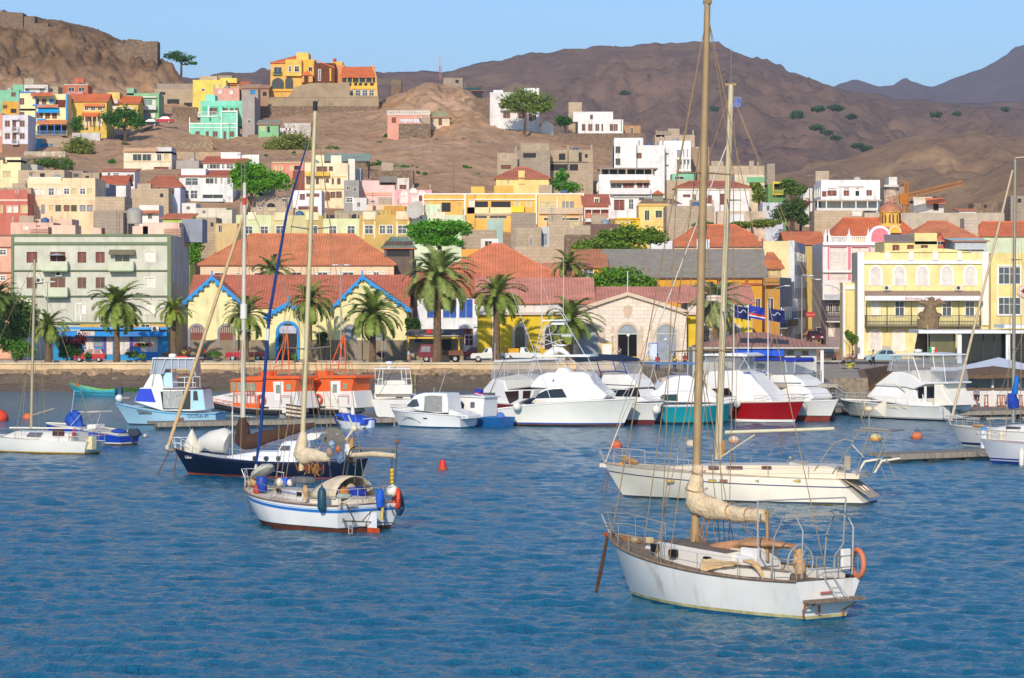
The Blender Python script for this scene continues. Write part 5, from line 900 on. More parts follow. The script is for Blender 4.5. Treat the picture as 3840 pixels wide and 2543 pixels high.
def rail(label,pts,hh=1.0):
 r=thing('railing',label,'railing',pts[0]); b=MB()
 for i in range(len(pts)-1):
  p,q=pts[i]-pts[0],pts[i+1]-pts[0]; m=max(1,int((q-p).length/1.4))
  for k in range(m+1): e=p.lerp(q,k/m); b.tube(e,e+V3((0,0,hh)),.03)
  for z in (.35,.68,hh): b.tube(p+V3((0,0,z)),q+V3((0,0,z)),.022)
 b.build('frame',STEEL(),r); return r
rail('grey steel railing along the jetty edge by the person in red',[PW(3035,1436,3),PW(3080,1436,3),PW(3080,1400,3)]); rail('grey steel railing beside the floating walkway behind the white flybridge yacht',[PW(3060,1520,.6),PW(3260,1505,.6)],.9); rail('low steel railing on the walkway behind the red antifouled boat',[PW(3040,1530,.6),PW(3150,1526,.6)],.8)
def pontoon(label,x0,y0,x1,y1,wd,zt=.55,w_end=None):
 a,c=PW(x0,y0),PW(x1,y1); r=thing('pontoon',label,'pontoon',(a+c)/2); d=(c-a); u=d.normalized(); nn=V3((-u.y,u.x,0)); nn*= 1 if nn.y>0 else -1; o=r.location; L=d.length; ang=math.atan2(u.y,u.x); r.rotation_euler=(0,0,ang)
 sg=1 if (Matrix.Rotation(ang,3,'Z')@V3((0,1,0))).dot(nn)>0 else -1
 b=MB(); b.box(-L/2,0,zt-.18,L/2,sg*wd,zt); b.build('deck',mat('#8f8676',.9,.3,2,kind='wood'),r); b=MB(); b.box(-L/2-.02,-.06*sg,zt-.34,L/2+.02,.0,zt-.02); b.build('fender_board',mat('#9b9282',.85,.25,1.5,kind='wood'),r)
 m=max(1,int(L/2.6))
 for i in range(m):
  b=MB(); x0_=-L/2+L*i/m+.12; x1_=-L/2+L*(i+1)/m-.12; b.path([(x0_,sg*.7,.05),(x0_+.15,sg*.7,.08),(x1_-.15,sg*.7,.08),(x1_,sg*.7,.05)],[.2,.38,.38,.2],10); b.build('float',mat('#a9a69c',.6,.2,1.5,streak=.5),r,smooth=50)
 b=MB()
 for i in range(m+1): x=-L/2+L*i/m; b.box(x-.06,-.09*sg,-.1,x+.06,.3*sg,zt-.3)
 b.build('bracket',mat('#4a463e'),r); return r
pontoon('long grey floating pontoon with pale floats behind the dark blue ketch',590,1612,1490,1594,2.6); pontoon('short floating pontoon with a brown planked end at the right',3345,1738,3900,1716,2.4)
pontoon('floating bar pontoon under the thatched bar',3560,1578,3960,1570,9,.75); pontoon('floating walkway pontoon between the jetty and the flybridge yacht',3010,1566,3250,1552,2,.6)
zb_=.75; k=F/248; br=thing('bar','open white quayside bar under a wide brown thatched roof','bar',(P(3760,1100,248).x,248,zb_)); xp=lambda p:(p-3760)/k; zp=lambda p:H-(p-HY)/k-zb_
b=MB(); v=[]; N_=18
for i in range(N_): a=2*pi*i/N_; v.append((xp(3735)+5.4*cos(a),1.5+3.2*sin(a),zp(1404)+.12*mn.noise((i*2.1,0,0))))
b.add(v+[(xp(3735),1.5,zp(1374))],[(i,(i+1)%N_,N_) for i in range(N_)]); b.add([(p[0],p[1],p[2]-.3) for p in v]+v,[(i,(i+1)%N_,N_+(i+1)%N_,N_+i) for i in range(N_)]); b.build('thatched_roof',mat('#8a6f54',.95,.4,5,bump=1),br)
b=MB(); b.box(xp(3580),-.3,0,xp(3960),.0,zp(1462)); b.build('counter',wall('#d8d6d2'),br); b=MB(); b.box(xp(3576),-.45,zp(1462),xp(3960),.1,zp(1454)); b.build('counter_top',mat('#6f5a48'),br); b=MB(); b.box(xp(3560),3.2,0,xp(3960),3.4,zp(1404)); b.build('back_wall',mat('#c9ccd2',.8),br)
for q in (3584,3720,3815): b=MB(); b.box(xp(q)-.1,-.4,0,xp(q)+.1,-.2,zp(1404)); b.build('post',mat('#d8d4cc'),br)
for i,q in enumerate((3662,3703,3750,3768,3832)):
 st=thing('bar_stool','wooden bar stool along the white counter of the thatched bar','bar stool',(P(q,1100,245).x,245.6,zb_),group='bar stools at the thatched bar'); b=MB(); b.lathe([(.2,.98),(.22,1.02),(.2,1.05)],n=10); b.build('seat',mat('#b0603a'),st)
 for a in range(4): b=MB(); b.tube((.22*cos(a*1.57+.78),.22*sin(a*1.57+.78),0),(.13*cos(a*1.57+.78),.13*sin(a*1.57+.78),1),.03); b.build('leg',mat('#b0603a'),st)
 b=MB(); b.lathe([(.2,.35),(.21,.38),(.2,.4)],n=10,cap=False); b.build('ring',mat('#b0603a'),st)
tn=thing('canopy_tent','white stretched fabric canopy rising behind the thatched bar','canopy',P(3745,1340,262)); b=MB(); b.add([P(3530,1392,256)-tn.location,P(3960,1392,256)-tn.location,P(3960,1392,275)-tn.location,P(3530,1392,275)-tn.location,P(3745,1340,264)-tn.location,P(3640,1365,262)-tn.location],[(0,1,4,5),(1,2,4),(2,3,5,4),(3,0,5)]); b.build('fabric',mat('#d9dce2',.7,.08),tn)
b=MB()
for q in (3535,3955): b.tube(P(q,1392,257)-tn.location,PW(q,1560,.7)-tn.location,.05)
b.build('pole',mat('#d0d0d0'),tn)
def brt(hx,f): return '#'+''.join('%02x'%min(255,int(int(hx[i:i+2],16)*f)) for i in (1,3,5))
def palm(label,px,pb,pc,Y,R,lean=0,nf=46,hang=1.0,seed=0,fruit=None,hx='#5d6a2f',trunk=.32,zb=None):
 rr=random.Random(seed+px); k=F/Y; zb=2.45 if zb is None else zb; r=thing('palm_tree',label,'palm tree',((px-1920)/k,Y,zb),group='palm trees along the promenade'); h=H-(pc-HY)/k-zb
 R=R/k; pts=[(lean*((i/8)**2),0,h*i/8-.1) for i in range(9)]
 b=MB(); P9=[];rs_=[]
 for i in range(33):
  t=i/32; P9.append((lean*t*t,0,(h)*t-.3)); rs_.append(trunk*(1.35-.5*t if t<.2 else 1.18-.3*t)*(1+.07*(i%2))*(1.35 if t>.9 else 1))
 b.path(P9,rs_,9); b.build('trunk',mat('#7d654c',.95,.4,3,bump=.8),r,smooth=30)
 b=MB(); top=V3((lean,0,h-.25))
 for i in range(nf):
  az=i*2.39996+rr.uniform(-.2,.2); u=(i+.5)/nf; el=math.radians(82-118*u**.85*hang+rr.uniform(-8,8)); L=R*rr.uniform(.85,1.12)*(1-.12*abs(u-.5)); dr=rr.uniform(.55,1.15)
  hd=V3((cos(az),sin(az),0)); sd_=V3((-hd.y,hd.x,0)); N_=15; prev=None; p=top.copy(); e=el; rib=[]
  for s in range(N_+1):
   rib.append(p.copy()); e-=dr*1.9/N_*(.3+1.2*s/N_); p=p+V3((.012*R*s/N_,0,0))+(hd*cos(e)+V3((0,0,1))*sin(e))*L/N_
  b.path(rib,[.035*(1-.7*s/N_) for s in range(N_+1)],3,k=1)
  for s in range(3,N_*3-1):
   f=s/(N_*3); q=rib[int(f*N_)].lerp(rib[min(N_,int(f*N_)+1)],f*N_-int(f*N_)); t=(rib[min(N_,int(f*N_)+1)]-rib[int(f*N_)]); t=t.normalized() if t.length>0 else hd
   ll=L*.22*(sin(pi*(.12+.84*f)))**.7
   for sg in (-1,1):
    d=(t*.75+sd_*sg*.75+V3((0,0,.22-.35*rr.random()))).normalized(); w=t*.06*L/2.5
    b.add([q-w,q+w,q+d*ll],[(0,1,2)],0)
 b.build('fronds',[leafm(brt(hx,1.5)),mat('#8d8a4a')],r,fix=False)
 b=MB()
 for i in range(26):
  az=i*2.4; e=rr.uniform(-1.4,-.9); d=V3((cos(az)*cos(e),sin(az)*cos(e),sin(e))); b.path([top,top+d*.4,top+d*rr.uniform(.8,1.4)+V3((0,0,-.3))],[.1,.06,.02],3)
 b.build('dead_skirt',mat('#8a6a44',.95,.3,3),r,fix=False)
 if fruit:
  for i in range(fruit):
   a=rr.uniform(-2.6,-.4); b=MB()
   for q in range(30): b.ball((rr.gauss(0,.18),rr.gauss(0,.15),rr.gauss(-.3,.25)),rr.uniform(.05,.1),5,4)
   b.build('fruit_cluster',mat('#c47a1e'),r,loc=top+V3((cos(a)*.75,sin(a)*.6,-.45)))
 return r
palm('big bushy palm before the pale green block, left of the tallest flats doorway',438,1340,1132,331,135,seed=1,nf=54); palm('short palm with an orange base beside the red flowered bush',182,1340,1210,333,95,seed=2,nf=40)
palm('small palm hung with orange fruit clusters by the shop corner',650,1345,1150,332,90,seed=3,nf=34,fruit=4,hx='#63702c'); palm('windswept palm in front of the left warehouse gable',922,1340,1170,333,115,seed=4,nf=42)
palm('palm standing before the blue framed warehouse gate',1160,1345,1120,334,115,seed=5,nf=46); palm('palm in front of the right warehouse gable',1398,1345,1165,330,140,seed=6,nf=52)
palm('tallest palm with thick shaggy trunk left of the yellow customs wing',1640,1345,1030,331,165,seed=7,nf=64,hx='#6a7440',trunk=.42); palm('palm leaning before the yellow customs house corner',1862,1345,1095,332,130,seed=8,nf=46,hang=1.05,trunk=.36)
palm('palm half hidden by the tuna tower before the customs house',2138,1340,1185,338,130,seed=9,nf=40,hang=1.0); palm('dense grey green palm behind the two foreground masts',2684,1300,1118,334,128,seed=10,nf=70,hang=1.15,hx='#6f7650',trunk=.36)
palm('palm rising behind the long warehouse roof',1020,1100,1010,372,105,seed=11,nf=42,hx='#5f6a38'); palm('spiky palm crown behind the big red roof and orange house',2130,1100,985,362,90,seed=12,nf=30,hang=.8); palm('dense palm cut by the left picture edge',-20,1340,1110,336,110,seed=13,nf=46,hx='#4a5a2a')
def tree(label,px,pb,Y,blobs,hx='#3f5a20',n=1500,leaf=.3,trunk=.25,name='tree',zb=None,group=None,seed=0,bare=.15):
 k=F/Y; rr=random.Random(seed+int(px)); z0=H-(pb-HY)/k if zb is None else zb; X=(px-1920)/k; z0=min(z0,max(ground(X,Y),z0-6)) if zb is None else zb; r=thing(name,label,'tree' if name=='tree' else 'bush',(X,Y,z0),group=group)
 L=lambda q,w:V3(((q-px)/k,0,H-(w-HY)/k-z0))
 b=MB(); tot=sum(bl[2]*bl[3] for bl in blobs)
 if trunk:
  t=MB(); cx=sum(bl[0] for bl in blobs)/len(blobs); base=V3((0,0,-.6)); low=max(bl[1]+bl[3]*.4 for bl in blobs); fork=L(px*.6+cx*.4,low); fork.z=max(fork.z,.8); t.path([base,base.lerp(fork,.6)+V3((.08,.05,0)),fork],[trunk*1.25,trunk,trunk*.85],8)
  for bl in blobs: c=L(bl[0],bl[1]); c.y=rr.uniform(-.5,.5)*bl[2]/k; mid=fork.lerp(c,.55)+V3((rr.uniform(-.3,.3),rr.uniform(-.3,.3),-.15)); t.path([fork,mid,c],[trunk*.6,trunk*.4,trunk*.1],6)
  t.build('trunk',mat('#5d4c3c',.95,.3,2,bump=.5),r,smooth=40)
 for bl in blobs:
  c=L(bl[0],bl[1]); rx,rz=bl[2]/k,bl[3]/k; ry=rx*.85; m=int(1.9*n*bl[2]*bl[3]/tot); subs=[]
  for s in range(max(6,int(14*rx*rz/2))):
   d=V3((rr.gauss(0,1),rr.gauss(0,1),rr.gauss(0,1))).normalized()*rr.uniform(.35,1.0); subs.append((V3((d.x*rx,d.y*ry,d.z*rz if d.z>-.35 else d.z*rz*.55)),rr.uniform(.35,.8)))
  for i in range(m):
   s,sr=subs[rr.randrange(len(subs))]; d=V3((rr.gauss(0,1),rr.gauss(0,1),rr.gauss(0,.8))).normalized()*sr*rr.random()**.55; q=c+s+V3((d.x*rx,d.y*ry,d.z*rz*1.1)); a=V3((rr.gauss(0,1),rr.gauss(0,1),rr.gauss(0,.6))).normalized(); e=a.cross(V3((rr.gauss(0,1),rr.gauss(0,1),rr.gauss(0,1)))).normalized(); l=leaf*rr.uniform(.4,.95); w=l*.5
   b.add([q-a*l,q+e*w,q+a*l,q-e*w],[(0,1,2,3)])
 b.build('crown',leafm(brt(hx,1.2)),r,fix=False); return r
G1,G2,G3='#5c8a22','#6f7a34','#48682a'
tree('wind swept flat topped acacia on the skyline of the left hill',676,258,742,[(655,210,34,16),(690,220,38,16),(715,238,26,9)],'#3f6a30',900,.4,.3)
tree('spreading dark acacia before the yellow house on the left hill',470,505,598,[(425,440,42,26),(470,425,45,26),(500,455,38,36),(440,465,40,18)],'#3d6a2c',1800,.4,.3); tree('small acacia beside the columned yellow house',288,500,592,[(285,470,26,28),(292,450,20,14)],'#4f7230',700,.35,.2)
tree('grey green thorn tree below the veranda house',300,598,572,[(285,545,44,34),(325,560,38,32)],'#77803e',1700,.35,.25); tree('wide low dark bush tree above the bare block houses',205,655,530,[(180,612,50,22),(240,622,46,20)],'#56702a',1500,.35,.2)
tree('bright green tree beside the white pair of houses',925,735,486,[(905,665,42,52),(960,650,50,40),(1010,680,48,40),(1060,680,40,36),(960,700,55,30)],'#5d9020',3800,.4,.3); tree('big olive acacia on the slope behind the blue furled mast',1075,615,590,[(1030,560,48,40),(1090,530,60,36),(1140,560,45,36)],'#76803a',2600,.4,.3); tree('small olive acacia right of the two tall masts tip',1243,585,588,[(1243,558,24,16)],'#6a7a3c',500,.35,.15)
tree('wide acacia before the tall white hill house',1965,455,622,[(1920,390,42,30),(1975,365,55,32),(2030,390,45,38),(1990,410,50,22)],'#6c8038',3000,.4,.28); tree('dark round tree between the shed and the crest house',2120,475,634,[(2115,455,32,22)],'#3a6424',700,.35,.2)
tree('fresh green layered tree beside the concrete ruin',2112,722,510,[(2110,655,28,18),(2105,690,42,26),(2140,705,45,22)],'#4d8420',1500,.35,.25)
tree('dark acacia above the valley right of the green balcony house',2965,775,492,[(2960,690,38,24),(2985,715,34,24)],'#55702e',1200,.35,.2); tree('dark green and brown tree left of the concrete base wall',2975,850,462,[(2935,800,36,34),(2975,790,45,40),(3010,820,30,26)],'#4a6030',2000,.35,.25); tree('tree with rust coloured leaves above the dark tree',3000,790,470,[(3005,765,30,22)],'#7a4c34',600,.35,.2)
tree('olive tree beside the white house with red arched shutters',2850,790,476,[(2845,730,26,36),(2830,695,20,14)],'#6d7c30',1100,.35,.2)
tree('large bright green acacia in the middle of the town',1650,940,392,[(1575,870,42,34),(1640,850,55,32),(1705,860,50,36),(1620,900,60,28),(1690,905,40,24)],'#568c24',4200,.36,.35,zb=5); tree('broad acacia behind the slate roofed building',2330,960,378,[(2200,925,55,28),(2280,905,65,35),(2360,885,60,40),(2430,890,60,36),(2300,930,90,24)],'#66802c',4500,.36,.35,zb=4)
tree('wide low green acacia just behind the customs house roof',2280,1110,362,[(2150,1085,70,22),(2240,1065,80,36),(2330,1045,80,36),(2400,1065,60,34),(2300,1085,140,20)],'#5f8426',5500,.34,.35,zb=2.4); tree('olive bush above the big peach hipped roof',2820,860,408,[(2780,840,50,18),(2860,838,55,20)],'#6d7c30',1400,.3,.2,zb=12); tree('olive bush left of the big peach hipped roof',2660,865,410,[(2650,845,40,16)],'#6d7c30',700,.3,.15,zb=12)
tree('leafy climbing tree beside the corner of the green block',735,1060,392,[(735,900,26,60),(728,950,26,40)],'#5a8a24',1500,.3,.2,zb=6); tree('shrub with dark crimson flowers beside the turquoise shop',265,1345,338,[(262,1290,48,42),(300,1270,28,26)],'#6a2a34',1400,.22,.12,zb=2.45); tree('tall dark leafy tree at the left edge behind the short palm',70,1345,342,[(40,1160,52,62),(100,1200,38,54),(50,1240,70,46)],'#64803a',4200,.32,.3,zb=2.45)
tree('dark green shrub under the crimson flowered shrub',275,1345,336,[(270,1320,42,32)],'#35561e',900,.2,.08,zb=2.45); tree('low dark hedge bush at the left edge under the leafy tree',60,1345,340,[(40,1300,60,32),(120,1310,34,30)],'#55802c',1600,.22,.1,zb=2.45)
tree('dark bush between the warehouse and the snack kiosk',1552,1345,343,[(1552,1225,30,36)],'#33501f',900,.25,.12,zb=2.45); tree('small round tree before the blue framed gate',1215,1345,340,[(1215,1270,34,26)],'#4a6a22',800,.22,.1,zb=2.45); tree('potted shrub on the wall left of the library',3195,1300,349,[(3192,1265,22,28)],'#5f7a2c',600,.22,.06,zb=2.45)
for i,(q,w,c,s) in enumerate(((1454,512,'#4a7a2e',17),(1428,538,'#5c8040',13),(1790,540,'#5a7c3c',20),(1795,596,'#3f7426',14),(1750,628,'#44782a',14),(1480,628,'#3f7a26',26),(1520,632,'#4a7a2c',18),(1408,620,'#3f6e28',22),(1508,583,'#5a7a3a',9),(1595,652,'#56743a',10),(1790,656,'#4a7028',10),(238,142,'#6a6a3a',22),(412,218,'#6a6a3a',22),(560,210,'#5a6030',26),(425,610,'#44742c',18),(1310,640,'#44742c',9),(465,542,'#6d6a40',18),(10,295,'#5a6a30',12))):
 Yq=520
 while Yq<760 and 1100-(ground((q-1920)*Yq/F,Yq)-H)*F/Yq>w: Yq+=2
 tree('low green scrub bush growing alone on the bare brown slope',q,w+s*.6,Yq,[(q,w,s,s*.6)],c,260,.35,0,name='bush',group='scrub bushes on the bare slope')
rq=random.Random(11); SC='low green scrub bush growing alone on the bare brown slope'
for i in range(46):
 q,w=rq.uniform(930,1900),rq.uniform(490,715); Yq=520
 if 1005<q<1620 and w<500: continue
 while Yq<760 and 1100-(ground((q-1920)*Yq/F,Yq)-H)*F/Yq>w: Yq+=2
 s=rq.uniform(4,9); tree(SC,q,w+s*.6,Yq,[(q,w,s,s*.55)],rq.choice(['#4a6a2c','#6a6a40','#5a7036']),70,.3,0,name='bush',group='scrub bushes on the bare slope')
for i,(q,w,s) in enumerate(((3070,410,24),(3135,405,28),(3195,440,18),(3065,480,24),(3100,498,20),(3135,518,18),(3215,548,20),(3250,560,24),(2985,435,26),(3510,432,22),(3590,428,14),(3770,410,16),(2345,350,16),(2680,410,18),(2990,425,18))):
 Yq=2300; tree('far dark green thicket spot on the mountain slope',q,w,1900 if q>2960 else 2300,[(q,w,s,s*.45)],'#3f5a3a',220,1.6,0,name='bush',zb=H-(w+s*.5-HY)*(1900 if q>2960 else 2300)/F,group='thickets on the mountain')
for i,(q,w,s,c) in enumerate(((500,1340,20,'#5a7a34'),(530,1345,12,'#6a8a3a'),(802,1338,20,'#5f8034'),(60,1345,24,'#5c7a30'),(330,1345,14,'#4c6a2c'),(1430,1340,12,'#8a4a4a'),(1105,1345,12,'#5a7a34'),(620,1340,16,'#5a4a38'),(3580,1340,30,'#5a7a2a'))): tree('small spiky garden shrub in the planting strip along the promenade',q,w,335,[(q,w-s*.6,s,s*.8)],c,260,.22,0,name='bush',zb=2.45,group='shrubs along the promenade')
def smooth(v,n=2):
 v=np.array(v,float)
 for _ in range(n): v[1:-1]=(v[:-2]+2*v[1:-1]+v[2:])/4
 return v
class Boat:
 def __init__(s,name,label,cat,z,stern,bow,group=None):
  s.z=z; S=PW(*s.pp(*stern)); B=PW(*s.pp(*bow)); d=B-S; s.S=S; s.L=d.length; s.f=d.normalized(); s.p=V3((-s.f.y,s.f.x,0)); s.ns=-1 if s.p.y>0 else 1
  s.root=thing(name,label,cat,S,math.atan2(d.y,d.x),group); s.w=0
 def pp(s,x,y): return (s.z[0]+x*s.z[2],s.z[1]+y*s.z[2])
 def at(s,x,y,yl=0.0):
  px,py=s.pp(x,y); d=V3(((px-1920)/F,1,(HY-py)/F)); o=V3((0,0,H)); t=(yl+s.p.dot(s.S)-s.p.dot(o))/s.p.dot(d); q=o+d*t-s.S; return V3((q.dot(s.f),yl,q.z))
 def atx(s,x,y,xl=0.0):                     # point on the athwartships plane x=xl
  px,py=s.pp(x,y); d=V3(((px-1920)/F,1,(HY-py)/F)); o=V3((0,0,H)); t=(xl+s.f.dot(s.S)-s.f.dot(o))/s.f.dot(d); q=o+d*t-s.S; return V3((xl,q.dot(s.p),q.z))
 def hull(s,B,bst,hs,hm,hb,bow_over,stern_over=.05,draft=.55,levels=None,mats=None,flare=1.0,ws=.86,deck='#b7aa98',rail=None,drop=.03,fine=1.0,bexp=1.0,tumble=0,deckm=None,sw=.88,bowcut=.35,camber=.05,open_=None):
  n=34; T=np.linspace(0,1,n); kx=[0,.2,.42,.6,.75,.86,.94,1]
  bd=smooth(np.interp(T,kx,[bst,bst*.35+.65*min(1,bst*1.2),1,.97,.83,.6,.33,.02]),2)*B/2; bd[-1]=.02
  bw=smooth(np.interp(T,kx,[bst*sw,bst*.3+.62,.98,.88,.62*fine,.38*fine,.17*fine,.0]),2)*B/2*ws; bw[-1]=.0
  c=(hm-hs*.36-hb*.16)/.48; hz=hs*(1-T)**2+2*c*T*(1-T)+hb*T*T
  s.T=T; s.bd=bd; s.bw=bw; s.hz=hz; s.flare=flare; s.bo=bow_over; s.so=stern_over; s.hb=hb; s.hs=hs; s.bexp=bexp
  levels=levels or [('a',-draft,0),('a',-.2,0),('a',.08,0),('f',.45,0),('f',.75,0),('s',0,0)]
  b=MB(); V=[]; m=len(levels)
  for i in range(n):
   row=[]
   for kd,v,_ in levels:
    h=hz[i]; z=v if kd=='a' else (h*v if kd=='f' else h-v)
    z=min(z,h)
    yy=bw[i]*math.sqrt(max(0,1-(z/draft)**2)) if z<0 else bw[i]+(bd[i]-bw[i])*max(0,z/h)**flare
    row.append((s.xs(T[i],z),yy,z))
   V.append(row)
  vs=[]
  for sg in (1,-1):
   for r in V: vs+=[(p[0],p[1]*sg,p[2]) for p in r]
  fs=[];ms=[]
  for sg in (0,1):
   o=sg*n*m
   for i in range(n-1):
    for j in range(m-1):
     q=(o+i*m+j,o+(i+1)*m+j,o+(i+1)*m+j+1,o+i*m+j+1); fs.append(q if sg else q[::-1]); ms.append(levels[j][2])
  for j in range(m-1): fs.append((j,n*m+j,n*m+j+1,j+1)); ms.append(levels[j][2])
  b.v=vs; b.f=[list(q) for q in fs]; b.m=ms
  s.hullo=b.build('hull',[A(q) for q in (mats or ['#e8e5dc'])],s.root,smooth=32,fix=True)
  if open_ is None:
   b=MB(); dv=[];df=[]
   for i in range(n):
    h=hz[i]-drop; x=s.xs(T[i],hz[i]); y=bd[i]-.01
    dv+=[(x,y,h),(x,0,h+camber*y),(x,-y,h)]
   for i in range(n-1):
    for j in range(2): df.append((i*3+j,i*3+j+1,(i+1)*3+j+1,(i+1)*3+j))
   b.add(dv,df); b.build('deck',deckm or mat(deck,.85,.2,2,streak=.2),s.root,smooth=40)
  if rail:
   for sg in (1,-1):
    b=MB(); b.path([(s.xs(T[i],hz[i]),bd[i]*sg,hz[i]+.02) for i in range(n)],rail[1],5); b.build('toe_rail',A(rail[0]),s.root,smooth=60)
  return s
 def xs(s,t,z):
  h=s.hs+(s.hb-s.hs)*t; u=max(0,min(1.2,z/max(.2,h))); x0=-s.so*u; x1=s.L+s.bo*(max(0,z/s.hb))**s.bexp if z>=0 else s.L+z*1.2; return x0+(x1-x0)*t
 def tx(s,x): return min(1,max(0,(x+s.so)/(s.L+s.bo+s.so)))
 def hbm(s,x,z=None):
  t=s.tx(x); bd=float(np.interp(t,s.T,s.bd)); bw=float(np.interp(t,s.T,s.bw)); h=float(np.interp(t,s.T,s.hz))
  if z is None: return bd
  return bw+(bd-bw)*max(0,min(1,z/h))**s.flare
 def sh(s,x): return float(np.interp(s.tx(x),s.T,s.hz))
 def near(s,x,y):                            # point on the near hull side under a photo point
  yl=s.ns*1.2
  for _ in range(8):
   p=s.at(x,y,yl); yl=s.ns*s.hbm(p.x,p.z)
  return s.at(x,y,yl)
 def tube(s,pts,r,m,name='tube',n=6,yl=0.0,par=None):
  P_=[p if isinstance(p,Vector) else s.at(p[0],p[1],p[2] if len(p)>2 else yl) for p in pts]; b=MB(); b.path(P_,r,n); return b.build(name,A(m),par or s.root,smooth=60)
 def wire(s,a,c,r=.014,m=None,name='stay'): return s.tube([a,c],r,m or mat('#8d867c',.5,.1,2),name,4)
 def sup(s,name,pts,w,m,tum=.0,bev=.06,zb=None,w2=None,par=None):  # superstructure from its side outline, extruded across the beam
  L=[s.at(x,y,s.ns*w) for x,y in pts]; z0=min(p.z for p in L); z1=max(p.z for p in L); s.w=w; s.tz=(z0,max(.01,z1-z0),tum)
  f=lambda p,sg:(p.x,sg*s.ysurf(p.z),p.z); n=len(L); b=MB()
  b.add([f(p,1) for p in L]+[f(p,-1) for p in L],[tuple(range(n)),tuple(range(2*n-1,n-1,-1))]+[(i,i+n,(i+1)%n+n,(i+1)%n) for i in range(n)])
  return b.build(name,A(m),par or s.root,bevel=bev)
 def ysurf(s,z): return s.w*(1-s.tz[2]*(z-s.tz[0])/s.tz[1])
 def pane(s,name,pts,m,off=.03,th=.05,par=None,both=True,y=None):
  L=[s.at(x,yy,s.ns*(s.w if y is None else y)) for x,yy in pts]; o=None
  for sg in ((s.ns,-s.ns) if both else (s.ns,)):
   b=MB(); n=len(L); g=lambda p:(s.ysurf(p.z) if y is None else y)
   b.add([(p.x,sg*(g(p)+off),p.z) for p in L]+[(p.x,sg*(g(p)+off-th),p.z) for p in L],[tuple(range(n)),tuple(range(2*n-1,n-1,-1))]+[(i,i+n,(i+1)%n+n,(i+1)%n) for i in range(n)]); q=b.build(name,A(m),par or s.root)
   o=o or q
  return o
 def box(s,name,c,sz,m,bev=.02,rz=0,par=None,smooth=None):
  b=MB(); b.box(-sz[0]/2,-sz[1]/2,-sz[2]/2,sz[0]/2,sz[1]/2,sz[2]/2); o=b.build(name,A(m),par or s.root,bevel=bev,loc=c); o.rotation_euler=(0,0,rz); return o
 def ball(s,name,c,r,m,par=None,n=14): b=MB(); b.ball((0,0,0),r,n,8); return b.build(name,A(m),par or s.root,smooth=80,loc=c)
 def text(s,body,x,y,size,m,name='hull_lettering',hull=True,yl=None,wid=None,shear=0,out=.02):
  p=s.near(x,y) if hull else s.at(x,y,yl); t=s.tx(p.x)
  sl=(s.hbm(p.x+.4,p.z)-s.hbm(p.x-.4,p.z))/.8 if hull else 0; tilt=0
  if hull: tilt=math.atan2(s.hbm(p.x,p.z+.2)-s.hbm(p.x,p.z-.2),.4)
  rot=Matrix.Rotation(pi if s.ns>0 else 0,3,'Z')@Matrix.Rotation(math.atan(-sl)*1,3,'Z')@Matrix.Rotation(pi/2+tilt,3,'X') if s.ns<0 else Matrix.Rotation(pi+math.atan(sl),3,'Z')@Matrix.Rotation(pi/2+tilt,3,'X')
  return text(body,s.root,(p.x,p.y+s.ns*out,p.z),rot.to_euler(),size,m,name,shear,wid)
 def rails(s,xs_,h=.62,r=.014,wires=(.62,.32),m=None,inset=.05,both=True,rw=.008):
  m=m or STEEL()
  for sg in ((1,-1) if both else (s.ns,)):
   tops=[]
   for x in xs_:
    y=(s.hbm(x)-inset)*sg; z=s.sh(x); s.tube([V3((x,y,z)),V3((x,y,z+h))],r,m,'stanchion',5); tops.append((x,y,z))
   for wz in wires: s.tube([V3((a,y,z+wz)) for a,y,z in tops],rw,m,'lifeline',4)
 def pulpit(s,x0,h=.65,over=.25,m=None,r=.018):
  m=m or STEEL(); xe=s.L+s.bo+over; z=s.sh(x0); zb=s.hb
  for hh in (h,h*.5): s.tube([V3((x0,s.hbm(x0)-.04,z+hh)),V3(((x0+xe)/2+.2,s.hbm((x0+xe)/2+.2)*.9,zb+hh)),V3((xe,.14,zb+hh)),V3((xe,-.14,zb+hh)),V3(((x0+xe)/2+.2,-s.hbm((x0+xe)/2+.2)*.9,zb+hh)),V3((x0,-s.hbm(x0)+.04,z+hh))],r,m,'pulpit')
  for sg in (1,-1):
   for x in (x0,(x0+xe)/2): s.tube([V3((x,(s.hbm(x)-.04)*sg,s.sh(x))),V3((x,(s.hbm(x)*.95-.03)*sg,s.sh(x)+h))],r,m,'pulpit_leg',5)
   s.tube([V3((s.L+s.bo-.1,.04*sg,zb)),V3((xe,.14*sg,zb+h))],r,m,'pulpit_leg',5)
 def pushpit(s,x1=.9,h=.65,m=None,r=.018,y=.95):
  m=m or STEEL(); x0=-s.so+.06; ys=s.hbm(x0)*y
  for hh in (h,h*.5): s.tube([V3((x1,s.hbm(x1)-.05,s.sh(x1)+hh)),V3((x0,ys,s.hs+hh)),V3((x0,-ys,s.hs+hh)),V3((x1,-s.hbm(x1)+.05,s.sh(x1)+hh))],r,m,'pushpit')
  for sg in (1,-1):
   for x,yy in ((x1,s.hbm(x1)-.05),(x0,ys),(x0,ys*.35)): s.tube([V3((x,yy*sg,s.sh(x))),V3((x,yy*sg,s.sh(x)+h))],r,m,'pushpit_leg',5)
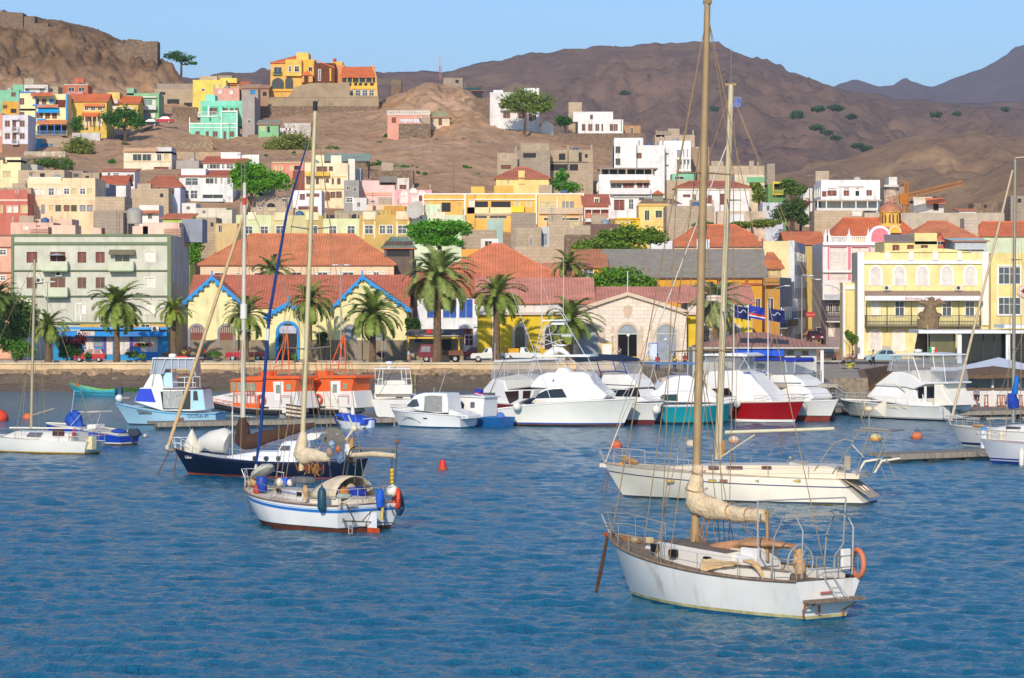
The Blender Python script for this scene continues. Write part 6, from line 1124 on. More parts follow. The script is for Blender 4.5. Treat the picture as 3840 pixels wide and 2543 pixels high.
 def cover(s,pts,rad,m,name='sail_cover',seed=0,n=14,flat=1.0,lump=.18,yl=0.0):
  P_=[p if isinstance(p,Vector) else s.at(p[0],p[1],yl) for p in pts]; Q=[];R=[]
  for i in range(len(P_)-1):
   for k in range(6):
    t=k/6; a,b_,c_,d_=P_[max(i-1,0)],P_[i],P_[i+1],P_[min(i+2,len(P_)-1)]
    Q.append(.5*((2*b_)+(c_-a)*t+(2*a-5*b_+4*c_-d_)*t*t+(3*b_-a-3*c_+d_)*t**3)); R.append(rad[i]*(1-t)+rad[i+1]*t)
  Q.append(P_[-1]); R.append(rad[-1]); b=MB(); b.path(Q,R,n,sq=(flat,1))
  nv=[]
  for v in b.v:
   v=V3(v); q=min(Q,key=lambda e:(e-v).length_squared); d=v-q; nv.append(v+d*lump*(mn.noise((v.x*1.6+seed,v.y*3,v.z*2.2))*1.6+mn.noise((v.x*4.5+seed,v.y*5,v.z*5))*.9))
  b.v=[tuple(v) for v in nv]; return b.build(name,A(m),s.root,smooth=70)
 def trunk(s,name,secs,m,mt=None):            # cabin trunk: (x, half width bottom, half width top, z bottom, z top)
  b=MB(); rows=[]
  for x,wb,wt,zb,zt in secs: rows.append([(x,wb,zb),(x,wt+.02,zt-.07),(x,wt-.05,zt),(x,wt*.5,zt+.04),(x,0,zt+.06),(x,-wt*.5,zt+.04),(x,-wt+.05,zt),(x,-wt-.02,zt-.07),(x,-wb,zb)])
  k=9; vs=[p for r in rows for p in r]; b.v=[tuple(p) for p in vs]
  for i in range(len(rows)-1):
   for j in range(k-1): b.f.append([i*k+j,i*k+j+1,(i+1)*k+j+1,(i+1)*k+j]); b.m.append(1 if 1<j<6 else 0)
  for i in (0,len(rows)-1): b.f.append([i*k+j for j in range(k)]); b.m.append(0)
  return b.build(name,[A(m),A(mt or m)],s.root,smooth=35)
 def world(s,p): return s.S+s.f*p.x+s.p*p.y+V3((0,0,p.z))
def buoyring(label,loc,r=.38,t=.09,rz=0,col='#d85a34',tilt=pi/2):
 b=MB(); b.path([(r*cos(i*pi/12),r*sin(i*pi/12),0) for i in range(25)],t,8); o=b.build('lifebuoy',mat(col,.6,.1,3),smooth=60,loc=loc); o.rotation_euler=(tilt,0,rz); return tag(o,label,'lifebuoy')
def fender(label,loc,r=.3,l=None,col='#e4dfd2',group=None):
 b=MB()
 if l: b.lathe([(.03,l/2+.12),(.05,l/2+.02),(r*.7,l/2-.05),(r,l/2-.2),(r,-l/2+.2),(r*.7,-l/2+.05),(.04,-l/2)],n=12)
 else: b.ball((0,0,0),r,12,8); b.lathe([(.05,r*.95),(.04,r+.1)],n=6)
 return tag(b.build('fender',mat(col,.5,.1,3,streak=.2),smooth=60,loc=loc),label,'fender',group)
WOODG=mat('#8a7460',.9,.3,4,kind='wood'); ROPE=mat('#a67a4a',.95,.3,6)
RW=mat('#a0855f',.6,.2,3)
b=Boat('sailboat','weathered white sloop in the front with a sand coloured sail cover and rusty anchor chain','sailboat',(2160,1800,.50676),(1850,1042),(418,862))
A1=b
hullm=[gel('#f0eee6',.75,'#a0886a'),mat('#cfc488',.7,.4,2,streak=.9,dirt='#a8862a'),mat('#1f5f86',.7,.3,2,streak=.3,dirt='#34402c'),mat('#4a4436',.9,.3,3,streak=.5,dirt='#8a5a2a')]
b.hull(3.5,.8,1.3,1.3,2.05,1.25,.12,draft=.7,levels=[('a',-.7,3),('a',-.3,3),('a',-.02,2),('a',.1,1),('a',.2,0),('f',.4,0),('f',.72,0),('s',.07,0),('s',0,0)],mats=hullm,flare=.8,ws=.8,sw=.7,deck='#8a7a68',rail=(WOODG,.05),deckm=mat('#84725f',.9,.3,3,kind='wood',streak=.3))
ns=b.ns; xA=b.at(500,560,ns*1.0).x; xB=b.at(1095,655,ns*1.05).x; d=lambda x:b.sh(x)-.03
b.trunk('cabin',[(xA+.02,.62,.5,d(xA),d(xA)+.4),(xA-.5,.86,.76,d(xA-.5),d(xA-.5)+.56),((xA+xB)/2,1.06,.96,d(3),d((xA+xB)/2)+.64),(xB,1.1,1.0,d(xB),d(xB)+.66)],gel('#dcd5c8',.25,'#9a7a58'),mat('#77695e',.9,.2,3,kind='wood'))
b.trunk('cabin_aft',[(xB-.01,.8,.7,d(xB),d(xB)+.62),(xB-.75,.8,.7,d(xB-.8),d(xB-.8)+.55)],gel('#dfdcd6'))
b.trunk('fore_hatch',[(xA+.75,.3,.28,d(xA),d(xA+.7)+.16),(xA+.15,.3,.28,d(xA),d(xA)+.2)],gel('#d8d0c2'))
for x in (xA-.45,xA*.62+xB*.38,xA*.2+xB*.8):
 for sg in (ns,-ns):
  yw=(.88 if x>xA-.6 else 1.05)*sg; bb=MB(); bb.prism([(x+.2*math.copysign(abs(cos(q*pi/8))**.5,cos(q*pi/8)),yw*.93,d(x)+.34+.15*math.copysign(abs(sin(q*pi/8))**.5,sin(q*pi/8))) for q in range(16)],(0,sg*.1,0)); bb.build('porthole',glass('#1d1a18'),b.root)
for sg in (1,-1):
 bb=MB(); bb.prism([(xB,sg*1.08,d(xB)),(.7,sg*.98,b.hs-.02),(.7,sg*.93,b.hs+.22),(xB,sg*1.02,d(xB)+.3)],(0,-sg*.07,0)); bb.build('coaming',gel('#ddd6c6'),b.root); bb=MB(); bb.prism([(xB,sg*1.06,d(xB)+.3),(.7,sg*.97,b.hs+.22),(.7,sg*.8,b.hs+.24),(xB,sg*.85,d(xB)+.32)],(0,0,.03)); bb.build('coaming_cap',WOODG,b.root)
b.box('companionway',V3((xB-.45,-ns*.1,d(xB)+.55)),(.75,1.0,.6),gel('#e2e0dc')); b.box('sliding_hatch',V3((xB+.1,-ns*.1,d(xB)+.72)),(1.1,.8,.12),gel('#d8cdb8'))
b.box('locker',V3((.55,-ns*.5,b.hs+.12)),(.8,1,.3),gel('#d8d2c8')); b.box('cockpit_seat',V3((1.5,ns*.4,b.hs+.03)),(1.6,.6,.12),WOODG)
cov=b.cover([(1010,505),(1200,478),(1400,470),(1600,490)],[.1,.16,.16,.06],mat('#b98a64',.9,.25,3),'folded_tarpaulin',3,flat=3.2,lump=.3,yl=-ns*.2)
cb=MB(); g=[]
p1,p2,p3,p4=[b.at(*q,ns*1.2) for q in ((925,580),(1240,610),(1000,695),(925,695))]
for i in range(9):
 for j in range(5):
  t,u=i/8,j/4; q=p1.lerp(p2,t).lerp(p4.lerp(p3.lerp(p2,.35),t),u*(1-.55*t)); g.append(q+V3((0,ns*.1*mn.noise((i*.9,j*.8,1)),.05*mn.noise((i*.7,j,4)))))
cb.add(g,[(i*5+j,(i+1)*5+j,(i+1)*5+j+1,i*5+j+1) for i in range(8) for j in range(4)]); o=cb.build('draped_canvas',mat('#d9b98c',.9,.2,4),b.root,smooth=80)
b.cover([(1240,600),(1330,630),(1385,730)],[.05,.11,.03],mat('#d0aa78',.9,.2,4),'draped_canvas',5,yl=ns*1.15)
b.cover([(1640,510),(1655,600),(1660,700)],[.12,.2,.17],mat('#c79a64',.95,.3,5),'rope_bundle',8,lump=.35,yl=-.1)
mb,mt=b.at(880,455),b.at((2653-2160)/.50676,(14-1800)/.50676)
mast=b.tube([mb,mb.lerp(mt,.3),mb.lerp(mt,.75),mt],[.145,.14,.13,.1],mat('#a98f68',.6,.18,1.2,metal=.1,streak=.35,dirt='#7a5a34'),'mast',12)
b.box('masthead',mt+V3((0,0,.05)),(.3,.16,.14),RW,par=b.root)
zA=lambda py:mb.lerp(mt,(2031-py)/(2031-14))
for py,w in ((645,1.25),(1310,1.4)):
 for sg in (1,-1): q=zA(py); b.tube([q,q+V3((-.1,sg*w,-.05))],[.035,.022],RW,'spreader')
bow=V3((b.L+b.bo-.05,0,b.hb)); top=mt-V3((0,0,.3)); st=V3((-.05,0,b.hs))
b.tube([bow+V3((-.1,0,0)),top],.02,RW,'forestay',5); b.tube([V3((b.L-.6,0,b.hb-.2)),zA(400)],.016,RW,'inner_forestay',4); b.tube([top,st],.014,RW,'backstay',4)
for sg in (1,-1):
 ch=V3((mb.x,sg*1.5,b.sh(mb.x))); sp1,sp2=zA(645)+V3((-.1,sg*1.25,-.05)),zA(1310)+V3((-.1,sg*1.4,-.05))
 b.tube([ch,sp2,sp1,top],.015,RW,'shroud',4); b.tube([ch+V3((.35,0,0)),zA(1310)],.014,RW,'shroud',4); b.tube([ch+V3((-.4,0,0)),zA(1310)],.014,RW,'shroud',4); b.tube([ch+V3((.15,0,0)),zA(645)],.013,RW,'shroud',4)
b.tube([zA(1700)+V3((.16,.02,0)),top+V3((.12,.03,0))],.014,RW,'halyard',4); b.tube([zA(1900)+V3((.25,-.1,0)),top+V3((.1,-.05,0))],.012,RW,'halyard',4)
be=b.at(1420,235); b.tube([b.at(885,215),be],.07,mat('#a68a5c',.6,.2,2),'boom',8)
b.cover([(903,-115),(893,0),(885,95),(905,170),(1010,205),(1150,240),(1290,262),(1405,258)],[.15,.24,.36,.43,.34,.26,.25,.2],mat('#e6cda6',.9,.16,2.2,streak=.25,dirt='#a8763f',bump=.6),seed=2,flat=.85,lump=.2)
for q in ((905,-60),(890,70),(1010,190),(1160,230),(1300,255)):
 c=b.at(*q); R=.27 if q[1]<0 else (.42 if q[0]<1000 else .28); bb=MB(); ax=(0,1,2) if q[0]<950 else (2,1,0)
 pts=[(c.x+(R*.95*cos(i*.5236) if q[0]<950 else .1*sin(i*.5236)),R*.9*sin(i*.5236),c.z+(.05*sin(i*1.0) if q[0]<950 else R*cos(i*.5236))) for i in range(13)]; bb.path(pts,.014,4); bb.build('lashing',ROPE,b.root)
rnd=random.Random(4)
for i in range(14): q=b.at(875+rnd.uniform(-22,30),rnd.uniform(250,330)); b.tube([q,q+V3((rnd.uniform(-.25,.15),rnd.uniform(-.15,.15),-.45)),q+V3((rnd.uniform(-.35,.1),rnd.uniform(-.2,.2),-rnd.uniform(.7,1.1)))],.017,ROPE,'hanging_rope',4)
for i in range(10): q=b.at(930+rnd.uniform(0,420),285+rnd.uniform(0,12)); b.tube([q,q+V3((.05,.05,-.3)),q+V3((rnd.uniform(-.2,.2),0,-rnd.uniform(.4,.9)))],.012,ROPE,'hanging_rope',4)
b.tube([(1415,250),(1415,600)],[.05,.06],mat('#a98458',.9,.25,4),'mainsheet',6)
AS=mat('#a09a8c',.5,.15,3,metal=.3); b.pulpit(b.L-.5,.7,m=AS,r=.014); b.pushpit(.9,.7,m=AS,r=.015); b.rails([.9,2.4,4.2,6.2,8.0],m=AS,rw=.006)
SS=mat('#bdbab2',.45,.08,2,metal=.35); yq=1.15
for sg in (1,-1):
 b.tube([V3((1.3,sg*1.15,b.hs)),V3((1.15,sg*1.15,b.hs+1.3)),V3((.75,sg*1.1,b.hs+1.95)),V3((.2,sg*1.1,b.hs+2.0)),V3((-.1,sg*1.1,b.hs+1.6)),V3((-.05,sg*1.1,b.hs+.1))],.026,SS,'arch_tube')
b.tube([V3((.6,1.12,b.hs+2.0)),V3((.6,-1.12,b.hs+2.0))],.07,mat('#aaa496',.5,.1,2),'arch_beam',6); b.tube([V3((.1,1.12,b.hs+2.0)),V3((.1,-1.12,b.hs+2.0))],.026,SS,'arch_tube')
b.tube([(1345,155),(1345,490),(1405,555),(1405,600)],.028,SS,'frame_tube',yl=ns*.9); b.tube([(1345,155),(1995,130)],.024,SS,'frame_tube',yl=0); b.tube([(1997,135),(1978,470),(1915,560),(1910,690)],.028,SS,'frame_tube',yl=-ns*.9)
bb=MB(); c=b.at(1660,610,0); R_=.55; bb.path([(c.x,R_*cos(i*pi/12),c.z+R_*sin(i*pi/12)) for i in range(25)],.022,6);
for i in range(3): bb.tube((c.x,R_*cos(i*1.05),c.z+R_*sin(i*1.05)),(c.x,-R_*cos(i*1.05),c.z-R_*sin(i*1.05)),.014,n=4)
bb.build('steering_wheel',SS,b.root)
b.box('white_box',b.atx(1995,585,0.0),(.12,.35,.65),gel('#ece9e0'))
tz=lambda x,y:b.atx(x,y,-.16)
for (p,q) in (((1815,690),(1890,880)),((1885,690),(1970,880))): a,c=tz(*p),tz(*q); a.x=-.16; c.x=-.5; b.tube([a,c],.02,SS,'ladder_rail')
for u in (.15,.55,.95): a=tz(1815,690).lerp(tz(1890,880),u); c=tz(1885,690).lerp(tz(1970,880),u); a.x=c.x=-.16-.34*u; b.tube([a,c],.016,SS,'ladder_rung')
pa,pc=tz(1685,897),tz(2070,885); bb=MB(); bb.box(-.62,min(pa.y,pc.y),pa.z-.05,-.12,max(pa.y,pc.y),pa.z+.02); bb.build('boarding_platform',WOODG,b.root)
for (p,q) in (((1725,905),(1685,975)),((2020,895),(1985,965))): a,c=tz(*p),tz(*q); a.x=-.5; c.x=-.1; b.tube([a,c],.03,mat('#6f6b58'),'strut')
for (x,y,l) in ((1690,990,.28),(1808,960,.3),(1985,985,.16),(1700,940,.2)): q=tz(x,y); bb=MB(); bb.prism([(-.135,q.y-.03,q.z-l/2),(-.135,q.y+.03,q.z-l/2),(-.135,q.y+.02,q.z+l/2),(-.135,q.y-.02,q.z+l/2)],(.04,0,0)); bb.build('rust_stain',mat('#b0602a',.9,.4,6),b.root)
q=tz(1852,833); b.box('handhold',V3((-.16,q.y,q.z)),(.05,.5,.07),mat('#b4685a'))
c0=V3((b.L+b.bo+.05,0,b.hb-.02)); c1=b.at(145,842,ns*.1); b.tube([c0,c0.lerp(c1,.35)+V3((0,0,-.06)),c0.lerp(c1,.7)+V3((0,0,-.05)),c1,c1-V3((-.1,0,.5))],[.05,.06,.065,.05,.07],mat('#84562c',.95,.4,8,bump=1),'anchor_chain',6); b.box('bow_roller',c0,(.3,.18,.14),mat('#a84a30'))
b.cover([(290,430),(380,440),(480,460)],[.06,.09,.05],mat('#96683c',.95,.4,8),'rope_heap',6,lump=.5); b.ball('windlass',b.at(437,445),(.18,.16,.14),mat('#9a8c6c',.6,.3,3)); b.box('fore_bollard',b.at(545,445,ns*.3),(.2,.2,.2),mat('#cfb98a'))
buoyring('salmon coloured lifebuoy hung on the stern rail of the front sloop',b.world(b.atx(2085,615,-.1)),.42,.085,rz=pi/2+.35,col='#d07a54')
b=Boat('sailboat','long cream yacht with reverse transom, bare boom and tall white mast behind the front sloop','sailboat',(2160,1250,.44651),(2490,1435),(405,1378)); A2=b
ns=b.ns
b.hull(4.1,.72,1.3,1.38,1.75,1.15,-1.35,draft=.6,levels=[('a',-.6,2),('a',-.02,2),('a',.05,1),('a',.13,0),('s',.62,0),('s',.5,0),('s',.46,3),('s',.40,0),('s',.14,0),('s',.06,4),('s',0,4)],mats=[gel('#efe6d2',.4,'#b09a70'),mat('#e8dfcc'),mat('#5d5a30',.9,.5,4,streak=.5),mat('#3c4668'),mat('#b3a48c',.8,.2,3)],flare=.7,ws=.86,fine=.8,deck='#d9c8ac')
b.hullo.data.materials[1]=mat('#3a4256',.7,.2,3)
L_=lambda x:x
d=lambda x:b.sh(x)-.03
xa,xm,xb=b.at(700,1130,ns*1).x,b.at(1500,1100,ns*1).x,b.at(2300,1100,ns*1).x
b.trunk('cabin',[(xa,.35,.3,d(xa),d(xa)+.06),(xa-1.2,.8,.7,d(xa-1),d(xa-1)+.22),(xa*.55+xm*.45,1.25,1.1,d(xm),d(xm)+.42),(xm,1.35,1.2,d(xm),d(xm)+.52),(xb+1.2,1.35,1.2,d(xb),d(xb)+.6),(xb+.6,1.3,1.15,d(xb),d(xb)+.5)],gel('#e4d3b6',.1),gel('#dcc9aa'))
for x,w in ((1155,.55),(1330,.85),(1600,.5)): q=b.at(x,1128,ns*1.3); b.box('cabin_window',V3((q.x,ns*1.3,q.z)),(w,.04,.16),glass('#6a4c40'),bev=.01)
for x,c in ((790,'#c9a850'),(1145,'#c9a850'),(1240,'#9a5a48'),(1502,'#c9a850'),(1852,'#cfae58')):
 q=b.near(x,1240); o=b.box('hull_window',q+V3((0,ns*.0,0)),(.42,.05,.16),mat('#8a8474',.5),bev=.01); b.box('pane',V3((0,ns*.02,0)),(.34,.04,.1),mat(c,.3),par=o,bev=0)
b.text('SUN',1605,1262,.14,'#8b8f9a',wid=1.2); b.text('ODYSSEY',1722,1264,.14,'#8b8f9a',wid=1.15); q=b.near(1648,1258); b.ball('emblem',q,(.14,.03,.14),mat('#d9a488'))
mb=b.at(1195,1060); mt=b.at(1826,-2098+0); mt=b.at((2742-2160)/.44651,(318-1250)/.44651)
b.tube([mb,mt],[.175,.14],mat('#cfbf9a',.55,.1,1.5,metal=.1,streak=.2),'mast',12); zA=lambda py:mb.lerp(mt,((1250+1060*.44651)-py)/((1250+1060*.44651)-318))
b.box('masthead',mt,(.6,.2,.14),RW); b.tube([mt,mt+V3((0,0,1.9))],.012,'#8a8a88','aerial',4); b.tube([mt+V3((.2,0,0)),mt+V3((.25,0,.25))],.03,'#33312e','wind_sensor',5)
for py,w in ((750,1.15),(1170,1.3)):
 for sg in (1,-1): q=zA(py); b.tube([q,q+V3((-.35,sg*w,.03))],[.04,.022],mat('#8c8474',.5,.1,2),'spreader')
bow=V3((b.L+b.bo-.15,0,b.hb)); top=zA(345)
b.tube([bow,zA(520)],.035,mat('#d8d2c4',.6),'furled_jib_foil',6); b.tube([bow+V3((.05,0,0)),top],.015,RW,'forestay',4)
for sg in (1,-1):
 b.tube([top,V3((-.9,sg*.9,b.hs))],.014,RW,'backstay',4); ch=V3((mb.x-.3,sg*1.8,d(mb.x))); s1,s2=zA(750)+V3((-.35,sg*1.15,.03)),zA(1170)+V3((-.35,sg*1.3,.03)); b.tube([ch,s2,s1,top],.014,RW,'shroud',4); b.tube([ch,zA(1170)],.014,RW,'shroud',4); b.tube([s2,zA(750)],.012,RW,'shroud',4); b.tube([ch+V3((.8,0,0)),zA(750)],.012,RW,'shroud',4)
b.tube([b.at(1255,832),b.at(2172,800)],.09,mat('#cfcaa8',.5,.08,2),'boom',8); b.tube([b.at(1215,1040),b.at(1500,852)],.045,mat('#b7b09a',.5),'vang'); b.tube([b.at(1722,850),b.at(1722,1040)],[.03,.03],'#6a5a4a','mainsheet'); b.tube([b.at(1744,850),b.at(1610,1040)],.012,RW,'mainsheet',4)
rd=b.box('radar_bracket',zA(1122)+V3((.35,0,-.12)),(.5,.3,.06),'#cfc9bc'); bb=MB(); bb.lathe([(.36,0),(.4,.06),(.4,.22),(.3,.28),(.02,.3)],n=16); o=bb.build('radar_dome',gel('#e6ddc8'),b.root,smooth=40,loc=zA(1122)+V3((.5,0,-.08))); bb=MB(); bb.lathe([(.405,.13),(.405,.17)],n=16,cap=False); bb.build('red_band',mat('#b84a3c'),o)
b.cover([(1232,900),(1240,960),(1225,1020)],[.08,.14,.1],ROPE,'rope_coil',3,lump=.4,flat=.6)
b.trunk('sprayhood',[(b.at(1830,1100).x,1.0,.8,d(3)+.3,d(3)+.75),(b.at(1960,1100).x,1.05,.95,d(3)+.3,d(3)+.62),(b.at(2010,1100).x,1.05,1.0,d(3)+.3,d(3)+.4)],mat('#b5b0a6',.7,.15,2))
for x in (1700,2030,2110): b.ball('winch',b.at(x+100,1045 if x<1800 else 1130,ns*.7),(.1,.1,.1),mat('#a9a293',.3,.1,3,metal=.6))
b.pulpit(b.L-.7,.7,.2); b.rails([1.0,2.8,4.8,6.8,8.8,10.6,b.L-.7],.65)
b.cover([(390,1050),(440,1060),(520,1085)],[.12,.2,.1],mat('#a87f4c',.95,.3,7),'rope_heap',4,lump=.45); b.ball('bow_ball',b.at(380,1100,ns*.35),.12,mat('#d08a2a')); b.box('anchor',b.at(255,1110),(.7,.16,.2),mat('#d8cfbc',.6,.2,4))
for i in range(2): a=b.at(265+25*i,1130); c=b.at(200+45*i,1375,.1); b.tube([a,a.lerp(c,.5)+V3((.05,0,-.1)),c,c-V3((0,0,.3))],.022,mat('#6f5038',.95,.3,8),'anchor_line',5)
b.z=(2880,1250,.44651); SA=mat('#b9ad98',.35,.1,2,metal=.6)
for sg in (ns*1.25,-ns*1.1):
 b.tube([(390,1155),(505,985),(560,920),(640,890),(720,905)],.035,SA,'arch_tube',yl=sg); b.tube([(540,1180),(775,815)],.03,SA,'arch_tube',yl=sg); b.tube([(740,1180),(855,815)],.03,SA,'arch_tube',yl=sg); b.tube([(875,1180),(1015,825)],.03,SA,'arch_tube',yl=sg); b.tube([(805,1040),(700,930)],.02,SA,'arch_brace',yl=sg)
b.tube([(775,795),(1020,810)],.035,SA,'arch_rail',yl=0); bb=MB(); q0,q1=b.at(780,800),b.at(1090,815); bb.prism([(q0.x,-1.2,q0.z),(q0.x,1.2,q0.z),(q1.x,1.2,q1.z),(q1.x,-1.2,q1.z)],(0,0,-.05)); bb.build('solar_panel',mat('#8a8276',.5,.2,3),b.root)
w=b.at(848,790); b.tube([w,b.at(848,640)],.03,SA,'turbine_pole'); q=b.at(845,635); b.ball('wind_turbine',q,(.22,.14,.14),gel('#d9c9a0'))
for i in range(6): a=i*1.047; b.tube([q+V3((.2,0,0)),q+V3((.28,.5*cos(a),.5*sin(a)))],[.05,.012],'#b9aa90','turbine_blade',4)
bb=MB(); bb.prism([q+V3((-.25,0,.05)),q+V3((-.9,0,.5)),q+V3((-.85,0,-.4))],(0,.02,0)); bb.build('turbine_tail',mat('#d8cdb8'),b.root)
for x0,y0,x1,y1,x2,y2 in ((745,1185,815,1075,955,1055),(895,1175,955,1072,1110,1050)): b.tube([(x0,y0),(x1,y1),(x2,y2)],[.06,.07,.05],gel('#e8dfc8'),'davit',8,yl=ns*.8 if x0<800 else -ns*.8)
b.box('outboard_pad',b.at(668,1090,ns*1.2),(.3,.08,.7),mat('#a89a84')); b.trunk('stern_locker',[(1.6,1.2,1.1,b.hs-.02,b.hs+.3),(.4,1.1,1.0,b.hs-.02,b.hs+.2)],gel('#ddcdb2'))
bb=MB(); bb.prism([V3((1.2,-1.05,b.hs-.05)),V3((1.2,1.05,b.hs-.05)),V3((-.15,.85,.35)),V3((-.15,-.85,.35))],(.03,0,.06)); bb.build('sugar_scoop',mat('#b8a790',.8,.2,3),b.root)
for sg in (.3,-.3): b.tube([V3((1.0,sg,b.hs-.05)),V3((0,sg,.45))],.02,SA,'ladder_rail')
b=Boat('sailboat','white sloop with a blue stripe, cluttered deck and cream sprayhood left of centre','sailboat',(880,1550,.32520),(1490,1375),(300,1262)); A3=b; ns=b.ns
hm=[gel('#f1f0ec',.45,'#a08c74'),mat('#1e76c8'),mat('#6b3420',.85,.4,3,streak=.3,dirt='#3a2418'),mat('#d9d4c8'),mat('#4a3a2c',.9,.3,3)]
b.hull(3.75,.92,1.22,1.2,1.62,1.0,.35,draft=.7,levels=[('a',-.7,2),('a',-.3,2),('a',.2,4),('a',.27,0),('f',.55,0),('s',.37,0),('s',.30,1),('s',.17,0),('s',.14,1),('s',.12,0),('s',0,0)],mats=hm,flare=.55,ws=.88,deck='#d5c8b4',rail=(WOODG,.045))
d=lambda x:b.sh(x)-.03
xa,xb=b.at(430,880,ns*.9).x,b.at(880,960,ns*1).x
b.trunk('cabin',[(xa+.4,.5,.4,d(xa),d(xa)+.2),(xa,.8,.7,d(xa),d(xa)+.36),(xb,1.0,.9,d(xb),d(xb)+.5),(xb-1.2,1.0,.9,d(xb-1),d(xb-1)+.52)],gel('#e0d8c8',.2),gel('#d2c6b4',.3))
for x,y in ((500,890),(737,932)): q=b.at(x,y,ns*.95); b.box('porthole',V3((q.x,ns*.93,q.z)),(.34,.08,.18),glass('#22201e'),bev=.03)
q0,q1=b.at(440,878,ns*.98),b.at(700,925,ns*.98); b.tube([V3((q0.x,ns*.86,q0.z)),V3((q1.x,ns*.98,q1.z))],.02,'#2b6fc0','blue_line',4)
bb=MB(); n=12; xs0,xs1=b.at(880,870,ns*1).x,b.at(1180,850,ns*1).x
for t in range(5):
 x=xs0+(xs1-xs0)*t/4; hh=.35+.6*sin(min(1,(t+.6)/3)*pi/2); bb.v+=[(x,1.12*cos(pi*i/n),d(2.5)+.3+hh*sin(pi*i/n)) for i in range(n+1)]
for t in range(4):
 for i in range(n): bb.f.append([t*(n+1)+i,t*(n+1)+i+1,(t+1)*(n+1)+i+1,(t+1)*(n+1)+i]); bb.m.append(0)
o=bb.build('sprayhood',mat('#cfc0a4',.8,.2,3,streak=.3),b.root,smooth=60); md=o.modifiers.new('s','SOLIDIFY'); md.thickness=.03
b.box('sprayhood_cover',V3((xs1+.3,-.1,d(2.5)+.55)),(.5,1.3,.4),mat('#1f3fb0',.7,.2,3),bev=.1); b.ball('orange_bag',V3((xs1+.25,ns*.45,d(2.5)+.6)),(.3,.28,.2),mat('#b8702c',.9,.3,4)); b.ball('folded_tarp',V3((xs1+.1,ns*.6,d(2.5)+.42)),(.4,.4,.12),mat('#a8b0a4',.9,.3,4)); bb=MB(); bb.lathe([(.05,0),(.3,.12),(.32,.14),(.05,.2)],n=14); bb.build('pan_lid',mat('#8a8a80',.3,.1,2,metal=.6),b.root,smooth=40,loc=V3((xs1-.3,-ns*.4,d(2)+.7)))
for sg in (1,-1):
 bb=MB(); bb.prism([(xb-1,sg*1.15,d(2)),(.4,sg*1.05,b.hs),(.4,sg*1.0,b.hs+.25),(xb-1,sg*1.1,d(2)+.3)],(0,-sg*.08,0)); bb.build('coaming',gel('#ddd3c0'),b.root)
b.trunk('aft_deck_box',[(1.2,.6,.5,b.hs,b.hs+.3),(.3,.6,.5,b.hs,b.hs+.26)],gel('#ddd2c2'))
mb,mt=b.at(770,660),b.at((1182-880)/.3252,(418-1550)/.3252); zA=lambda py:mb.lerp(mt,((1550+660*.3252)-py)/((1550+660*.3252)-418))
b.tube([mb,mt],[.12,.09],mat('#cdbf96',.5,.1,1.5,metal=.15),'mast',12); b.box('masthead_light',mt+V3((0,0,.25)),(.16,.16,.4),mat('#3a3a3c')); b.tube([mt,mt+V3((-.5,.2,.5))],.012,'#44423e','wind_vane',4); b.tube([mt+V3((0,0,.4)),mt+V3((0,0,1.0))],.01,'#8a8a88','aerial',4)
for py,w in ((858,1.1),(1308,1.35)):
 for sg in (1,-1): q=zA(py); b.tube([q,q+V3((-.05,sg*w,.1))],[.035,.025],mat('#8a8680',.4,.1,2),'spreader'); b.ball('spreader_tip',q+V3((-.05,sg*w,.1)),.045,mat('#6a665f'))
bow=V3((b.L+b.bo-.1,0,b.hb)); ft=zA(500)
jp=[b.at(248,600),b.at(262,480),b.at(300,200),b.at((1010-880)/.3252,(1180-1550)/.3252),b.at((1075-880)/.3252,(800-1550)/.3252),b.at((1155-880)/.3252,(530-1550)/.3252)]
b.tube(jp,[.045,.065,.08,.075,.06,.03],mat('#163a7c',.8,.15,2),'furled_jib',8); b.tube([b.at(240,645),b.at(250,590)],.06,'#d8d4c8','furler_drum',8); q=(V3(jp[3])+V3(jp[2]))/2;
b.tube([jp[3].lerp(jp[2],.12),jp[3].lerp(jp[2],.22)],.085,'#d8d8d8','white_patch',8); b.tube([mt,V3((-.2,0,b.hs))],.013,RW,'backstay',4)
for sg in (1,-1):
 ch=V3((mb.x-.1,sg*1.5,d(mb.x))); s1,s2=zA(858)+V3((-.05,sg*1.1,.1)),zA(1308)+V3((-.05,sg*1.35,.1)); b.tube([ch,s2,s1,mt],.014,RW,'shroud',4); b.tube([ch+V3((.4,0,0)),zA(1308)],.013,RW,'shroud',4); b.tube([ch+V3((-.45,0,0)),zA(1308)],.013,RW,'shroud',4); b.tube([s2,zA(858)],.012,RW,'shroud',4); b.tube([ch+V3((-.2,0,0)),zA(858)],.012,RW,'shroud',4)
b.cover([(793,215),(780,330),(760,470),(830,490),(960,500),(1075,505)],[.13,.28,.34,.36,.26,.16],mat('#dfcbaa',.9,.14,2.5,bump=.5),seed=7,lump=.14,flat=.8); b.tube([b.at(790,520),b.at(1085,540)],.06,mat('#c0a878',.6),'boom',8)
rnd=random.Random(9)
for i in range(22): q=b.at(700+rnd.uniform(0,330),560+rnd.uniform(0,30)); c=rnd.choice(['#a8763a','#9a4a34','#b08a4a']); b.tube([q,q+V3((rnd.uniform(-.1,.1),rnd.uniform(-.2,.2),-.25)),q+V3((rnd.uniform(-.2,.2),rnd.uniform(-.1,.1),-rnd.uniform(.3,.55)))],.018,mat(c,.95,.3,6),'hanging_rope',4)
b.pulpit(b.L-.3,.75); b.pushpit(.8,.7); b.rails([.8,2.4,4.4,6.4],.65)
GS=mat('#6e6a62',.4,.1,2,metal=.5)
b.tube([(1375,600),(1375,200)],.035,GS,'turbine_pole',yl=0); q=b.at(1372,175); b.ball('wind_turbine',q,(.2,.14,.15),gel('#d8cdb4'))
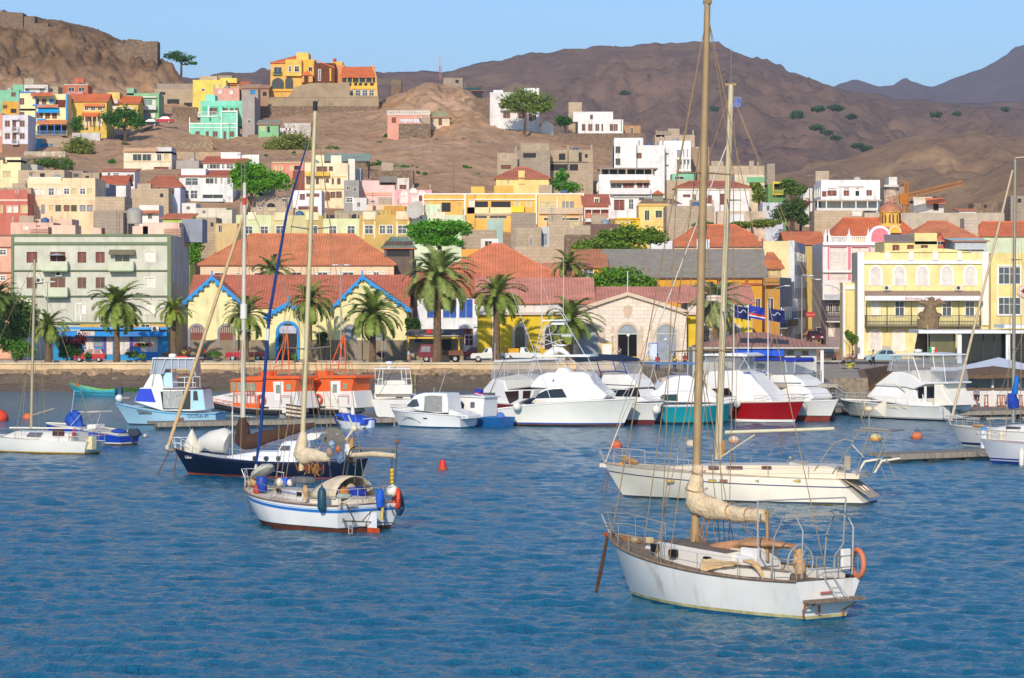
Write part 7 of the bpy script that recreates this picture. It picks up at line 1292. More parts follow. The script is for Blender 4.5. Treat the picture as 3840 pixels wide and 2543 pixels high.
for i in range(3): a=1.2+i*2.094; b.tube([q,q+V3((.1,.62*cos(a),.62*sin(a)))],[.06,.03],gel('#d8cdb4'),'turbine_blade',4)
b.tube([(1390,405),(1870,412)],.06,mat('#9a948a',.4,.1,2,metal=.4),'gantry_beam',yl=0,n=8); b.tube([(1330,485),(1600,470),(1850,490)],[.1,.13,.11],mat('#d2bf9c',.9,.15,3),'rolled_awning',8,yl=0)
for x0,y0,x1,y1 in ((1870,330,1850,800),(1820,420,1800,830),(1290,450,1200,1000),(1330,480,1240,980),(1410,420,1380,800)): b.tube([(x0,y0),(x1,y1)],.028,GS,'gantry_post',yl=0)
b.ball('gantry_knob',b.at(1870,325),.09,mat('#8a5a3c'));
for i in range(4): b.ball('yellow_float',b.at(1815,660+i*45),.09,mat('#d8b020'))
for i,(x,y,c,r_) in enumerate(((1310,430,'#c9c8c0',.26),(1120,370,'#8aa4ba',.18),(1235,510,'#6a86a4',.22),(1210,540,'#5f7c9c',.18),(1330,520,'#3c3832',.2),(1200,420,'#c86a3a',.14),(1100,450,'#9a8a7a',.18))): q=b.at(x,y); b.cover([q+V3((.05,0,r_*1.1)),q,q-V3((.06,.04,r_*.8))],[r_*.35,r_*.8,r_*.4],mat(c,.8,.3,5),'stern_gear',i,lump=.5,n=9)
b.box('cloth_scrap',b.at(1335,350),(.5,.04,.5),mat('#c09a64')); bb=MB(); q=b.at(1390,480); bb.path([(q.x,.35*cos(i*.35),q.z+.35*sin(i*.35)) for i in range(19)],.03,5); bb.build('coiled_hose',mat('#2e2c2a'),b.root)
tz=lambda x,y:b.atx(x,y,-.36)
for p,q in (((1245,1240),(1845,1265)),((1280,1045),(1380,1260)),((1780,1055),(1830,1180)),((1465,1240),(1580,1110)),((1700,1100),(1735,1240))): a,c=tz(*p),tz(*q); a.x=c.x=-.42; b.tube([a,c],.028,GS,'vane_strut')
for x,y in ((1250,1235),(1225,1075),(1360,1255)): q=tz(x,y); b.box('bracket',V3((-.38,q.y,q.z)),(.06,.1,.2),mat('#8a8274'))
for x in (1300,1340): a,c=tz(x,1265),tz(x,1400); a.x=c.x=-.45; b.tube([a,c],.02,SS,'ladder_rail')
for y in (1330,1385): a,c=tz(1298,y),tz(1342,y); a.x=c.x=-.45; b.tube([a,c],.018,SS,'ladder_rung')
a,c=tz(1685,960),tz(1672,1230); a.x=-.55; c.x=-.5; b.tube([a,c],[.08,.06],mat('#cdb55a',.8,.2,4),'wooden_vane',6); b.cover([V3((-.5,a.y+.14*ns*1,tz(1650,870).z)),V3((-.5,a.y+.14*ns,tz(1650,980).z)),V3((-.5,a.y+.14*ns,tz(1650,1075).z))],[.1,.2,.18],mat('#1558c0',.7,.15,3),'vane_cover',3,lump=.2)
q=tz(1570,1290); b.box('rudder',V3((-.45,tz(1570,1290).y,.25)),(.6,.06,1.3),gel('#dfe2e6')); b.box('rudder_foot',V3((-.55,q.y,.05)),(.75,.1,.36),mat('#b8481c',.8,.2,3))
q=tz(1358,1098); text('CARIBOU',b.root,(-.37,q.y+.0,q.z),(pi/2,0,-pi/2),.15,'#2a2c30','transom_lettering'); text('FALMOUTH',b.root,(-.37,q.y,q.z-.13),(pi/2,0,-pi/2),.1,'#2a2c30','transom_lettering')
W=b.world
fender('dark teal cylinder fender hanging from the blue striped sloop',W(b.near(1048,995)+V3((0,ns*.2,0))),.19,1.05,'#1f4a5c'); fender('round white buoy hung on the stern rail of the blue striped sloop',W(b.atx(1818,895,-.15)),.27); buoyring('orange horseshoe lifebuoy on the stern rail of the blue striped sloop',W(b.atx(1868,985,-.25)),.38,.12,rz=pi/2+.3,col='#dc4a22')
cb=MB(); c0=b.atx(1895,1010,-.3); cb.path([(0,0,.5),(0,.05,.1),(.03,-.02,-.35),(0,.08,-.62)],[.06,.2,.24,.1],8); tag(cb.build('tarpaulin',mat('#22405e',.8,.25,4),smooth=50,loc=W(c0)),'dark blue tarpaulin hanging off the stern of the blue striped sloop','tarpaulin')
bb=MB(); bb.lathe([(.2,0),(.25,.06),(.26,.4),(.25,.62),(.21,.68)],n=16); tag(bb.build('drum',mat('#23409a',.5,.1,3),smooth=40,loc=W(b.at(312,905,ns*.75))),'blue plastic drum standing on the foredeck of the striped sloop','drum')
bb=MB(); bb.lathe([(.16,0),(.2,.3),(.19,.3),(.15,.02)],n=14); tag(bb.build('bucket',mat('#1f62d0',.5,.1,3),smooth=40,loc=W(b.at(580,822,0))),'bright blue bucket on the cabin top of the striped sloop','bucket')
bb=MB(); p=[b.at(x,y,yy) for x,y,yy in ((190,760,.0),(300,620,.0),(410,605,.0),(400,740,.0),(330,830,.0))]; bb.path([p[0],p[0].lerp(p[2],.4),p[0].lerp(p[2],.8),p[2]],[.05,.36,.42,.16],8,sq=(1.2,.6)); dg=bb.build('folded_dinghy',mat('#b4b3a6',.8,.15,3),smooth=50); dg.location=b.S; dg.rotation_euler=b.root.rotation_euler; tag(dg,'grey folded inflatable dinghy lashed on the bow of the striped sloop','dinghy')
b.ball('orange_jug',b.at(255,880,ns*.95),(.16,.16,.26),mat('#b8442a')); b.ball('rope_pile',b.at(205,800,0),(.28,.3,.2),mat('#b99a68',.95,.3,6)); b.box('grey_inflatable_roll',b.at(790,770,-.2),(1.0,.7,.3),mat('#6d6f70',.7,.2,3),bev=.1); b.ball('white_bag',b.at(640,800,0),.16,gel('#d8d4c6')); b.ball('white_bag',b.at(520,795,.2),.2,gel('#d0ccbc'))
b.cover([(815,830),(815,900),(818,1000)],[.06,.16,.14],mat('#b8986a',.95,.3,6),'rope_coil',3,lump=.4,yl=ns*1.25); b.ball('fan_cover',b.atx(1340,920,.9),(.12,.34,.42),mat('#b5a48c',.8,.2,3))
a=b.at(170,960,ns*.05); c=b.at(205,1180,ns*.2); b.tube([a,a.lerp(c,.5)+V3((.1,0,0)),c,c+V3((.1,0,-.15))],.025,mat('#5d4030',.95,.3,6),'anchor_chain',5)
bb=MB(); fl=b.S; f_=thing('flag','faded striped ensign flying by the backstay of the striped sloop','flag',PW(1072,1395) if 0 else W(b.at(590,-110,0))); bb=MB(); g=[]
for i in range(9):
 for j in range(8): g.append((i*.09,.05*sin(i*.9+j*.3),-j*.085-.012*i))
for i in range(8):
 for j in range(7): bb.f.append([i*8+j,(i+1)*8+j,(i+1)*8+j+1,i*8+j+1]); bb.m.append(j%2)
bb.v=g; bb.build('cloth',[mat('#4a3a34'),mat('#cfc4b0')],f_,fix=False)
WH=gel('#e9e7e1',.06); CL=clear(); BLU=mat('#22358c',.7,.12,3); TUBE=mat('#d5d6d6',.45,.04,2,metal=.25); DK=glass('#1a1c1f')
def tent(b,pts,w,tum=.05,name='clear_curtain'): return b.sup(name,pts,w,CL,tum,0)
def frame(b,segs,w,r=.022,m=None,name='frame_tube'):
 for sg in (w,-w):
  for s in segs: b.tube(s,r,m or TUBE,name,5,yl=b.ns*sg)
ANTI=[('a',-.5,2),('a',-.05,2)]
b=Boat('motor_boat','big white sport fishing boat with a tall aluminium tuna tower in the middle','motor boat',(1780,1080,.34446),(330,1492),(1612,1510)); ns=b.ns
b.hull(4.2,.9,1.3,1.78,2.15,1.0,.1,levels=[('a',-.5,2),('a',.12,2),('a',.2,1),('a',.3,0),('f',.5,0),('f',.75,0),('s',.06,0),('s',0,0)],mats=[gel('#ecebe0',.05),mat('#2c4a9c'),mat('#5a4030',.8,.3,3)],flare=1.7,ws=.84,deck='#dcdad4',rail=(WH,.06))
b.sup('deckhouse',[(640,1262),(655,1190),(700,1130),(780,1090),(1000,1062),(1300,1045),(1440,1170),(1400,1212),(1000,1235)],1.5,WH,.1,.1); b.pane('side_window',[(652,1205),(690,1152),(770,1115),(860,1102),(950,1098),(1005,1192)],DK)
b.pane('windscreen_cover',[(985,1090),(1170,1045),(1300,1048),(1425,1172),(1390,1195),(1030,1200)],mat('#dfe2e6',.6,.05,3),off=.02)
b.sup('flybridge',[(600,1085),(640,1010),(700,955),(780,922),(1180,917),(1240,945),(1300,1050),(1000,1064),(780,1092)],1.35,WH,.05,.1); b.sup('console_pod',[(870,925),(910,868),(1000,868),(1050,922)],.6,WH,.2,.06); b.pane('logo',[(845,1025),(852,985),(862,1000),(870,1030),(856,1020)],mat('#3a7ac8'),off=.004,y=1.33,both=False)
for w,xs_ in ((1.0,0),):
 frame(b,[[(550,1055),(648,740),(740,360)],[(600,1000),(700,640),(795,390)],[(975,1050),(868,740),(800,380)],[(1350,1040),(1225,740),(1195,720),(990,370)],[(880,740),(1050,915)],[(1280,960),(1000,740)]],.95,.028)
frame(b,[[(640,745),(1255,738)],[(740,505),(1060,503)],[(700,640),(960,560)],[(760,560),(930,620)],[(690,600),(860,470)]],.7,.025); b.sup('hardtop',[(630,750),(700,735),(1200,725),(1262,738),(1255,752)],1.2,WH,0,.03); b.sup('tower_platform',[(730,362),(990,358),(990,345),(730,348)],.75,WH,0,.02); b.sup('tower_console',[(833,402),(835,350),(985,345),(975,402)],.45,WH,.1,.04); frame(b,[[(720,192),(910,186)],[(880,190),(985,345)],[(910,186),(1010,345)],[(735,350),(735,195)]],.6,.025); b.sup('seat',[(848,632),(848,616),(978,616),(978,632)],.4,WH,0,.02); b.sup('seat',[(945,532),(945,512),(1055,512),(1050,532)],.4,WH,0,.02)
b.cover([(745,735),(860,690),(920,660),(1030,735)],[.1,.35,.3,.08],mat('#dddbd8',.8,.1,3),'canvas_bundle',4)
for i in range(8): y=460+i*62; b.tube([b.at(715-i*17,y,ns*.95),b.at(765-i*17,y,ns*.95)],.018,TUBE,'ladder_rung',4)
b.tube([(725,470),(725,-330)],[.022,.01],'#d8d4d0','antenna',5); b.tube([(965,345),(967,-330)],[.022,.01],'#e8e6e2','antenna',5)
b.tube([b.at(835,1230,ns*1.6),b.at(600,560,ns*1.9),b.at(375,-30,ns*2.6)],[.035,.028,.012],TUBE,'outrigger',5); b.tube([b.at(1060,1000,-ns*1.6),b.at(745,-40,-ns*2.4)],[.03,.012],TUBE,'outrigger',5); b.tube([b.at(490,380,ns*2),b.at(550,350,ns*2)],.02,'#e8e4c0','spreader',4)
b.tube([b.at(1310,1195,ns*1.2),b.at(1440,1130,ns*1.0),b.at(1560,1105,ns*.7),b.at(1690,1105,ns*.3)],.022,TUBE,'bow_rail'); [b.tube([b.at(x,y,ns*w),b.at(x-60,y+90,ns*(w+.1))],.018,TUBE,'bow_rail_post',4) for x,y,w in ((1560,1108,.7),(1660,1106,.4))]
for i in range(4): b.tube([b.at(1445,1135+i*14,ns*.9),b.at(1510,1130+i*14,ns*.75)],.02,TUBE,'hatch_grille',4)
b.pane('vent_panel',[(620,1250),(640,1222),(770,1215),(775,1240)],mat('#cfc8b4',.8),y=1.5,off=.01); b.box('spray_rail',b.near(500,1425),(3.2,.05,.05),gel('#d8d2b8'))
fender('big round white fender on the stern quarter of the tower boat',b.world(b.near(474,1290)+V3((0,ns*.3,0))),.33)
b=Boat('motor_boat','white and dark red boat half hidden behind the tuna tower boat','motor boat',(1780,1080,.34446),(640,1440),(-40,1395)); ns=b.ns
b.hull(3.8,.85,1.35,1.4,1.75,.7,.1,levels=[('a',-.5,0),('a',.1,0),('f',.5,0),('s',.1,0),('s',.08,1),('s',0,1)],mats=[mat('#8a1a1e',.4,.1,1),WH],flare=1.4,deck='#e0ded8')
b.sup('deckhouse',[(60,1225),(75,1120),(190,1000),(300,1010),(330,1110),(635,1105),(610,1200),(380,1285),(330,1275)],1.35,WH,.1,.08); b.pane('side_window',[(72,1140),(215,1140),(228,1210),(85,1200)],glass('#4a5058')); b.pane('aft_window',[(320,1130),(470,1120),(475,1210),(380,1265)],DK); b.pane('aft_window',[(520,1120),(605,1118),(595,1200),(520,1205)],DK)
b.sup('flybridge',[(75,1120),(185,985),(340,960),(460,935),(620,985),(610,1075),(330,1110)],1.2,gel('#e2ddd0'),.1,.08); tent(b,[(185,985),(205,800),(640,785),(640,990),(330,1000)],1.15); b.sup('hardtop',[(185,812),(215,785),(640,770),(655,785),(600,800)],1.3,WH,0,.03); frame(b,[[(205,805),(180,980)],[(270,800),(275,950)],[(395,795),(330,1080)],[(325,800),(320,1100)],[(470,800),(480,960)]],1.17); b.ball('seat_covers',b.at(400,965),(.6,.5,.25),mat('#4a4a48',.8,.3,5)); b.tube([b.at(130,1230,ns*1.3),b.at(330,760,ns*1.6),b.at(480,500,ns*2)],[.025,.02,.01],'#3a3a3a','outrigger',4); b.tube([b.at(218,1000,ns*1.2),b.at(222,600,ns*1.2)],.015,'#e0e0e0','antenna',4)
b=Boat('motor_boat','white cruiser with a dark blue bimini and clear curtains beside the tower boat','motor boat',(2160,1250,.44651),(120,752),(652,772)); ns=b.ns
b.hull(3.6,.92,1.35,1.55,1.72,.85,.1,levels=[('a',-.5,1),('a',.3,1),('a',.36,2),('a',.42,0),('f',.6,0),('f',.8,0),('s',0,0)],mats=[gel('#e6e4de',.1),mat('#6e2c28',.8,.2,2),mat('#1c1c22')],flare=1.6,deck='#dddbd6',rail=(WH,.05))
b.sup('deckhouse',[(120,560),(160,480),(240,470),(500,470),(540,540),(600,575),(400,590)],1.25,WH,.15,.1); b.pane('windscreen',[(250,495),(275,455),(505,460),(535,535),(330,530)],glass('#20242e')); b.sup('flybridge',[(140,470),(160,390),(220,345),(420,345),(475,390),(510,455),(400,472)],1.2,WH,.1,.1); b.pane('blue_line',[(205,425),(205,432),(500,445),(498,438)],mat('#2c3444'),off=.015)
b.sup('bimini',[(-10,240),(-30,195),(60,178),(260,185),(385,215),(395,240),(200,228)],1.15,mat('#1f2c44',.8,.15,3),.1,.04); tent(b,[(0,330),(-5,235),(180,240),(390,240),(420,345),(220,350)],1.1); frame(b,[[(175,240),(215,360)],[(310,235),(340,325)],[(390,235),(430,335)],[(215,325),(330,318),(430,325)],[(60,350),(215,362)]],1.12,.04,BLU,'blue_curtain_frame'); frame(b,[[(390,230),(470,400)],[(280,490),(360,480),(520,495)],[(400,455),(440,530)]],1.0); b.pulpit(b.L-1.6,.55,.1)
fender('round white fender between the bimini cruiser and the turquoise boat',b.world(b.near(660,640)+V3((.5,ns*.4,0))),.36)
b=Boat('motor_boat','turquoise hulled fishing boat with a white cabin left of the dark red boat','motor boat',(2160,1250,.44651),(690,762),(1262,756)); ns=b.ns
b.hull(3.6,.9,1.5,1.52,1.68,.75,.1,levels=[('a',-.5,1),('a',.12,1),('a',.2,0),('f',.6,0),('s',.14,0),('s',.1,2),('s',0,2)],mats=[mat('#0f8f9a',.35,.08,1,spec=.5),mat('#274a50',.8,.2,3),WH],flare=1.5,deck='#dad8d2',rail=(WH,.05))
b.sup('cabin',[(620,500),(700,470),(770,385),(850,360),(960,356),(1040,400),(1180,540),(1215,582),(740,580),(700,565)],1.3,WH,.12,.1); b.pane('side_window',[(700,565),(722,515),(855,512),(855,568)],glass('#24423c')); b.pane('cabin_line',[(630,502),(860,488),(1040,490),(1180,545),(1180,540),(1040,484),(860,482)],mat('#c4c8cc'),off=.012); b.sup('blue_bimini',[(640,262),(650,246),(1005,246),(1012,262)],1.1,mat('#5a7fae',.8,.1,3),0,.02); frame(b,[[(655,258),(600,490)],[(790,258),(775,385)],[(940,258),(935,356)],[(1000,258),(1040,400)],[(700,470),(655,300)]],1.1,.022); b.box('rod_rack',b.at(830,455),(.7,.5,.2),'#4a4c4c'); b.ball('fly_cover',b.at(730,390),(.3,.5,.2),mat('#c9a890',.9,.2,4)); b.pulpit(b.L-1.2,.45,.05)
b=Boat('motor_boat','glossy dark red hulled fishing boat with white cabin and hardtop','motor boat',(2160,1250,.44651),(1255,735),(1832,752)); ns=b.ns
b.hull(3.9,.9,1.55,1.62,1.75,.9,.1,levels=[('a',-.5,1),('a',.02,1),('a',.06,2),('a',.26,0),('f',.5,0),('s',.1,0),('s',.06,2),('s',0,2)],mats=[mat('#9c0f16',.3,.06,1,spec=.55),mat('#44281f',.9,.3,3),gel('#ece8de',.1)],flare=1.6,deck='#dcd6c8',rail=(gel('#e4dcc8',.2),.06))
b.sup('cabin',[(1090,560),(1075,370),(1110,322),(1350,310),(1440,340),(1620,528),(1650,575),(1250,572)],1.4,WH,.12,.12); b.pane('side_window',[(1135,465),(1282,460),(1318,530),(1225,537)],glass('#2a1f1c')); b.sup('hardtop',[(1065,190),(1080,172),(1380,165),(1440,185),(1430,196)],1.35,WH,0,.03); tent(b,[(1090,320),(1085,195),(1380,195),(1390,315)],1.15); frame(b,[[(1090,195),(1085,330)],[(1200,195),(1130,300)],[(1330,195),(1330,312)],[(1400,195),(1540,425)],[(1430,190),(1370,300)],[(1080,230),(1000,600)]],1.2,.03); b.pulpit(b.L-2.6,.5,.05); b.ball('console',b.at(1230,290),(.3,.3,.4),mat('#4a4440',.8,.3,4)); b.pane('blue_flash',[(1400,330),(1450,325),(1465,340),(1410,338)],mat('#3a56a8'),off=.02,y=1.25)
fender('round white fender on the side of the dark red boat',b.world(b.near(1365,590)+V3((0,ns*.3,0))),.34)
b=Boat('motor_boat','white boat with a brick red bottom and bright blue bimini','motor boat',(2160,1250,.44651),(1560,722),(2120,744)); ns=b.ns
b.hull(3.7,.9,1.4,1.5,1.75,.95,.1,levels=[('a',-.5,1),('a',.0,1),('a',.44,2),('a',.5,0),('f',.6,0),('f',.8,0),('s',0,0)],mats=[gel('#e8e6e0',.08),mat('#8a3c30',.8,.2,2),mat('#2a2c30')],flare=1.6,deck='#dddad2',rail=(WH,.05))
b.sup('cabin',[(1560,560),(1575,470),(1640,440),(1880,440),(1940,470),(1990,545),(1950,575),(1640,580)],1.35,WH,.12,.1); b.pane('side_window',[(1605,465),(1690,470),(1720,530),(1640,540)],glass('#2c4238')); b.sup('flybridge',[(1535,400),(1640,348),(1800,346),(1880,388),(1925,445),(1600,448)],1.25,WH,.1,.1); b.pane('blue_line',[(1590,412),(1590,418),(1890,424),(1885,416)],mat('#3a4a6a'),off=.02)
b.sup('bimini',[(1475,235),(1480,205),(1840,205),(1850,228),(1840,245),(1640,228)],1.2,mat('#24389a',.7,.12,3),.05,.04); tent(b,[(1500,345),(1485,235),(1845,235),(1835,340)],1.15); frame(b,[[(1630,230),(1630,340)],[(1755,225),(1770,330)],[(1840,235),(1830,335)]],1.17,.035,mat('#c4c6cc')); b.pulpit(b.L-2.4,.55,.05); b.ball('searchlight',b.at(1803,385,ns*.5),.09,TUBE); b.ball('rope_pile',b.at(1925,545),(.5,.3,.15),mat('#c4a070',.9,.3,6)); b.tube([b.at(1940,575),b.at(1955,680,ns*.3),b.at(1970,760,ns*.3)],.03,mat('#8a6a44'),'anchor_line',4)
b=Boat('motor_boat','large white flybridge yacht with clear curtains and its name in script on the stern','motor boat',(3060,1280,.32939),(1580,905),(398,858)); ns=b.ns
b.hull(4.3,.98,1.18,1.2,1.42,1.15,.02,levels=[('a',-.5,1),('a',.08,1),('a',.14,2),('a',.18,1),('a',.22,0),('f',.5,0),('f',.78,0),('s',0,0)],mats=[gel('#efece2',.05),mat('#20242c'),mat('#d8d8d4')],flare=1.3,ws=.86,deck='#e6e3da',rail=(WH,.05))
b.sup('deckhouse',[(560,632),(665,502),(855,500),(1010,520),(1105,545),(1195,735),(990,722),(760,690)],1.6,WH,.12,.1); b.pane('window_cover',[(600,618),(690,512),(880,510),(960,545),(1008,592),(930,632)],mat('#f0eff2',.6,.03,3),off=.02)
b.sup('flybridge',[(660,502),(760,425),(860,348),(960,346),(1085,385),(1180,462),(1490,464),(1492,486),(1240,490),(1105,545),(1000,520)],1.65,WH,.06,.08); b.pane('flybridge_line',[(750,482),(890,484),(960,520),(1015,572),(1010,576),(950,526),(885,490),(752,488)],mat('#c9c2a8'),off=.02)
b.box('saloon_bulkhead',V3((b.at(1240,600,ns*.6).x,0,b.hs+.75)),(.1,2.9,1.7),glass('#1c2430')); b.pane('doorframe',[(1240,500),(1265,500),(1265,735),(1240,735)],WH,y=1.2,off=.1); b.sup('aft_wing',[(1335,487),(1440,489),(1432,545),(1480,620),(1560,732),(1340,740)],1.6,gel('#f0e9d8'),.05,.08); b.sup('cockpit_seat',[(1180,735),(1185,690),(1320,690),(1320,738)],1.2,WH,0,.04)
for sx in (0,42): b.tube([b.at(1150+sx,505,ns*.9),b.at(1190+sx,700,ns*1.0)],.03,TUBE,'ladder_rail',5)
for i in range(5): b.tube([b.at(1155+i*7,540+i*32,ns*.9),b.at(1197+i*7,540+i*32,ns*.9)],.02,TUBE,'ladder_rung',4)
tent(b,[(800,335),(845,158),(1450,158),(1482,462),(1182,462),(1080,378),(960,345)],1.45,.1); b.sup('hardtop',[(832,163),(850,150),(1130,128),(1450,150),(1458,163)],1.6,WH,0,.03); frame(b,[[(885,160),(845,340)],[(1050,160),(1060,345)],[(1100,160),(1195,470)],[(1225,160),(1225,300)],[(1445,160),(1478,462)],[(1330,160),(1355,330)]],1.48,.03); b.sup('console',[(1070,375),(1090,330),(1290,330),(1300,462),(1185,462)],.9,gel('#dcd6c8'),.05,.06); b.sup('cushion',[(1290,345),(1300,290),(1460,300),(1468,345)],.9,mat('#d9d8dc',.8),.1,.1)
bb=MB(); bb.lathe([(.3,0),(.36,.08),(.34,.2),(.02,.26)],n=14); bb.build('radar_dome',WH,b.root,smooth=40,loc=b.at(1160,122)); b.tube([b.at(1275,140),b.at(1272,-180)],.015,'#d8d0c8','flagpole',4); b.pulpit(b.L-2.2,.55,.1); b.rails([3.2,4.4,5.6,6.8,b.L-2.2],.55,wires=(.55,))
for a,c in ((805,930),(950,1040)): b.pane('hull_vent',[(a,752),(a+12,735),(c-10,752),(c,770)],mat('#cfc6a4'),y=abs(b.near((a+c)/2,752).y),off=.03,both=False)
q=b.atx(1588,800,-.03); text('Samar',b.root,(-.05,q.y,q.z-.1),(pi/2,0,-pi/2),.62,'#4a4c4e','hull_lettering',shear=.25)
fl=thing('flag','green white and red flag with an emblem flying above the flybridge yacht','flag',b.world(b.at(1285,60)),.3);
def flagmesh(root,cols,w,h,vert=False,n=9,fl=.08):
 bb=MB(); m=12
 for i in range(n*2+1):
  for j in range(m+1): t=i/(n*2); bb.v.append((t*w,fl*sin(t*7+j*.25)*t**.5,-j*h/m-.25*h*t))
 for i in range(n*2):
  for j in range(m): bb.f.append([i*(m+1)+j,(i+1)*(m+1)+j,(i+1)*(m+1)+j+1,i*(m+1)+j+1]); bb.m.append(cols[1](i/(n*2)) if vert else cols[1](j/m))
 return bb.build('cloth',[mat(c,.85,.06,4) for c in cols[0]],root,fix=False,smooth=80)
flagmesh(fl,(['#1f8a3c','#e4e2dc','#cc3a30'],lambda t:min(2,int(t*3))),.75,.5,True); bb=MB(); bb.ball((0,0,0),(.07,.02,.07),8,5); bb.build('emblem',mat('#a07a4a'),fl,loc=(.37,-.05,-.32))
b=Boat('motor_boat','light blue and white fishing boat with a wheelhouse and name lettered near the stern','motor boat',(0,1250,.44651),(1850,772),(1082,766)); ns=b.ns
b.hull(3.5,.92,1.0,1.02,1.72,1.15,.05,levels=[('a',-.5,1),('a',.06,1),('a',.1,0),('f',.5,0),('s',.13,0),('s',.12,2),('s',.03,3),('s',0,3)],mats=[gel('#a9d3e6',.15),mat('#4a382c',.9,.3,3),mat('#2c9ad0'),gel('#a4d4ec')],flare=1.3,deck='#c4dce4')
b.sup('wheelhouse',[(1122,575),(1168,458),(1260,452),(1700,462),(1725,645),(1600,655),(1360,650)],1.3,gel('#e4e6e2',.2),.06,.08); b.pane('blue_screen_cover',[(1130,570),(1168,465),(1268,465),(1308,580)],mat('#1a40c4',.6,.08,3),off=.03); b.pane('dark_interior',[(1345,490),(1600,480),(1600,640),(1368,640)],glass('#1d2226'),off=.01); b.pane('curtain',[(1368,485),(1535,485),(1535,630),(1372,630)],mat('#a4a6a0',.8,.3,4),off=.025); b.pane('aft_panel',[(1605,475),(1700,470),(1725,640),(1605,640)],gel('#a8d4e4'),off=.02); b.pane('aft_window',[(1622,485),(1655,485),(1665,565),(1622,565)],glass('#2a2420'),off=.03); b.sup('brown_roof_edge',[(1365,462),(1700,460),(1705,470),(1365,470)],1.35,mat('#6e4436'),0,.02)
b.sup('upper_house',[(1200,458),(1262,345),(1345,340),(1375,455)],1.1,gel('#e6e4dc',.25),.1,.06); b.sup('upper_console',[(1375,452),(1370,330),(1445,330),(1450,452)],.7,gel('#b4dcea'),.0,.04); b.sup('upper_windows',[(1268,345),(1283,215),(1625,215),(1632,350),(1600,350),(1590,300),(1390,300),(1370,345)],1.0,mat('#9aa2ac',.15,.1,2,spec=.6),.08,.02); b.sup('upper_roof',[(1272,216),(1280,204),(1648,206),(1645,218)],1.15,gel('#e2e0da',.3),0,.03); frame(b,[[(1440,216),(1440,455)],[(1285,216),(1265,345)],[(1390,216),(1345,340)],[(1500,216),(1500,300)],[(1560,216),(1560,300)],[(1625,216),(1640,360)],[(1450,450),(1450,410),(1645,415),(1640,455)],[(1500,370),(1680,365),(1680,455)],[(1550,370),(1550,450)],[(1620,367),(1620,450)]],1.08,.03,gel('#e4e4e2')); b.box('orange_seat',b.at(1492,365),(.4,.4,.08),mat('#c8602c')); bb=MB(); bb.lathe([(.28,0),(.32,.1),(.3,.24),(.02,.3)],n=14); bb.build('radar_dome',WH,b.root,smooth=40,loc=b.at(1450,200)); b.box('orange_raft',b.at(1530,198),(.9,.5,.14),mat('#d8482c')); b.tube([b.at(1275,450,ns*1.2),b.at(1345,30,ns*1.5)],[.025,.01],'#2c2c2c','outrigger',4)
for sx in (0,60): b.tube([b.at(1395+sx,625,ns*1.33),b.at(1430+sx,475,ns*1.33)],.025,gel('#dcdcd8'),'ladder_rail',4)
b.box('white_chair',b.at(1570,620,ns*.9),(.5,.5,.5),gel('#eceae4'),bev=.08); b.text('DOÑA-PI',1665,712,.47,'#142c5c',wid=.86); b.pane('name_plate',[(1150,642),(1278,662),(1275,678),(1152,660)],mat('#6a6660',.8,.3,3),y=abs(b.near(1215,660).y),off=.06,both=False); b.box('rust_patch',b.near(1513,715),(.6,.06,.3),mat('#8a5034',.9,.4,4)); b.ball('bow_float',b.at(1000,545),(.3,.3,.3),gel('#dcdcd8')); b.ball('windlass',b.at(1065,545),(.4,.3,.15),mat('#8a8a88',.5,.3,4)); b.tube([b.at(960,585),b.at(860,650,.2),b.at(690,735,.6)],.02,'#3a3630','mooring_line',4)
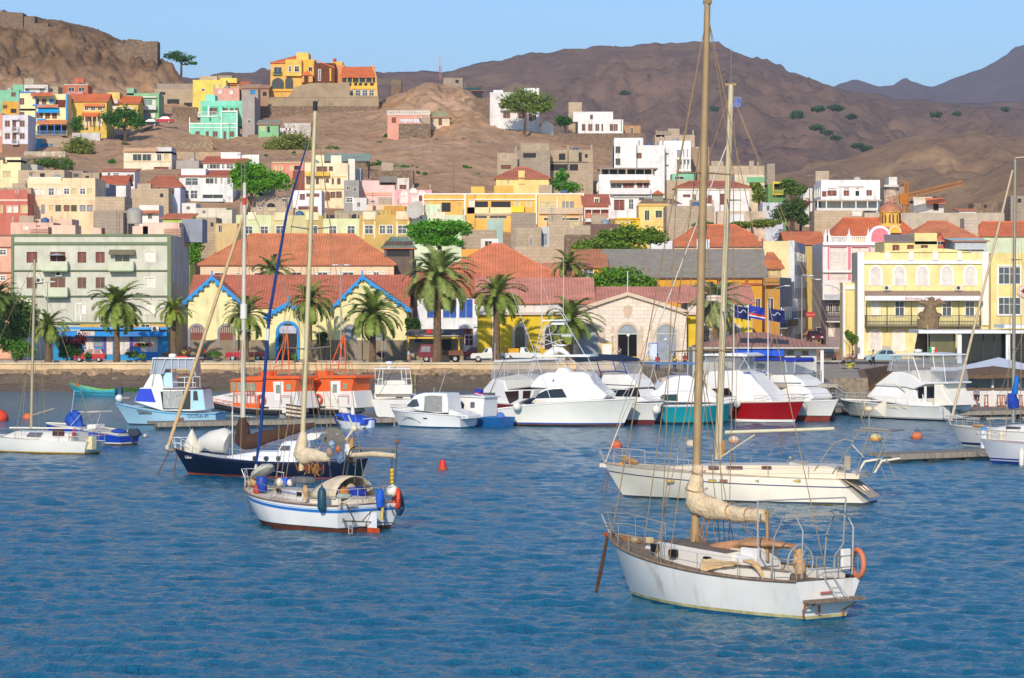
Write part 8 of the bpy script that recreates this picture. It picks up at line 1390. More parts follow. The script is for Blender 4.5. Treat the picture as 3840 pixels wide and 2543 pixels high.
def rescue(dx,dz,label):
 b=Boat('rescue_boat',label,'rescue boat',(560+dx,1250,.38007),(1400,834+dz),(640,812+dz),group='orange rescue boats'); ns=b.ns; y=dz
 b.hull(3.8,.9,.75,.85,1.5,1.0,.05,levels=[('a',-.5,0),('a',.05,0),('s',.5,0),('s',.42,1),('s',.12,1),('s',.08,0),('s',0,0)],mats=[gel('#d4d2cc',.1),mat('#26262a',.8,.2,3)],flare=1.3,deck='#b9b6b0')
 O=mat('#ea6426',.45,.08,1.5); G=gel('#dedad2',.1)
 bb=MB(); bb.path([(b.xs(t,b.hz[i])*1.0,(b.bd[i]+.1),b.hz[i]-.3) for i,t in enumerate(b.T)],.2,6); bb.path([(b.xs(t,b.hz[i]),-(b.bd[i]+.1),b.hz[i]-.3) for i,t in enumerate(b.T)],.2,6); bb.build('rubber_fender',mat('#232327',.8,.2,3),b.root,smooth=60)
 b.sup('foredeck_house',[(575,665+y),(610,625+y),(800,588+y),(830,700+y)],.9,G,.15,.08)
 b.sup('lower_house',[(700,690+y),(800,585+y),(1445,575+y),(1485,745+y),(830,710+y)],1.35,G,.06,.06); b.sup('wheelhouse',[(800,585+y),(788,462+y),(960,432+y),(1455,428+y),(1430,585+y)],1.25,O,.05,.05); b.sup('roof',[(780,462+y),(960,428+y),(1200,422+y),(1470,425+y),(1475,450+y),(1130,452+y),(1100,470+y),(800,470+y)],1.38,O,0,.03)
 for a,c,t,o in ((805,850,480,570),(865,920,485,572),(930,980,488,572),(990,1055,490,570),(1350,1395,500,558)): b.pane('cabin_window',[(a,t+y),(c,t+y),(c,o+y),(a+4,o+y)],mat('#9aa084',.2,.2,2,spec=.6),off=.02,y=1.25)
 b.pane('white_door',[(1222,478+y),(1325,475+y),(1325,700+y),(1240,720+y)],gel('#ecebe6'),off=.03,y=1.28); b.pane('door_window',[(1252,510+y),(1293,508+y),(1293,592+y),(1252,592+y)],mat('#8a9484',.2),off=.045,y=1.28); b.sup('engine_box',[(1170,790+y),(1180,668+y),(1350,672+y),(1395,790+y)],1.3,gel('#e4dcd0'),.05,.05); b.sup('engine_box',[(1210,660+y),(1240,590+y),(1260,690+y)],1.0,G,.05,.03)
 frame(b,[[(1085,425+y),(1085,285+y),(1190,285+y),(1190,430+y)],[(1440,425+y),(1440,290+y),(1230,330+y)],[(1235,375+y),(1380,370+y)],[(1230,330+y),(1235,425+y)],[(1380,330+y),(1380,425+y)]],1.0,.035,O,'roof_rail'); frame(b,[[(1240,300+y),(1300,150+y),(1355,20+y)],[(1300,370+y),(1330,180+y),(1358,5+y)],[(1380,370+y),(1362,10+y)]],.35,.05,O,'radar_mast'); b.sup('mast_box',[(1090,430+y),(1095,380+y),(1170,375+y),(1180,430+y)],.6,O,0,.03)
 for px_ in (1255,): bb=MB(); bb.lathe([(.28,0),(.3,.12),(.02,.2)],n=12); bb.build('radar_dome',G,b.root,smooth=40,loc=b.at(px_,295+y))
 frame(b,[[(540,620+y),(680,655+y),(830,680+y)],[(545,655+y),(700,700+y),(830,715+y)],[(830,740+y),(835,590+y),(1080,610+y),(1085,740+y)],[(835,690+y),(1080,690+y)],[(1300,690+y),(1300,615+y),(1400,615+y),(1400,700+y)]]+[[(600+q*60,640+q*16+y),(600+q*60,690+q*14+y)] for q in range(4)]+[[(860+q*45,600+y),(860+q*45,740+y)] for q in range(5)],1.55,.03,O,'side_rail'); b.sup('orange_locker',[(1310,700+y),(1310,648+y),(1375,645+y),(1380,700+y)],.9,mat('#d0341c'),0,.03); b.pane('orange_panel',[(835,690+y),(1085,700+y),(1085,745+y),(835,735+y)],O,y=1.5,off=.05); b.text('SAR',1000,612+y,.5,'#4a4a48',hull=False,yl=ns*1.42,name='lettering'); b.text('SALVAMENTO',800,622+y,.2,'#8a8884',hull=False,yl=ns*1.42,name='lettering')
 buoyring('orange lifebuoy ring on the side rail of the '+('nearer' if dx==0 else 'farther')+' rescue boat',b.world(b.at(1103,655+y,ns*1.62)),.36,.09,col='#d8532c',rz=b.root.rotation_euler.z); return b
rescue(0,0,'left orange and white rescue boat moored behind the pontoon'); rescue(213,-6,'right orange and white rescue boat, partly behind its twin')
b=Boat('motor_boat','white flybridge boat seen from astern with a radar dome, behind the white cabin boat','motor boat',(700,1250,.44651),(1740,708),(1762,652)); ns=b.ns
b.hull(3.9,.95,1.5,1.5,1.7,.8,.05,levels=[('a',-.5,0),('a',.2,0),('f',.6,0),('s',0,0)],mats=[gel('#dedbd2')],flare=1.2,deck='#dcd8cc')
at=lambda x,y,xl=.0:b.atx(x,y,xl)
def bx(name,x0,x1,y0,y1,xl,dp,m,bev=.03): a,c=at(x0,y1,xl),at(x1,y0,xl); return b.box(name,V3((xl+dp/2,(a.y+c.y)/2,(a.z+c.z)/2)),(dp,abs(a.y-c.y),abs(a.z-c.z)),m,bev)
bx('cabin',1575,1880,500,640,2.2,4.5,gel('#dcd8ce')); bx('doorway',1755,1815,535,620,2.15,.1,mat('#4a2c1c')); bx('window',1670,1745,555,605,2.15,.1,glass('#1e2648')); bx('window',1825,1875,560,605,2.15,.1,glass('#1e2648')); bx('flybridge',1580,1895,435,510,1.6,3.5,gel('#e2ded2')); bx('flybridge_front',1660,1850,395,440,3.2,1,gel('#dcd9d0'),.15); bx('hardtop',1575,1878,292,304,1.6,2.6,gel('#dedbd4')); bx('clear_curtain',1610,1850,305,430,3.6,.03,CL,0)
for x0,y0,x1,y1 in ((1582,300,1585,470),(1625,300,1600,440),(1875,300,1895,480),(1800,300,1815,440),(1650,300,1640,440),(1840,300,1850,440),(1580,390,1640,380),(1800,385,1880,380)): b.tube([at(x0,y0,1.7),at(x1,y1,1.7)],.03,WH,'frame_tube',5)
bb=MB(); bb.lathe([(.1,-.35),(.08,0),(.3,.02),(.34,.12),(.3,.24),(.02,.28)],n=14); bb.build('radar_dome',gel('#e4e6ea'),b.root,smooth=40,loc=at(1700,262,2)); b.tube([at(1638,300,2),at(1640,0,2)],.015,'#e0ddd4','antenna',4); b.tube([at(1620,510,.5),at(1860,95,-2)],[.02,.008],'#2c2c2c','outrigger',4); b.tube([at(1905,500,.5),at(2020,90,-2)],[.02,.008],'#2c2c2c','outrigger',4); b.tube([at(1918,510,.3),at(1918,340,.3)],.025,'#c8c040','striped_pole',5)
b=Boat('motor_boat','small white cabin cruiser with a grey side curtain and a blue waterline','motor boat',(1350,1250,.44651),(905,797),(330,783)); ns=b.ns
b.hull(3.1,.95,.98,1.1,1.28,.65,.05,levels=[('a',-.5,1),('a',.1,1),('a',.13,0),('f',.5,0),('f',.75,0),('s',0,0)],mats=[gel('#ecebe8',.04),mat('#2a6a8c')],flare=1.3,deck='#e4e2de',rail=(WH,.05))
b.sup('cabin',[(375,618),(450,522),(530,500),(720,505),(730,560),(738,668),(640,670),(500,650)],1.15,WH,.1,.08); b.pane('windscreen',[(388,612),(438,556),(475,552),(497,612),(440,622)],glass('#3a4248'),off=.015); b.pane('grey_curtain',[(540,530),(585,522),(685,526),(690,662),(535,655)],mat('#8f918c',.8,.25,4),off=.02); b.pane('hull_swoosh',[(330,700),(400,705),(470,725),(500,752),(520,755),(480,735),(440,708),(380,698)],mat('#7a7f84'),y=abs(b.near(430,720).y),off=.05,both=False); q=b.near(548,715); b.ball('porthole',q,(.22,.03,.06),mat('#3a3e40')); b.sup('stern_seat',[(740,668),(750,640),(900,690),(905,720),(760,720)],1.1,WH,0,.05); b.text('AWARA',852,688,.17,'#a9a6b4',wid=1.2); b.text('PRIMEIRO',855,710,.16,'#a9a6b4',wid=1.2); frame(b,[[(380,640),(450,640),(520,655)],[(620,500),(625,455)],[(665,498),(720,330)]],1.0,.018); b.pulpit(b.L-.9,.4,.05)
b=Boat('motor_boat','small launch with a boxy white wheelhouse, porthole and blue hull','motor boat',(1350,1250,.44651),(1235,788),(800,775)); ns=b.ns
b.hull(2.6,.9,.75,.8,1.1,.4,.0,levels=[('a',-.4,0),('a',.1,0),('s',.15,0),('s',0,0)],mats=[mat('#1664a8',.5,.2,2,streak=.3)],flare=1.2,deck='#3a7ab0')
b.sup('wheelhouse',[(790,700),(828,528),(1040,540),(1030,705)],1.0,WH,.05,.05); b.sup('fore_cabin',[(700,690),(725,548),(825,535),(830,690)],1.0,WH,.08,.05); b.pane('brown_window',[(722,585),(772,580),(772,620),(722,620)],mat('#4a3030'),off=.02,y=.98); b.sup('roof',[(820,530),(825,520),(1048,532),(1046,544)],1.1,WH,0,.02); b.pane('window',[(928,578),(962,576),(962,625),(928,625)],glass('#5a6068'),off=.02,y=1.0); q=b.at(858,605,ns*1.0); bb=MB(); bb.prism([(q.x+.2*cos(i*.5236),ns*1.03,q.z+.22*sin(i*.5236)) for i in range(12)],(0,-ns*.05,0)); bb.build('porthole',glass('#4a5258'),b.root); b.ball('outboard_cover',b.at(1180,715),(.4,.3,.5),mat('#4a72b8',.8,.15,3)); b.box('outboard_leg',b.at(1210,765),(.3,.2,.5),gel('#d8d4c8'))
for x,y in ((980,740),(950,765)): fender('small cream fender hanging on the blue launch',b.world(b.near(x,y)+V3((0,ns*.12,0))),.12,.6,'#d9cfae','cream fenders on the blue launch')
f=thing('flag','blue flag with red and white stripes on the small launch','flag',b.world(b.at(965,460)),.2);
CV=(['#23379a','#e6e2dc','#c0322c'],lambda t:1 if .5<t<=.58 or .67<t<=.75 else (2 if .58<t<=.67 else 0))
flagmesh(f,CV,.7,.55)
b=Boat('motor_boat','small white open boat with a blue cover and outboard tied at the pontoon','motor boat',(700,1250,.44651),(1510,800),(1275,792)); ns=b.ns
b.hull(2.2,.9,.5,.55,.85,.5,.0,levels=[('a',-.3,0),('a',.1,0),('s',0,0)],mats=[gel('#dfe2e4')],flare=1.2,deck='#c9d0d8')
b.sup('blue_cover',[(1225,680),(1300,672),(1490,730),(1480,770),(1270,780)],.85,mat('#1c4cb8',.6,.15,3),.3,.05); b.pane('navy_panel',[(1225,690),(1290,700),(1345,770),(1265,775)],mat('#1a2c60'),y=.9,off=.0); b.sup('white_pod',[(1430,790),(1445,715),(1485,718),(1485,795)],.6,WH,.1,.05); bb=MB(); bb.lathe([(.3,0),(.33,.1),(.3,.3),(.02,.32)],n=14); bb.build('radar_dome',WH,b.root,smooth=40,loc=b.at(1343,700)); b.tube([b.at(1395,710),b.at(1395,620)],.15,WH,'light_mast',8); b.sup('outboard',[(1490,800),(1500,725),(1550,735),(1545,800)],.25,mat('#c9d4e4'),.1,.06)
b=Boat('rowing_boat','small turquoise wooden skiff with a green inside near the beach','rowing boat',(0,1250,.44651),(985,520),(635,516)); ns=b.ns
b.hull(1.9,.7,.7,.6,1.25,.75,.0,levels=[('a',-.3,0),('a',.05,1),('a',.3,0),('s',.16,0),('s',.12,2),('s',0,2)],mats=[mat('#36a8c4',.6,.3,2,streak=.4),mat('#2c7a8c',.8,.2,2),mat('#6cae5a',.6,.2,2)],flare=.8,deck='#4a8a6a',drop=.3); fender('orange float in the bow of the turquoise skiff',b.world(b.at(645,452)),.32,None,'#d8482c'); b.box('outboard_box',b.at(1012,480),(.4,.5,.7),mat('#3a5a70',.8,.3,3)); b.tube([b.at(628,500),b.at(632,395)],.02,'#7a6a50','pole',4)
b=Boat('motor_boat','royal blue open motor boat with a registration number in red and tilted outboard','motor boat',(0,1250,.44651),(1085,940),(440,915)); ns=b.ns
b.hull(2.4,.9,.72,1.02,1.3,.6,.0,levels=[('a',-.4,2),('a',.06,2),('a',.12,1),('a',.2,0),('f',.6,0),('s',.1,0),('s',.08,1),('s',0,1)],mats=[mat('#1c46b4',.4,.12,2),gel('#e2ddd0'),mat('#5a4a38',.9,.3,3)],flare=1.2,deck='#c9c4b8',rail=(gel('#e0dccf'),.05)); b.text('C2222SV',868,852,.28,'#d8505a',wid=.95)
b.cover([(640,800),(605,720),(600,690),(640,690),(680,790)],[.3,.5,.25,.35,.2],mat('#1a4cae',.7,.2,3),'blue_cover',3,lump=.15); b.sup('t_top',[(640,658),(700,668),(830,664),(828,655),(700,655)],.7,mat('#c9bfae',.8),0,.02); frame(b,[[(690,665),(590,780)],[(845,670),(800,800)],[(600,665),(625,480)]],.5,.02); b.sup('white_seat',[(710,805),(740,765),(800,765),(795,805)],.5,WH,0,.06); b.sup('outboard',[(1060,840),(1080,800),(1130,800),(1165,850),(1130,870),(1100,860)],.22,mat('#3a4450',.4,.2,3),.1,.05); b.tube([b.at(1110,860),b.at(1115,930)],[.1,.07],'#2c2c2e','outboard_leg',6); b.ball('blue_tarp',b.at(1000,825),(.6,.5,.2),mat('#1f48a0',.8,.2,3)); b.ball('end_float',b.at(1218,860),.12,mat('#d8d0b0'))
b=Boat('sailboat','navy blue hulled ketch with a white doghouse and brown sail cover behind the striped sloop','sailboat',(700,1250,.44651),(1400,1222),(17,1182)); ns=b.ns
b.hull(3.4,.7,1.05,.88,1.42,.95,.3,levels=[('a',-.6,1),('a',.05,1),('a',.1,0),('f',.5,0),('s',.1,0),('s',.08,2),('s',0,2)],mats=[mat('#0d1730',.3,.1,1,spec=.6),mat('#9c3c1c',.8,.3,2),mat('#1a2444')],flare=.7,ws=.82,deck='#c9c9c6',rail=(mat('#24304e'),.04))
d=lambda x:b.sh(x)-.03; xa,xb=b.at(345,1045,ns*.9).x,b.at(930,1090,ns*.9).x
b.trunk('cabin',[(xa+.3,.6,.5,d(xa),d(xa)+.12),(xa-1.8,.95,.85,d(xa-1),d(xa-1)+.5),(xb,1.0,.9,d(xb),d(xb)+.62)],gel('#e6e8ea',.08)); b.sup('doghouse',[(755,1010),(790,925),(820,908),(925,905),(935,1050),(780,1050)],.85,gel('#e4e8ec'),.1,.06); b.pane('window',[(778,985),(795,945),(865,943),(862,985)],glass('#4a525c'),off=.02);
for x in (573,668,770): q=b.at(x,1052,ns*.98); bb=MB(); bb.prism([(q.x+.15*cos(i*.5236),ns*1.0,q.z+.15*sin(i*.5236)) for i in range(12)],(0,-ns*.1,0)); bb.build('porthole',glass('#3a4046'),b.root)
mb,mt=b.at(470,960),b.at(487,-1265); zA=lambda py:mb.lerp(mt,((1250+960*.44651)-py)/((1250+960*.44651)-685)); b.tube([mb,mt],[.15,.1],mat('#cdc8b4',.5,.12,1.5,streak=.4),'mast',10); b.tube([zA(768),zA(742)],.115,mat('#d23a24'),'red_band',10); b.tube([zA(1195),zA(1140)],.2,gel('#e2dcd0'),'radar_reflector',10); b.tube([mt,mt+V3((0,0,1.1))],.012,'#9a9a98','aerial',4)
bow=b.at(-165,985); b.tube([bow,V3((b.L+.4,0,b.hb))],[.08,.1],mat('#8a7a60'),'bowsprit',6); b.tube([bow+V3((-.1,0,.3)),zA(800)],[.11,.09],mat('#cfae80',.8,.15,3),'furled_jib',8); b.box('furler_drum',bow+V3((-.05,0,.2)),(.2,.2,.25),'#c9c4b8')
b.cover([(470,705),(468,800),(480,900),(560,905),(700,860),(880,815),(1075,765)],[.2,.42,.5,.42,.36,.28,.1],mat('#4a3228',.9,.15,2,bump=.4),seed=4,lump=.16,flat=.7); b.tube([b.at(480,930),b.at(1080,770)],.07,mat('#6a5244'),'boom',8)
for sg in (1,-1):
 ch=V3((mb.x-.2,sg*1.5,d(mb.x))); s1=zA(1240)+V3((0,sg*1.1,0)); b.tube([zA(1240),s1],[.035,.025],'#b4b0a8','spreader'); b.tube([ch,s1,zA(760)],.014,RW,'shroud',4); b.tube([ch+V3((.5,0,0)),zA(1240)],.014,RW,'shroud',4); b.tube([ch-V3((.5,0,0)),zA(1240)],.014,RW,'shroud',4); b.tube([V3((-.3,sg*.5,b.hs)),zA(720)],.013,RW,'backstay',4)
b.tube([b.at(385,1020),b.at(385,590)],.04,gel('#e4e2de'),'pole',6); b.pulpit(b.L-.6,.65,.1,m=gel('#e6e6e2')); b.rails([1.2,3,5,7,b.L-.6],.6); b.tube([b.at(1030,840),b.at(1140,835),b.at(1280,850)],.02,TUBE,'bimini_bow',yl=ns*.9)
bb=MB(); q=[b.at(x,y) for x,y in ((1020,890),(1040,855),(1110,832),(1200,835),(1180,870),(1130,890))]; bb.prism([(p.x,-1,p.z) for p in q],(0,2,0)); bb.build('cockpit_awning',mat('#dcd9d2',.8,.1,3),b.root,bevel=.04); bb=MB(); c=b.at(1235,880); bb.lathe([(.05,0),(.62,.1),(.6,.14),(.05,.06)],n=16); o=bb.build('satellite_dish',mat('#77726a',.7,.3,4),b.root,smooth=40,loc=c); o.rotation_euler=(1.2,0,.3)
for a,c in ((1030,890),(1160,890)): b.tube([b.at(a,870),b.at(a+70 if a<1100 else a-60,985)],.025,TUBE,'bimini_leg',5,yl=0)
b.text('Gabber',18,1052,.24,'#e4e4e2',wid=.9); bb=MB(); P0=b.at(225,925,0); bb.path([P0+V3((1.05,0,-.55)),P0+V3((.75,0,.0)),P0+V3((.1,0,.1)),P0+V3((-.75,0,.2)),P0+V3((-1.0,0,.1))],[.08,.35,.62,.72,.62],12,sq=(.8,1)); dg=bb.build('dinghy',gel('#d5d2c8',.2),smooth=60); dg.location=b.S; dg.rotation_euler=b.root.rotation_euler; tag(dg,'upturned pale grey dinghy lashed on the foredeck of the navy ketch','dinghy')
bb=MB(); bb.lathe([(.42,-.65),(.5,-.2),(.3,.25),(.03,.75)],n=12); tag(bb.build('cone_cover',gel('#d8d2bc',.2),smooth=60,loc=b.world(b.at(45,915,0))),'pale cone shaped canvas cover on the bow of the navy ketch','cover')
for x1,y1,x2,y2 in ((-150,1000,-245,1190),(-80,1010,-110,1190)): b.tube([b.at(x1,y1),b.at(x2,y2,.3)],.035,mat('#6a4a38',.95,.3,6),'anchor_chain',5)
b=Boat('sailboat','white yacht with yellow slime at its waterline, cut by the left edge','sailboat',(0,1250,.44651),(770,1017),(-260,985)); ns=b.ns
b.hull(3.1,.68,.85,.92,1.15,1.0,.35,levels=[('a',-.6,1),('a',.02,1),('a',.09,2),('a',.15,0),('f',.6,0),('s',.06,0),('s',0,3)],mats=[gel('#e6e4dc',.15),mat('#8a6a20',.9,.4,3,streak=.5),mat('#c4a038',.9,.4,4),mat('#b8ab96')],flare=.5,ws=.8,deck='#d4cec0')
d=lambda x:b.sh(x)-.03; xa,xb=b.at(75,840,ns*.9).x,b.at(600,870,ns*.9).x; b.trunk('cabin',[(xa+.9,.5,.4,d(xa),d(xa)+.1),(xa-.3,.9,.75,d(xa),d(xa)+.42),(xb,1.0,.85,d(xb),d(xb)+.55)],gel('#e0dcd0',.1)); q=[(215,865),(245,832),(350,834),(336,869)]; L=[b.at(x,y,ns*1.0) for x,y in q]; bb=MB(); bb.prism([(p.x,ns*.98,p.z) for p in L],(0,-ns*.1,0)); bb.build('cabin_window',mat('#6a6a78',.2),b.root); bb=MB(); L=[b.at(x,y,ns*.98) for x,y in ((440,860),(445,805),(530,805),(535,860))]; bb.prism([(p.x,ns*1.0,p.z) for p in L],(0,-ns*.1,0)); bb.build('companionway',mat('#4a2c24'),b.root)
mb,mt=b.at(262,795),b.at(291,-620); b.tube([mb,mt],[.1,.085],mat('#b0a484',.5,.1,2,metal=.2),'mast',10); b.tube([b.at(272,688),b.at(458,632)],.06,mat('#9a9284',.5),'boom',8); b.tube([V3((b.L+.9,0,b.hb)),mt],.014,RW,'forestay',4); b.tube([mt,V3((-.5,0,b.hs))],.013,RW,'backstay',4)
for sg in (1,-1): b.tube([mt-V3((0,0,.5)),V3((mb.x-.2,sg*1.35,d(mb.x)))],.013,RW,'shroud',4); b.tube([mb.lerp(mt,.55),V3((mb.x+.3,sg*1.35,d(mb.x)))],.013,RW,'shroud',4)
b.rails([.2,1.8,3.4,5.0,6.6],.6); b.pushpit(1.0,.6); b.tube([b.at(80,793),b.at(620,798)],.05,gel('#e4dfd0'),'spinnaker_pole',6,yl=ns*.6); b.box('stern_crate',b.at(765,920,ns*.5),(.5,.5,.85),mat('#ddd0a4',.8,.2,3)); b.ball('red_bag',b.at(620,840,ns*.8),(.1,.1,.3),mat('#c0342c'))
b=Boat('sailboat','white yacht with navy boot stripe and tall mast at the right edge','sailboat',(3060,1280,.32939),(2900,1235),(1685,1203)); ns=b.ns
b.hull(3.4,.75,1.15,1.15,1.45,1.0,.3,levels=[('a',-.5,2),('a',.1,2),('a',.18,1),('a',.34,0),('f',.6,0),('s',.05,0),('s',0,0)],mats=[gel('#dcd9d2',.1),mat('#1e2c5a'),gel('#c9c6be')],flare=.8,ws=.84,deck='#d8d0c0',rail=(mat('#b0a694'),.03)); d=lambda x:b.sh(x)-.03; xa=b.at(2050,1000,ns*.8).x; b.trunk('cabin',[(xa+.6,.5,.4,d(xa),d(xa)+.08),(xa-1,1.0,.85,d(xa-1),d(xa-1)+.4),(2,1.1,.95,d(2),d(2)+.5)],gel('#dedad0')); L=[b.at(x,y,ns*1.0) for x,y in ((2160,990),(2165,965),(2330,975),(2325,1000))]; bb=MB(); bb.prism([(p.x,ns*1.02,p.z) for p in L],(0,-ns*.15,0)); bb.build('cabin_window',glass('#2c3844'),b.root)
mb,mt=b.at(2245,930),b.at(2268,-2070); b.tube([mb,mt],[.13,.1],mat('#9d988c',.4,.1,2,metal=.4),'mast',10); b.tube([V3((b.L+.9,0,b.hb+.3)),V3((b.L+.9,0,b.hb+.3)).lerp(mt,.96)],[.1,.07],mat('#cdb898',.8,.15,3),'furled_jib',8); b.tube([mt+V3((0,0,.1)),mt+V3((-.8,0,.15))],.06,'#c4b48c','masthead',6)
for py,w in ((1560,1.2),(870,1.1)):
 for sg in (1,-1): q=mb.lerp(mt,.28 if py>1000 else .62); b.tube([q,q+V3((-.15,sg*w,0))],[.035,.022],'#77736a','spreader'); b.tube([V3((mb.x,sg*1.4,d(mb.x))),q+V3((-.15,sg*w,0)),mt],.013,RW,'shroud',4)
b.cover([(2232,590),(2240,680),(2250,765)],[.25,.42,.3],mat('#16409c',.8,.15,3),'sail_cover',3); b.cover([(2285,390),(2280,480),(2265,600)],[.1,.2,.2],mat('#1668b8',.8,.15,3),'blue_bag',6); b.pulpit(b.L-.6,.6); b.rails([3,5,7,b.L-.6],.6); b.ball('bow_rope',b.at(1850,960),(.5,.3,.12),mat('#a8845c',.9,.3,6))
for x in (1985,2118): fender('cream fender on the side of the yacht with a navy boot stripe',b.world(b.near(x,1100)+V3((0,ns*.12,0))),.13,.9,'#ddcfae','cream fenders on the boot striped yacht')
b=Boat('sailboat','pale grey yacht with royal blue bottom at the right edge','sailboat',(3060,1280,.32939),(3300,1420),(2005,1390)); ns=b.ns
b.hull(3.3,.75,1.15,1.2,1.5,.75,.3,levels=[('a',-.5,1),('a',.14,1),('a',.2,2),('a',.26,1),('a',.36,0),('f',.6,0),('s',.05,0),('s',0,3)],mats=[gel('#d4d6da',.08),mat('#1c3c90'),gel('#d8d8d4'),mat('#a89884')],flare=.8,ws=.84,deck='#d2b8a4'); b.trunk('cabin',[(b.L-2.2,.5,.4,b.sh(6)-.03,b.sh(6)+.1),(b.L-3.5,.95,.85,b.sh(5)-.03,b.sh(5)+.35),(2,1,.9,b.sh(2)-.03,b.sh(2)+.45)],gel('#d8c4b4')); b.pulpit(b.L-.6,.5); fender('long white fender at the right edge on the pale grey yacht',b.world(b.near(2345,1335)+V3((0,ns*.12,0))),.15,1.1)
b.tube([V3((b.L+.6,0,b.hb)),V3((3,0,13))],.014,RW,'forestay',4)
def buoy(label,px,py,r,c1,c2=None,group=None):
 p=PW(px,py); t=thing('mooring_buoy',label,'buoy',p,group=group); bb=MB(); bb.ball((0,0,r*.35),(r,r,r*.85),14,9); bb.m=[1 if c2 and bb.v[f[0]][2]>r*.55 else 0 for f in bb.f]; bb.build('float',[mat(c1,.6,.15,4),mat(c2 or c1,.7,.3,4)],t,smooth=60); bb=MB(); bb.path([(.12*cos(i*.6),0,r*1.2+.12+.12*sin(i*.6)) for i in range(11)],.025,5); bb.build('ring',mat('#4a4a4a',.5),t)
buoy('orange mooring buoy left of the cream yacht bow',2311,1680,.42,'#cf5a34','#c86a48'); buoy('small pale buoy just left of the foreground mast',2592,1672,.36,'#d8c8b0','#cdbba4'); buoy('pale orange topped buoy under the bare boom of the cream yacht',2752,1660,.4,'#d9a080','#dcc4a8'); buoy('yellowish buoy behind the stern arch of the cream yacht',3284,1652,.42,'#d89a48','#cfc08a'); buoy('orange buoy in open water left of the two right edge yachts',3438,1645,.42,'#d06a34','#c87a54'); buoy('orange ball buoy beside the mast of the left edge yacht',105,1572,.42,'#d8703c'); buoy('bright orange buoy cut by the left edge',-2,1578,.75,'#d84a28')
p=PW(1660,1762); t=thing('marker_buoy','red bucket shaped marker buoy alone in open water in the centre','buoy',p); bb=MB(); bb.lathe([(.3,-.1),(.3,.1),(.24,.12),(.23,.15)],n=16); bb.build('collar',mat('#b05030',.7,.2,4),t,smooth=40); bb=MB(); bb.lathe([(.22,.1),(.18,.5),(.15,.56),(.13,.55)],n=16); bb.build('body',mat('#dc2c1c',.5,.12,4),t,smooth=40)
for x,y,l in ((3690,1690,'white mooring post with a blue cap on the short pontoon'),(3728,1540,'white mooring post with a blue cap by the bar pontoon')):
 t=thing('mooring_post',l,'post',PW(x,y)); bb=MB(); bb.lathe([(.22,-.5),(.22,1.35)],n=12); bb.build('post',gel('#dfe2e6',.1),t,smooth=40); bb=MB(); bb.lathe([(.23,1.35),(.2,1.48),(.04,1.6)],n=12); bb.build('cap',mat('#3a8ac8'),t,smooth=40)
def wheel(par,x,y,r,w=.2):
 b=MB(); b.lathe([(r*.6,-w/2),(r,-w/2+.03),(r,w/2-.03),(r*.6,w/2)],n=14); o=b.build('wheel',mat('#1c1b1b',.9,.1,3),par,smooth=40,loc=(x,y,r)); o.rotation_euler=(pi/2,0,0)
 b=MB(); b.lathe([(r*.15,-w/2-.01),(r*.6,-w/2-.02),(r*.6,w/2+.02),(r*.15,w/2+.01)],n=10); b.build('rim',mat('#a8a8a8',.4,.1,2,metal=.4),o,smooth=40)
